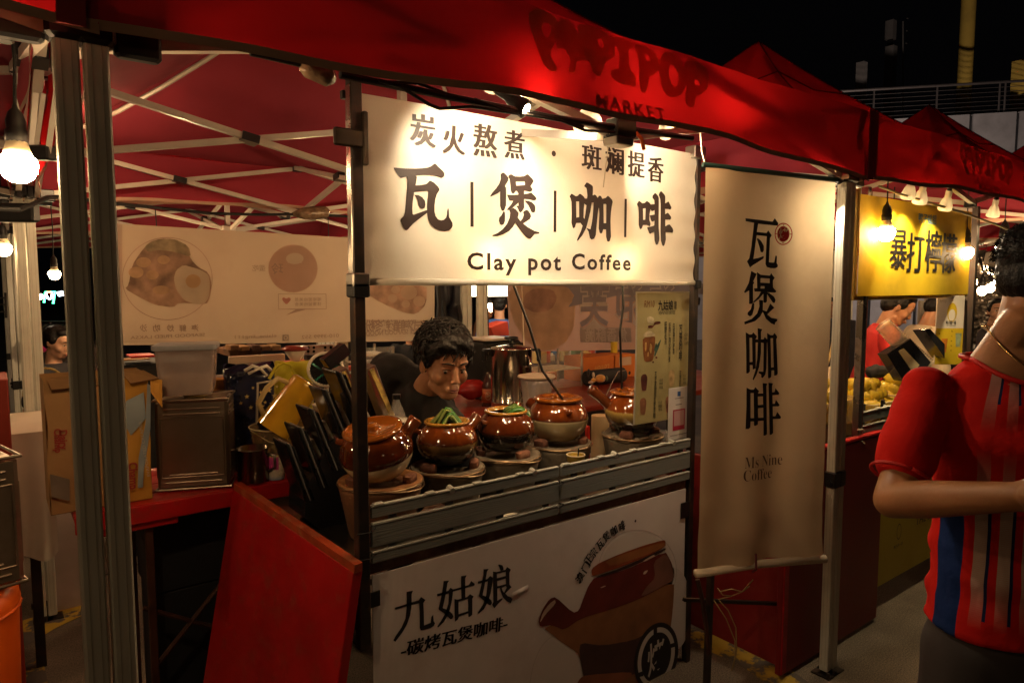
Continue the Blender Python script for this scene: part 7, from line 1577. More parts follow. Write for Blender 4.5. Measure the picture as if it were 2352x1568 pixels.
# ================================================================ PEOPLE
def remesh(mb, name, m, parent, voxel, smooth_it=4, noise_amp=0, noise_s=6, ny=0, dec=None):
    me=mb.mesh(name); o=bpy.data.objects.new(name,me); COL.objects.link(o)
    r_=o.modifiers.new('r','REMESH'); r_.mode='VOXEL'; r_.voxel_size=voxel
    if smooth_it: s=o.modifiers.new('s','SMOOTH'); s.factor=.5; s.iterations=smooth_it
    dg=bpy.context.evaluated_depsgraph_get(); me2=bpy.data.meshes.new_from_object(o.evaluated_get(dg)); bpy.data.objects.remove(o)
    if noise_amp:
        for v in me2.vertices:
            n_=noise.noise(v.co*noise_s)+.5*noise.noise(Vector((v.co.x*noise_s*2.5,v.co.y*noise_s*2.5,v.co.z*noise_s*.9))); v.co+=v.normal*n_*noise_amp
    me2.update(); return new(name,me2,m,parent,smooth='all')
def capsule(q,a,b,ra,rb,n=14,sx=1.0):
    a=Vector(a); b=Vector(b); d=b-a; L=d.length; T=frame(a,d,(0,0,1) if abs(d.normalized().z)<.95 else (1,0,0)) if L>1e-6 else Matrix.Translation(a)
    prof=[]; k=5
    for i in range(k+1): t_=math.pi/2*i/k; prof.append((-ra*math.cos(t_),ra*math.sin(t_)))
    for i in range(k+1): t_=math.pi/2*i/k; prof.append((L+rb*math.sin(t_),rb*math.cos(t_)))
    rings=[[T@Vector((x,r*math.cos(u)*sx,r*math.sin(u))) for u in [2*math.pi*j/n for j in range(n)]] for x,r in prof]
    q.loft(rings)
def skin_mat(nm,col):
    m=mat(nm,col,.45,var=.10,vscale=14,bump=.06,bscale=120,spec=.45); b=m.node_tree.nodes['Principled BSDF']
    b.inputs['Subsurface Weight'].default_value=.12; b.inputs['Subsurface Radius'].default_value=(.02,.008,.004); b.inputs['Subsurface Scale'].default_value=.5; return m
M_skin=skin_mat('warm_skin',(.33,.145,.062)); M_skin2=skin_mat('tan_skin',(.42,.205,.11)); M_skin3=skin_mat('light_skin',(.50,.28,.18))
M_hair=mat('black_hair',(.007,.0055,.005),.45,var=.3,vscale=30,bump=.4,bscale=160,spec=.3)
M_eyew=mat('eye_white',(.62,.56,.50),.2,var=0); M_iris=mat('dark_iris',(.015,.008,.005),.08,var=0,spec=.8); M_lip=mat('lip_skin',(.32,.11,.075),.42,var=.08)
def headprims(q,T,k=1,female=False,neck=True):
    """head in its own axes: x right, y forward, z up, origin mid-head"""
    def E(c,r,n=18,kk=12,R_=None): 
        o=len(q.v); q.ell((0,0,0),r,R_,n,kk)
        for i in range(o,len(q.v)): q.v[i]=T@((q.v[i]+Vector(c))*k)
    def C(a,b,ra,rb,sx=1): 
        o=len(q.v); capsule(q,a,b,ra,rb,10,sx)
        for i in range(o,len(q.v)): q.v[i]=T@(q.v[i]*k)
    E((0,-.018,.035),(.074,.092,.082)); E((0,.012,-.005),(.066,.075,.085))          # cranium, face mass
    E((0,.030,-.052),(.050,.052,.056)); E((0,.060,-.092),(.022,.020,.018))            # jaw, chin
    for s in (1,-1):
        E((.038*s,.050,-.026),(.029,.026,.030)); C((.043*s,.010,-.068),(.018*s,.058,-.092),.018,.015)   # cheek, jaw line
        C((.014*s,.085,.028),(.046*s,.071,.030),.0085,.009)                              # brow ridge
        C((.020*s,.081,.0105),(.044*s,.073,.0105),.0055,.0045); C((.019*s,.0815,-.0025),(.042*s,.0745,-.001),.0045,.004) # eyelids
        E((.012*s,.0955,-.034),(.009,.009,.007))                                       # nostril wing
        o=len(q.v); q.ell((0,0,0),(.008,.018,.031),Matrix.Rotation(s*.35,3,'Z')@Matrix.Rotation(-.15,3,'X'),10,8)
        for i in range(o,len(q.v)): q.v[i]=T@((q.v[i]+Vector((.0765*s,-.012,-.004)))*k)
    E((0,.05,.045),(.055,.040,.045))                                                     # forehead
    C((0,.083,.016),(0,.098,-.026),.0085,.0110); E((0,.1005,-.029),(.0110,.0095,.009))       # nose
    E((0,.082,-.062),(.027,.014,.012)); C((-.018,.0875,-.0585),(.018,.0875,-.0585),.0052,.0052); C((-.014,.088,-.069),(.014,.088,-.069),.006,.006) # mouth
def headfeatures(t,T,k,brow_ang=0,female=False,lid=.5,look=(0,0)):
    def TP(p): return T@(Vector(p)*k)
    R3=T.to_3x3()
    for s in (1,-1):
        q=MB(); q.ell(TP((.031*s,.0708,.0035)),(.0117*k,)*3,None,16,10); q.build('eye',M_eyew,t,smooth='all')
        q=MB(); q.ell(TP((.031*s+look[0]*.006,.0785,.0035+look[1]*.006)),(.0058*k,)*3,None,12,8); q.build('iris',M_iris,t,smooth='all')
        q=MB(); P_=[TP((x*s,y,z)) for x,y,z in ((.011,.0965,.026+brow_ang),(.022,.094,.030+brow_ang*.6),(.036,.088,.033),(.050,.076,.029))]
        q.tube(P_,[.0022*k,.0036*k,.0032*k,.0014*k],8); q.build('eyebrow',M_hair,t,smooth='all')
        q=MB(); P_=[TP((x*s,y,z)) for x,y,z in ((.017,.0845,.006),(.024,.0870,.0095),(.034,.0850,.0100),(.045,.0765,.006))]; q.tube(P_,.0014*k,6); q.build('eyelash',M_hair,t)
    q=MB(); q.tube([TP(p) for p in ((-.023,.086,-.0615),(-.012,.0935,-.0595),(0,.0945,-.0610),(.012,.0935,-.0595),(.023,.086,-.0615))],[.001*k,.0030*k,.0028*k,.0030*k,.001*k],8); 
    q.tube([TP(p) for p in ((-.020,.0865,-.0665),(-.008,.0935,-.0690),(.008,.0935,-.0690),(.020,.0865,-.0665))],[.001*k,.0040*k,.0040*k,.001*k],8); q.build('lips',M_lip,t,smooth='all')
    q=MB(); q.tube([TP(p) for p in ((-.022,.0885,-.0642),(0,.0972,-.0640),(.022,.0885,-.0642))],.0009*k,5); q.build('mouth_line',mat('mouth_dark',(.08,.02,.015),.6,var=0),t)
def orient(c, fwd, up):
    y=Vector(fwd).normalized(); x=y.cross(Vector(up)).normalized(); z=x.cross(y); M=Matrix((x,y,z)).transposed().to_4x4(); M.translation=Vector(c); return M
def hand(q,w,e,side,size=1,curl=.35,palmup=(0,0,1)):
    """w wrist, e direction of the hand; five fingers rooted in the palm"""
    w=Vector(w); d=Vector(e).normalized(); up=Vector(palmup); x=d.cross(up).normalized(); up=x.cross(d)
    s=size
    capsule(q,w-d*.02,w+d*.035*s,.024*s,.034*s,10,.6); capsule(q,w+d*.035*s-x*.020*s,w+d*.075*s-x*.026*s,.020*s,.017*s,10,.7); capsule(q,w+d*.035*s+x*.018*s,w+d*.072*s+x*.024*s,.020*s,.016*s,10,.7)
    for k,(o,L,r) in enumerate(((-.030,.066,.0085),(-.010,.078,.0090),(.011,.072,.0088),(.030,.056,.0078))):
        p=w+d*.072*s+x*o*s; a=0
        for j,f in enumerate((.45,.32,.23)):
            a+=curl*(.8+.25*j); dd=(d*math.cos(a)-up*math.sin(a)); p2=p+dd*L*f*s; capsule(q,p,p2,r*s*(1-.08*j),r*s*(.92-.08*j),8); p=p2
    p=w+d*.018*s-x*side*.026*s
    for j,(L,r) in enumerate(((.038,.0125),(.030,.0105),(.022,.009))):
        dd=(d*(.62+.15*j)-x*side*(.72-.25*j)-up*(.25+.2*j)).normalized(); p2=p+dd*L*s; capsule(q,p,p2,r*s,r*s*.92,8); p=p2
def hair_shell(q,T,k,style='short'):
    def E(c,r,R_=None,n=22,kk=14): 
        o=len(q.v); q.ell((0,0,0),r,R_,n,kk)
        for i in range(o,len(q.v)): q.v[i]=T@((q.v[i]+Vector(c))*k)
    E((0,-.026,.052),(.080,.092,.080)); E((0,-.055,.005),(.068,.058,.070)); E((0,.030,.088),(.062,.052,.034))
    if style=='thick': E((0,-.02,.075),(.088,.098,.075)); E((0,.048,.098),(.068,.050,.034)); E((.02,.070,.088),(.050,.028,.026)); E((-.03,.066,.090),(.038,.028,.024)); E((.062,.045,.070),(.024,.035,.03)); E((.072,.02,.055),(.016,.03,.035))
    for s in (1,-1): E((.066*s,-.006,.030),(.018,.040,.040)); E((.070*s,.012,.022),(.008,.012,.028))
    if style=='ponytail': E((0,-.10,.01),(.028,.03,.03))
def tufts(t,T,k,count,seed,L=.03,lo=.0,style='curly',m=None):
    """hair locks lying over the crown, each a thin bent strand cluster; joined as they cannot be told apart"""
    rnd=random.Random(seed); q=MB()
    for i in range(count):
        u=rnd.uniform(-math.pi,math.pi); v=rnd.uniform(lo,1.0); el=math.asin(v)
        n_=Vector((math.cos(el)*math.sin(u),math.cos(el)*math.cos(u),math.sin(el)))
        c=Vector((n_.x*.086,-.022+n_.y*.102,.052+n_.z*.090))
        if n_.y>.55 and c.z<.085: continue
        if abs(n_.x)>.5 and n_.y>.35 and c.z<.045: continue
        tn=Vector((rnd.uniform(-1,1),rnd.uniform(-.6,1),rnd.uniform(-1,.2))); tn=(tn-n_*tn.dot(n_)).normalized(); bt=n_.cross(tn)
        l=L*rnd.uniform(.6,1.3); cu=rnd.uniform(-1,1)
        P_=[T@((c+tn*l*f*.9+bt*cu*l*f*f+n_*(.010*math.sin(math.pi*f)-.004))*k) for f in (0,.3,.6,.85,1)]
        w=rnd.uniform(.0020,.0042)*k; q.tube(P_,[w*.5,w,w*.9,w*.6,w*.15],5)
    o=q.build('hair_locks',m or M_hair,t,smooth='all'); o['kind']='stuff'; return o
def limb_pts(q,pts,rs,sx=1):
    for i in range(len(pts)-1): capsule(q,pts[i],pts[i+1],rs[i],rs[i+1],16,sx)
def torso_rings(q,rings):
    """rings: centre, side vector, depth vector"""
    R_=[]
    for c,sv,dv in rings:
        c=Vector(c); sv=Vector(sv); dv=Vector(dv); R_.append([c+sv*math.cos(a)*(1)+dv*math.sin(a) for a in [2*math.pi*i/28 for i in range(28)]])
    q.loft(R_)

def standing(name_label, feet, face, height=1.70, shirt=None, trousers=None, skin=None, hair='short', female=False, lean=0, headyaw=0, headpitch=0, arms=None, voxel=.011, seed=1, collar=None, tuftn=0, group=None, kneeless=False, sleeve=.55):
    """a figure in its own axes then set down at feet, facing `face` degrees"""
    s=height/1.72; F=Vector(feet); a=R(face); B=Matrix(((math.sin(a),math.cos(a),0),(-math.cos(a),math.sin(a),0),(0,0,1))).to_4x4(); B.translation=F
    def L(p): return B@(Vector(p)*s)
    sk=skin or M_skin; t=thing('person',name_label,'person',F,group)
    ln=Matrix.Rotation(-R(lean),4,'X'); piv=Vector((0,0,.95))
    def U(p): return L(piv+(ln@(Vector(p)-piv)))
    w=.92 if female else 1
    sh={1:Vector((.175*w,-.01,1.405)),-1:Vector((-.175*w,-.01,1.405))}
    arms=arms or {}
    el={1:arms.get('elR',(.235,-.03,1.13)),-1:arms.get('elL',(-.235,-.03,1.13))}; wr={1:arms.get('wrR',(.245,.08,.90)),-1:arms.get('wrL',(-.245,.08,.90))}
    hd=U((0,.03,1.60)); 
    up=(U((0,0,1.7))-U((0,0,1.5))).normalized(); fw=(U((0,1,1.6))-U((0,0,1.6))).normalized()
    Q1=Matrix.Rotation(R(headyaw),3,up); fw=Q1@fw; rt=fw.cross(up); Q2=Matrix.Rotation(-R(headpitch),3,rt); fw=Q2@fw; up=Q2@up
    T=orient(hd,fw,up); k=s*(.97 if female else 1)
    q=MB(); headprims(q,T,k)
    capsule(q,U((0,-.02,1.40)),T@(Vector((0,-.02,-.03))*k),.060*s*w,.052*s*w,16)
    for sd in (1,-1):
        limb_pts(q,[U(sh[sd]),U(el[sd]),U(wr[sd])],[.046*s*w,.036*s*w,.026*s*w]); 
        d=(U(wr[sd])-U(el[sd])).normalized(); hand(q,U(wr[sd]),d,sd,s*w*.95)
        sq_=MB(); capsule(sq_,L((.105*sd,-.02,.045)),L((.11*sd,.13,.038)),.044*s,.036*s,12); sq_.build('shoe',M_blackp,t,smooth='all')
    torso_rings(q,[(U((0,0,.90)),(U((.13,0,0))-U((0,0,0))),(U((0,.09,0))-U((0,0,0)))),(U((0,0,1.15)),(U((.115,0,0))-U((0,0,0))),(U((0,.08,0))-U((0,0,0)))),(U((0,0,1.36)),(U((.14,0,0))-U((0,0,0))),(U((0,.09,0))-U((0,0,0)))),(U((0,-.01,1.44)),(U((.07,0,0))-U((0,0,0))),(U((0,.06,0))-U((0,0,0))))])
    remesh(q,'body',sk,t,voxel*.62,2); headfeatures(t,T,k)
    X=U((1,0,0))-U((0,0,0)); Y_=U((0,1,0))-U((0,0,0))
    q=MB(); torso_rings(q,[(U((0,0,.86)),X*.165*w,Y_*.125),(U((0,.005,1.0)),X*.160*w,Y_*.125),(U((0,.005,1.15)),X*.158*w,Y_*.120),(U((0,.0,1.30)),X*.175*w,Y_*.122),(U((0,-.01,1.40)),X*.165*w,Y_*.105),(U((0,-.015,1.455)),X*.085*w,Y_*.072)])
    for sd in (1,-1):
        e2=Vector(sh[sd]).lerp(Vector(el[sd]),sleeve*1.4 if sleeve<.8 else 1); limb_pts(q,[U(Vector(sh[sd])*Vector((.8,1,1)).x if False else sh[sd]),U(e2)],[.066*s*w,.058*s*w])
        if sleeve>=.8: limb_pts(q,[U(el[sd]),U(Vector(el[sd]).lerp(Vector(wr[sd]),.85))],[.055*s*w,.040*s*w])
    remesh(q,'shirt',shirt,t,voxel,3,.005,9)
    if collar is not None:
        q=MB(); q.tube([U((.066*math.cos(a_),-.012+.066*math.sin(a_),1.462+.012*math.sin(a_))) for a_ in [i*2*math.pi/20 for i in range(21)]],.013*s,8); q.build('collar',collar,t,smooth='all')
    q=MB()
    for sd in (1,-1): limb_pts(q,[L((.085*sd,0,.90)),L((.10*sd,.01,.50)),L((.105*sd,-.01,.10))],[.098*s,.072*s,.055*s])
    torso_rings(q,[(L((0,0,.82)),B.to_3x3()@Vector((.15*s,0,0)),B.to_3x3()@Vector((0,.115*s,0))),(L((0,0,.98)),B.to_3x3()@Vector((.148*s,0,0)),B.to_3x3()@Vector((0,.11*s,0)))])
    remesh(q,'trousers',trousers,t,voxel*2,2,.005,9)
    q=MB(); hair_shell(q,T,k,'short' if hair!='ponytail' else 'ponytail')
    remesh(q,'hair',M_hair,t,.0055 if voxel<.015 else .009,1,.003,60)
    if tuftn: tufts(t,T,k,tuftn,seed)
    if hair=='ponytail':
        q=MB(); q.tube([T@(Vector(p)*k) for p in ((0,-.10,.01),(0,-.15,-.01),(.0,-.18,-.08),(.01,-.19,-.16),(.01,-.185,-.21))],[.020,.030,.030,.022,.006],12); q.build('ponytail',mat('brown_black_hair',(.03,.014,.010),.4,var=.4,vscale=30,bump=.6,bscale=100),t,smooth='all')
    return t

M_tee=mat('black_tshirt_cotton',(.011,.0095,.009),.88,var=.2,vscale=4,bump=.25,bscale=14)
M_dark=mat('dark_trousers',(.02,.018,.022),.85,var=.2,bump=.15,bscale=14)

# ---- the vendor bending over his pots
def vendor():
    hc=PD(1021,838,2.70); 
    fw=(-FWD*.80+RGT*.50-UPV*.27).normalized(); up=(UPV*.93+RGT*.16-FWD*.28)
    up=(up-fw*up.dot(fw)).normalized(); T=orient(hc,fw,up); k=1.12
    t=thing('person','young vendor in a black T-shirt with curly hair, bending low over the clay pots','person',Vector((1.45,3.0,0)))
    neck0=PD(984,893,2.86); neck1=T@(Vector((0,-.035,-.045))*k)
    shL=PD(893,866,3.05); shR=PD(1025,985,2.72)       # his right and left shoulder
    chest=PD(975,965,2.90); belly=PD(915,1060,3.15); hip=PD(880,1130,3.35)
    q=MB(); headprims(q,T,k); capsule(q,neck0,neck1,.066,.060,16); capsule(q,neck0+Vector((0,0,-.03)),chest,.075,.10,14)
    armA=[shL,PD(838,965,3.10),PD(905,1075,2.90)]; armB=[shR,PD(1062,1085,2.70),PD(1010,1150,2.55)]
    for ar,sd in ((armA,-1),(armB,1)):
        limb_pts(q,ar,[.047,.038,.027]); d=(ar[2]-ar[1]).normalized(); hand(q,ar[2],d,sd,1.0,.3)
    for sd in (-1,1):
        h0=hip+Vector((.10*sd,.08,-.05)); an=Vector((h0.x+.03*sd,h0.y+.05,.09)); sq_=MB(); capsule(sq_,an+Vector((0,.02,-.04)),an+Vector((0,-.14,-.05)),.044,.036,12); sq_.build('shoe',M_blackp,t,smooth='all')
    remesh(q,'body',M_skin2,t,.0042,10)
    headfeatures(t,T,k,brow_ang=.004,look=(.6,-.75))
    q=MB(); ax=(shR-shL).normalized(); dn=(belly-neck0).normalized(); dp=ax.cross(dn).normalized()
    torso_rings(q,[(neck0+dn*-.015,ax*.085,dp*.078),(neck0+dn*.05,ax*.17,dp*.11),(chest+dn*.02,ax*.20,dp*.13),(belly,ax*.175,dp*.13),(hip,ax*.165,dp*.13),(hip+Vector((0,.06,-.15)),ax*.16,dp*.13)])
    for ar in (armA,armB): limb_pts(q,[ar[0],ar[0].lerp(ar[1],.45),ar[0].lerp(ar[1],.80)],[.088,.078,.070])
    capsule(q,shL+Vector((.02,.05,.0)),neck0+Vector((0,.02,-.04)),.075,.07); capsule(q,shR,neck0+Vector((.02,0,-.05)),.08,.07)
    q.ell(PD(905,875,3.02),(.12,.13,.125)); capsule(q,PD(890,850,3.05),PD(950,872,2.95),.085,.07); remesh(q,'tshirt',M_tee,t,.009,4,.007,8)
    # neckline band
    q=MB(); q.tube([neck0+dn*(.012-.018*math.sin(a_))+(ax*math.cos(a_)*.078+dp*math.sin(a_)*.074) for a_ in [i*2*math.pi/24 for i in range(25)]],.008,8); q.build('neck_band',M_tee,t,smooth='all')
    q=MB()
    for sd in (-1,1):
        h0=hip+Vector((.10*sd,.08,-.05)); kn=Vector((h0.x+.02*sd,h0.y-.05,.50)); an=Vector((h0.x+.03*sd,h0.y+.05,.09)); limb_pts(q,[h0,kn,an],[.10,.075,.055])
    remesh(q,'trousers',M_dark,t,.022,2,.005,9)
    q=MB(); hair_shell(q,T,k,'thick'); remesh(q,'hair',M_hair,t,.0045,1,.0045,55)
    tufts(t,T,k*1.07,950,3,.044,.0); 
    # side locks by the ear and fringe over the forehead
    rnd=random.Random(8); q=MB()
    for i in range(170):
        x=rnd.uniform(-.066,.066); z=.098-.012*abs(x/.05)+rnd.uniform(-.004,.014); y=.062-6*x*x+rnd.uniform(-.008,.014); l=rnd.uniform(.018,.038)
        c=Vector((x,y,z)); dxx=rnd.uniform(-.6,.6); P_=[T@((c+Vector((dxx*l*f,.018*math.sin(2.4*f),-l*f)))*k) for f in (0,.35,.7,1)]
        w_=rnd.uniform(.002,.004); q.tube(P_,[w_,w_*1.1,w_*.7,w_*.1],5)
    for sd in (1,-1):
        for i in range(50):
            c=Vector((.074*sd,rnd.uniform(-.03,.035),rnd.uniform(.02,.06))); l=rnd.uniform(.015,.032); P_=[T@((c+Vector((.006*sd*math.sin(3*f),rnd.uniform(-.1,.3)*l*f,-l*f)))*k) for f in (0,.4,.75,1)]; w_=rnd.uniform(.002,.0036); q.tube(P_,[w_,w_,w_*.7,w_*.1],5)
    o=q.build('fringe_locks',M_hair,t,smooth='all'); o['kind']='stuff'
vendor()

# ---- striped shirt man at the right edge
def jersey_mat():
    m=bpy.data.materials.new('striped_jersey'); m.use_nodes=True; MATS['striped_jersey']=m; n=m.node_tree.nodes; l=m.node_tree.links; b=n['Principled BSDF']
    tc=n.new('ShaderNodeTexCoord'); sp=n.new('ShaderNodeSeparateXYZ'); l.new(tc.outputs['UV'],sp.inputs[0])
    def mth(op,a,b_=None,c=None):
        x=n.new('ShaderNodeMath'); x.operation=op
        for i,v in enumerate((a,b_,c)):
            if v is None: continue
            if isinstance(v,(int,float)): x.inputs[i].default_value=v
            else: l.new(v,x.inputs[i])
        return x.outputs[0]
    def mixc(f,a,b_):
        x=n.new('ShaderNodeMixRGB'); l.new(f,x.inputs[0])
        for i,v in ((1,a),(2,b_)):
            if isinstance(v,tuple): x.inputs[i].default_value=(*v,1)
            else: l.new(v,x.inputs[i])
        return x.outputs[0]
    u,v=sp.outputs[0],sp.outputs[1]   # u: metres across the front, v: height in metres
    st=mth('FRACT',mth('DIVIDE',mth('ADD',u,2),.040)); inst=mth('LESS_THAN',st,.52); navy=mth('MULTIPLY',mth('GREATER_THAN',st,.52),mth('LESS_THAN',st,.66))
    front=mth('MULTIPLY',mth('GREATER_THAN',u,-.172),mth('LESS_THAN',u,.4))
    # dotted weave that fades at both ends of the stripes
    dots=mth('MULTIPLY',mth('SINE',mth('MULTIPLY',v,1400)),.5); 
    low=n.new('ShaderNodeMapRange'); low.inputs[1].default_value=.96; low.inputs[2].default_value=1.08; l.new(v,low.inputs[0])
    hi=n.new('ShaderNodeMapRange'); hi.inputs[1].default_value=1.38; hi.inputs[2].default_value=1.24; l.new(v,hi.inputs[0])
    a1=mth('MULTIPLY',low.outputs[0],hi.outputs[0])
    up1=n.new('ShaderNodeMapRange'); up1.inputs[1].default_value=1.42; up1.inputs[2].default_value=1.54; l.new(v,up1.inputs[0])
    amt=mth('MAXIMUM',a1,mth('MULTIPLY',up1.outputs[0],.75))
    dens=mth('ADD',mth('MULTIPLY',amt,.9),mth('MULTIPLY',mth('MULTIPLY',dots,.25),amt))
    white=mth('MULTIPLY',mth('MULTIPLY',inst,front),dens)
    nv=mth('MULTIPLY',mth('MULTIPLY',navy,front),mth('GREATER_THAN',mth('MAXIMUM',mth('MULTIPLY',up1.outputs[0],1.0),mth('LESS_THAN',v,1.28)),.5)); 
    nv=mth('MULTIPLY',nv,mth('GREATER_THAN',v,.98))
    c=mixc(nv,(.50,.010,.006),(.012,.020,.07)); c=mixc(white,c,(.40,.32,.27))
    side=mth('MULTIPLY',mth('MULTIPLY',mth('GREATER_THAN',u,-.232),mth('LESS_THAN',u,-.178)),mth('LESS_THAN',v,1.24))
    c=mixc(side,c,(.008,.024,.11))
    l.new(c,b.inputs['Base Color']); b.inputs['Roughness'].default_value=.9; b.inputs['Specular IOR Level'].default_value=.15; nz=n.new('ShaderNodeTexNoise'); nz.inputs['Scale'].default_value=9; nz.inputs['Detail'].default_value=6; l.new(tc.outputs['Object'],nz.inputs['Vector']); bp=n.new('ShaderNodeBump'); bp.inputs['Strength'].default_value=.7; bp.inputs['Distance'].default_value=.02; l.new(nz.outputs[0],bp.inputs['Height']); l.new(bp.outputs[0],b.inputs['Normal'])
    return m
def striped_man():
    D=1.64; C0=PD(2338,1000,D); cx,cy=C0.x,C0.y
    sd=(-RGT*.97-FWD*.10); sd.z=0; sd.normalize()     # towards his right shoulder (picture left)
    fr=Vector((sd.y,-sd.x,0)) ; 
    if fr.dot(FWD)>0: fr=-fr
    def P(a,b_,z): return Vector((cx,cy,0))+sd*a+fr*b_+Vector((0,0,z))
    t=thing('person','man in a red, white and navy striped football shirt with a thin chain','person',Vector((cx,cy,0)))
    gaze=(RGT*.96-FWD*-.35); gaze.z=0; gaze.normalize()
    hc=PD(2396,636,D+.02); T=orient(hc,(gaze+Vector((0,0,-.05))),(0,0,1)); k=1.02
    z0=1.585; sh=PD(2130,905,D+.01); el=PD(2050,1148,D-.08); wr=PD(2335,1140,D-.36)
    sh2=P(-.19,-.01,z0-.055); el2=P(-.25,.02,1.25); wr2=P(-.05,.22,1.22)
    q=MB(); headprims(q,T,k); capsule(q,P(-.0,-.01,z0-.05),T@(Vector((0,-.02,-.04))*k),.072,.064,18); capsule(q,P(.07,-.01,z0-.03),P(0,-.01,z0+.06),.05,.055)
    limb_pts(q,[sh,sh.lerp(el,.5),el,el.lerp(wr,.30),wr],[.042,.042,.041,.041,.028]); hand(q,wr,(wr-el).normalized(),1,1.05,.5,(0,0,1))
    limb_pts(q,[sh2,el2,wr2],[.055,.045,.029]); hand(q,wr2,(wr2-el2).normalized(),-1,1.05,.4)
    for s in (1,-1): limb_pts(q,[P(.12*s,.02,.52),P(.12*s,0,.09)],[.058,.040]); limb_pts(q,[P(.06*s,0,.95),P(.12*s,.02,.52)],[.06,.058]); sq_=MB(); capsule(sq_,P(.12*s,-.02,.05),P(.13*s,.15,.042),.048,.040,12); sq_.build('shoe',M_blackp,t,smooth='all')
    torso_rings(q,[(P(0,0,.95),sd*.15,fr*.11),(P(0,0,1.25),sd*.14,fr*.10),(P(0,0,1.40),sd*.150,fr*.100),(P(0,-.002,1.49),sd*.155,fr*.095),(P(0,-.008,1.555),sd*.132,fr*.085),(P(0,-.012,1.60),sd*.090,fr*.074)])
    capsule(q,P(.02,-.01,1.55),PD(2372,760,D),.066,.060,18); remesh(q,'body',M_skin,t,.0062,2); headfeatures(t,T,k)
    q=MB()
    torso_rings(q,[(P(0,.0,.92),sd*.192,fr*.150),(P(0,.0,.98),sd*.186,fr*.146),(P(0,.0,1.10),sd*.186,fr*.142),(P(0,.0,1.25),sd*.186,fr*.135),(P(0,.0,1.38),sd*.198,fr*.130),(P(0,-.005,1.46),sd*.196,fr*.115),(P(0,-.01,1.53),sd*.165,fr*.095),(P(0,-.012,1.58),sd*.115,fr*.082),(P(0,-.012,1.60),sd*.095,fr*.075)])
    for s_,e_ in ((sh,el),(sh2,el2)): limb_pts(q,[s_+Vector((0,0,-.005)),s_.lerp(e_,.35),s_.lerp(e_,.62)],[.065,.064,.067])
    o=remesh(q,'striped_shirt',jersey_mat(),t,.009,4,.006,7)
    bm=bmesh.new(); bm.from_mesh(o.data)
    kill=[]
    for v in bm.verts:
        r=v.co-Vector((cx,cy,0)); a=-r.dot(sd); b_=r.dot(fr); zc=1.575-.55*max(0,b_)+.02*min(0,b_)
        if v.co.z>zc and abs(a)<.128: kill.append(v)
    bmesh.ops.delete(bm,geom=kill,context='VERTS'); bm.to_mesh(o.data); bm.free()
    # horizontal pulls and folds of the cloth, stronger at the waist and armpit
    me=o.data
    for v in me.vertices:
        w=v.co; z=w.z; f=.009*noise.noise(Vector((w.x*3,w.y*3,z*16)))+.007*math.sin(z*60+w.x*14)*noise.noise(Vector((w.x*5,w.y*5,z*4)))
        v.co+=v.normal*f*(1.5 if z<1.15 else 1.15)
    me.update(); uv=me.uv_layers.new(name='UVMap'); c=Vector((cx,cy,0)); axis=(el-sh).normalized(); UV=[]
    for v in me.vertices:
        w=v.co; r=w-c; a=-r.dot(sd); b_=r.dot(fr); u=math.atan2(a,max(b_,-.3)+.02)*.15; zz=w.z
        dist=((w-sh)-axis*(w-sh).dot(axis)).length; along=(w-sh).dot(axis)
        if (dist<.095 and along>-.03 and -a>.150) or -a>.215: u=-1; zz=1.2
        elif b_<-.09 and u<0: u=-1
        UV.append((u,zz))
    import numpy as np
    idx=np.empty(len(me.loops),dtype=np.int32); me.loops.foreach_get('vertex_index',idx)
    uv.data.foreach_set('uv',np.array(UV,dtype=np.float32)[idx].ravel())
    q=MB(); a_=(el-sh).normalized(); pe=sh.lerp(el,.62)+a_*.045; s1=a_.orthogonal().normalized(); s2=a_.cross(s1)
    q.tube([pe+(s1*math.cos(x)+s2*math.sin(x))*.063 for x in [i*2*math.pi/28 for i in range(29)]],.004,8); q.build('sleeve_hem',mat('red_jersey_trim',(.50,.010,.006),.6),t,smooth='all')
    q=MB(); q.tube([P(.128*math.cos(x),-.005+.108*math.sin(x),1.577-.55*max(0,-.005+.108*math.sin(x))) for x in [i*2*math.pi/32 for i in range(33)]],.006,8); q.build('collar',mat('red_jersey_trim',(.50,.010,.006)),t,smooth='all')
    q=MB(); q.tube([P(.082*math.cos(x),.008+.098*math.sin(x),1.625-.085*max(-.3,math.sin(x))) for x in [i*2*math.pi/40 for i in range(41)]],.0016,6); q.build('neck_chain',mat('gold_chain',(.7,.45,.15),.25,1,var=.3,vscale=200),t,smooth='all')
    q=MB()
    for s in (1,-1): limb_pts(q,[P(.085*s,0,.86),P(.12*s,.02,.50),P(.12*s,0,.30)],[.112,.098,.092])
    torso_rings(q,[(P(0,0,.70),sd*.20,fr*.145),(P(0,0,.92),sd*.175,fr*.135)])
    remesh(q,'shorts',mat('dark_grey_shorts',(.035,.028,.028),.85,var=.15,bump=.3,bscale=10),t,.016,3,.008,6)
    q=MB(); hair_shell(q,T,k,'short'); remesh(q,'hair',M_hair,t,.005,1,.003,70)
    rnd=random.Random(4); q=MB()
    for i in range(700):
        u=rnd.uniform(-math.pi,math.pi); el_=math.asin(rnd.uniform(-.1,1)); n_=Vector((math.cos(el_)*math.sin(u),math.cos(el_)*math.cos(u),math.sin(el_)))
        c_=Vector((n_.x*.080,-.026+n_.y*.094,.045+n_.z*.084)); 
        if n_.y>.5 and c_.z<.09: continue
        if c_.y>-.01 and c_.z<.03: continue
        l=rnd.uniform(.006,.013); d=(n_+Vector((rnd.uniform(-.5,.5),rnd.uniform(-.5,.5),rnd.uniform(-.6,.3)))).normalized(); q.tube([T@((c_)*k),T@((c_+d*l*.6)*k),T@((c_+d*l+Vector((0,0,-.003)))*k)],[.0016,.0013,.0003],4)
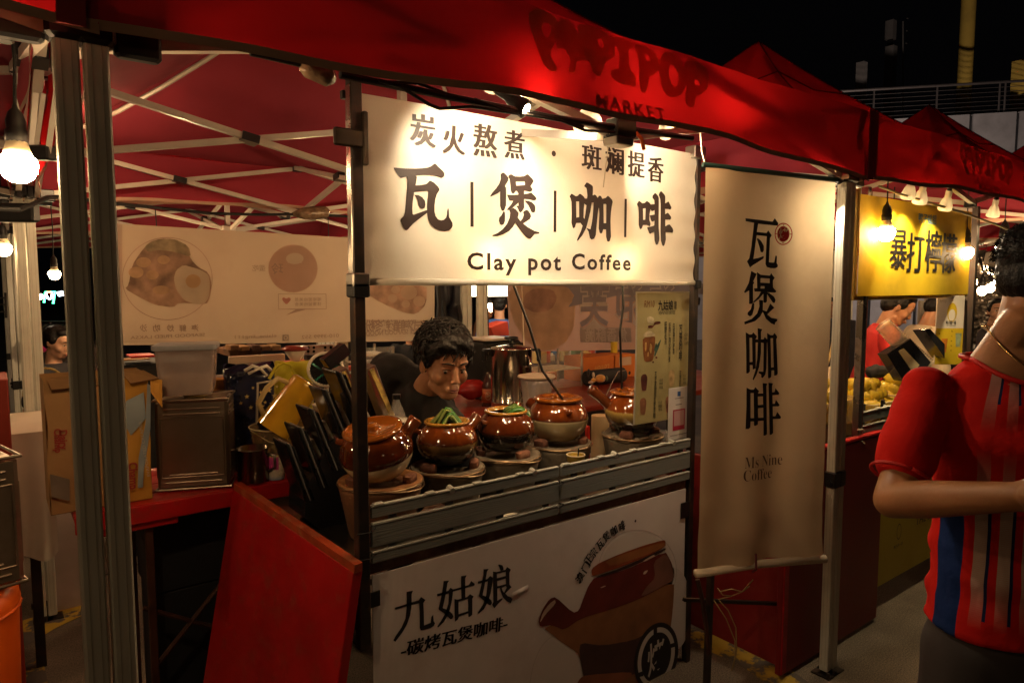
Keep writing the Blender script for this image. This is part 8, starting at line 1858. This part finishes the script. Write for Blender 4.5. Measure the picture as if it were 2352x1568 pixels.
    o=q.build('hair_locks',M_hair,t); o['kind']='stuff'
striped_man()

# ---- lemon stall workers and passers by
def at_head(x,y,d,h=1.70): p=PD(x,y,d); return (p.x,p.y,0)
M_redp=mat('red_polo_cotton',(.48,.02,.018),.75,var=.1,bump=.2,bscale=10); M_cream=mat('cream_shirt_cotton',(.52,.42,.28),.75,var=.08,bump=.2,bscale=10)
def face_to(v): return math.degrees(math.atan2(v.y,v.x))
p=PD(2003,690,4.75); f=RGT*.9+FWD*-.25
standing('older man in a red polo shirt looking down at his work behind the lemons',(p.x-.02,p.y+.02,0),face_to(f),p.z+.10,M_redp,M_dark,M_skin2,'short',lean=14,headpitch=14,arms=dict(elR=(.27,.10,1.10),wrR=(.12,.36,1.10),elL=(-.26,.12,1.12),wrL=(-.10,.36,1.10)),collar=M_redp,seed=3)
p=PD(2100,700,5.05)
standing('youth in a cream shirt with floppy hair looking down beside the red polo man',(p.x-.04,p.y+.02,0),face_to(RGT*.95+FWD*-.1),p.z+.11,M_cream,M_dark,M_skin2,'short',lean=16,headpitch=26,arms=dict(elR=(.26,.10,1.10),wrR=(.12,.34,1.12),elL=(-.26,.12,1.12),wrL=(-.10,.34,1.12)),collar=M_cream,seed=5,tuftn=260)
p=PD(2283,716,5.9)
wm=standing('woman with a ponytail and cream bag strap looking away to the right',(p.x,p.y,0),face_to(-FWD*.6+RGT*.5),p.z+.115,mat('slate_blouse',(.075,.07,.085),.8,var=.15,bump=.2),M_dark,M_skin3,'ponytail',female=True,headyaw=-62,headpitch=-6,seed=7)
q=MB(); dirf=(-FWD*.6+RGT*.5); dirf.z=0; dirf.normalize(); q_=[PD(2259,748,5.74),PD(2285,768,5.72),PD(2303,798,5.70),PD(2316,840,5.70)]
q.tube([PD(2256,746,5.82)]+q_,.020,4,sq=True); q.build('bag_strap',mat('cream_strap',(.6,.5,.38),.6),wm)
# people seen small through the gaps
def passer(lb,x,y,d,dirv,shirt,hair='short',fem=False,group='people in the far aisle',pitch=0):
    p=PD(x,y,d); return standing(lb,(p.x,p.y,0),face_to(dirv),p.z+.11,shirt,M_dark,M_skin2,hair,female=fem,voxel=.02,group=group,headpitch=pitch)
passer('person in a blue shirt with back turned, by the egg of cable behind the boiler',1147,700,7.2,FWD,mat('blue_shirt',(.03,.09,.28),.8))
passer('person in dark clothes with a wrist watch behind the glass shelf case',945,760,6.0,-FWD+RGT*.5,M_tee)
passer('person in a navy top standing behind the tall leg at right',1905,705,8.2,-FWD,mat('navy_top',(.03,.05,.12),.8))
passer('person in brown in the far aisle left of the blue shirt',1118,715,9.5,-FWD+RGT,mat('brown_top',(.15,.07,.04),.8))
passer('person in black at the far right beside the foil curtain',2345,700,8.5,-FWD,M_tee)
p=PD(124,782,5.3); q=None
sp=standing('dark haired person leaning low behind the far counter at left',(p.x,p.y,-.40+.0),face_to(RGT*.9-FWD*.1),p.z+.40+.11,M_dark,M_dark,M_skin3,'ponytail',female=True,voxel=.02,headpitch=15)
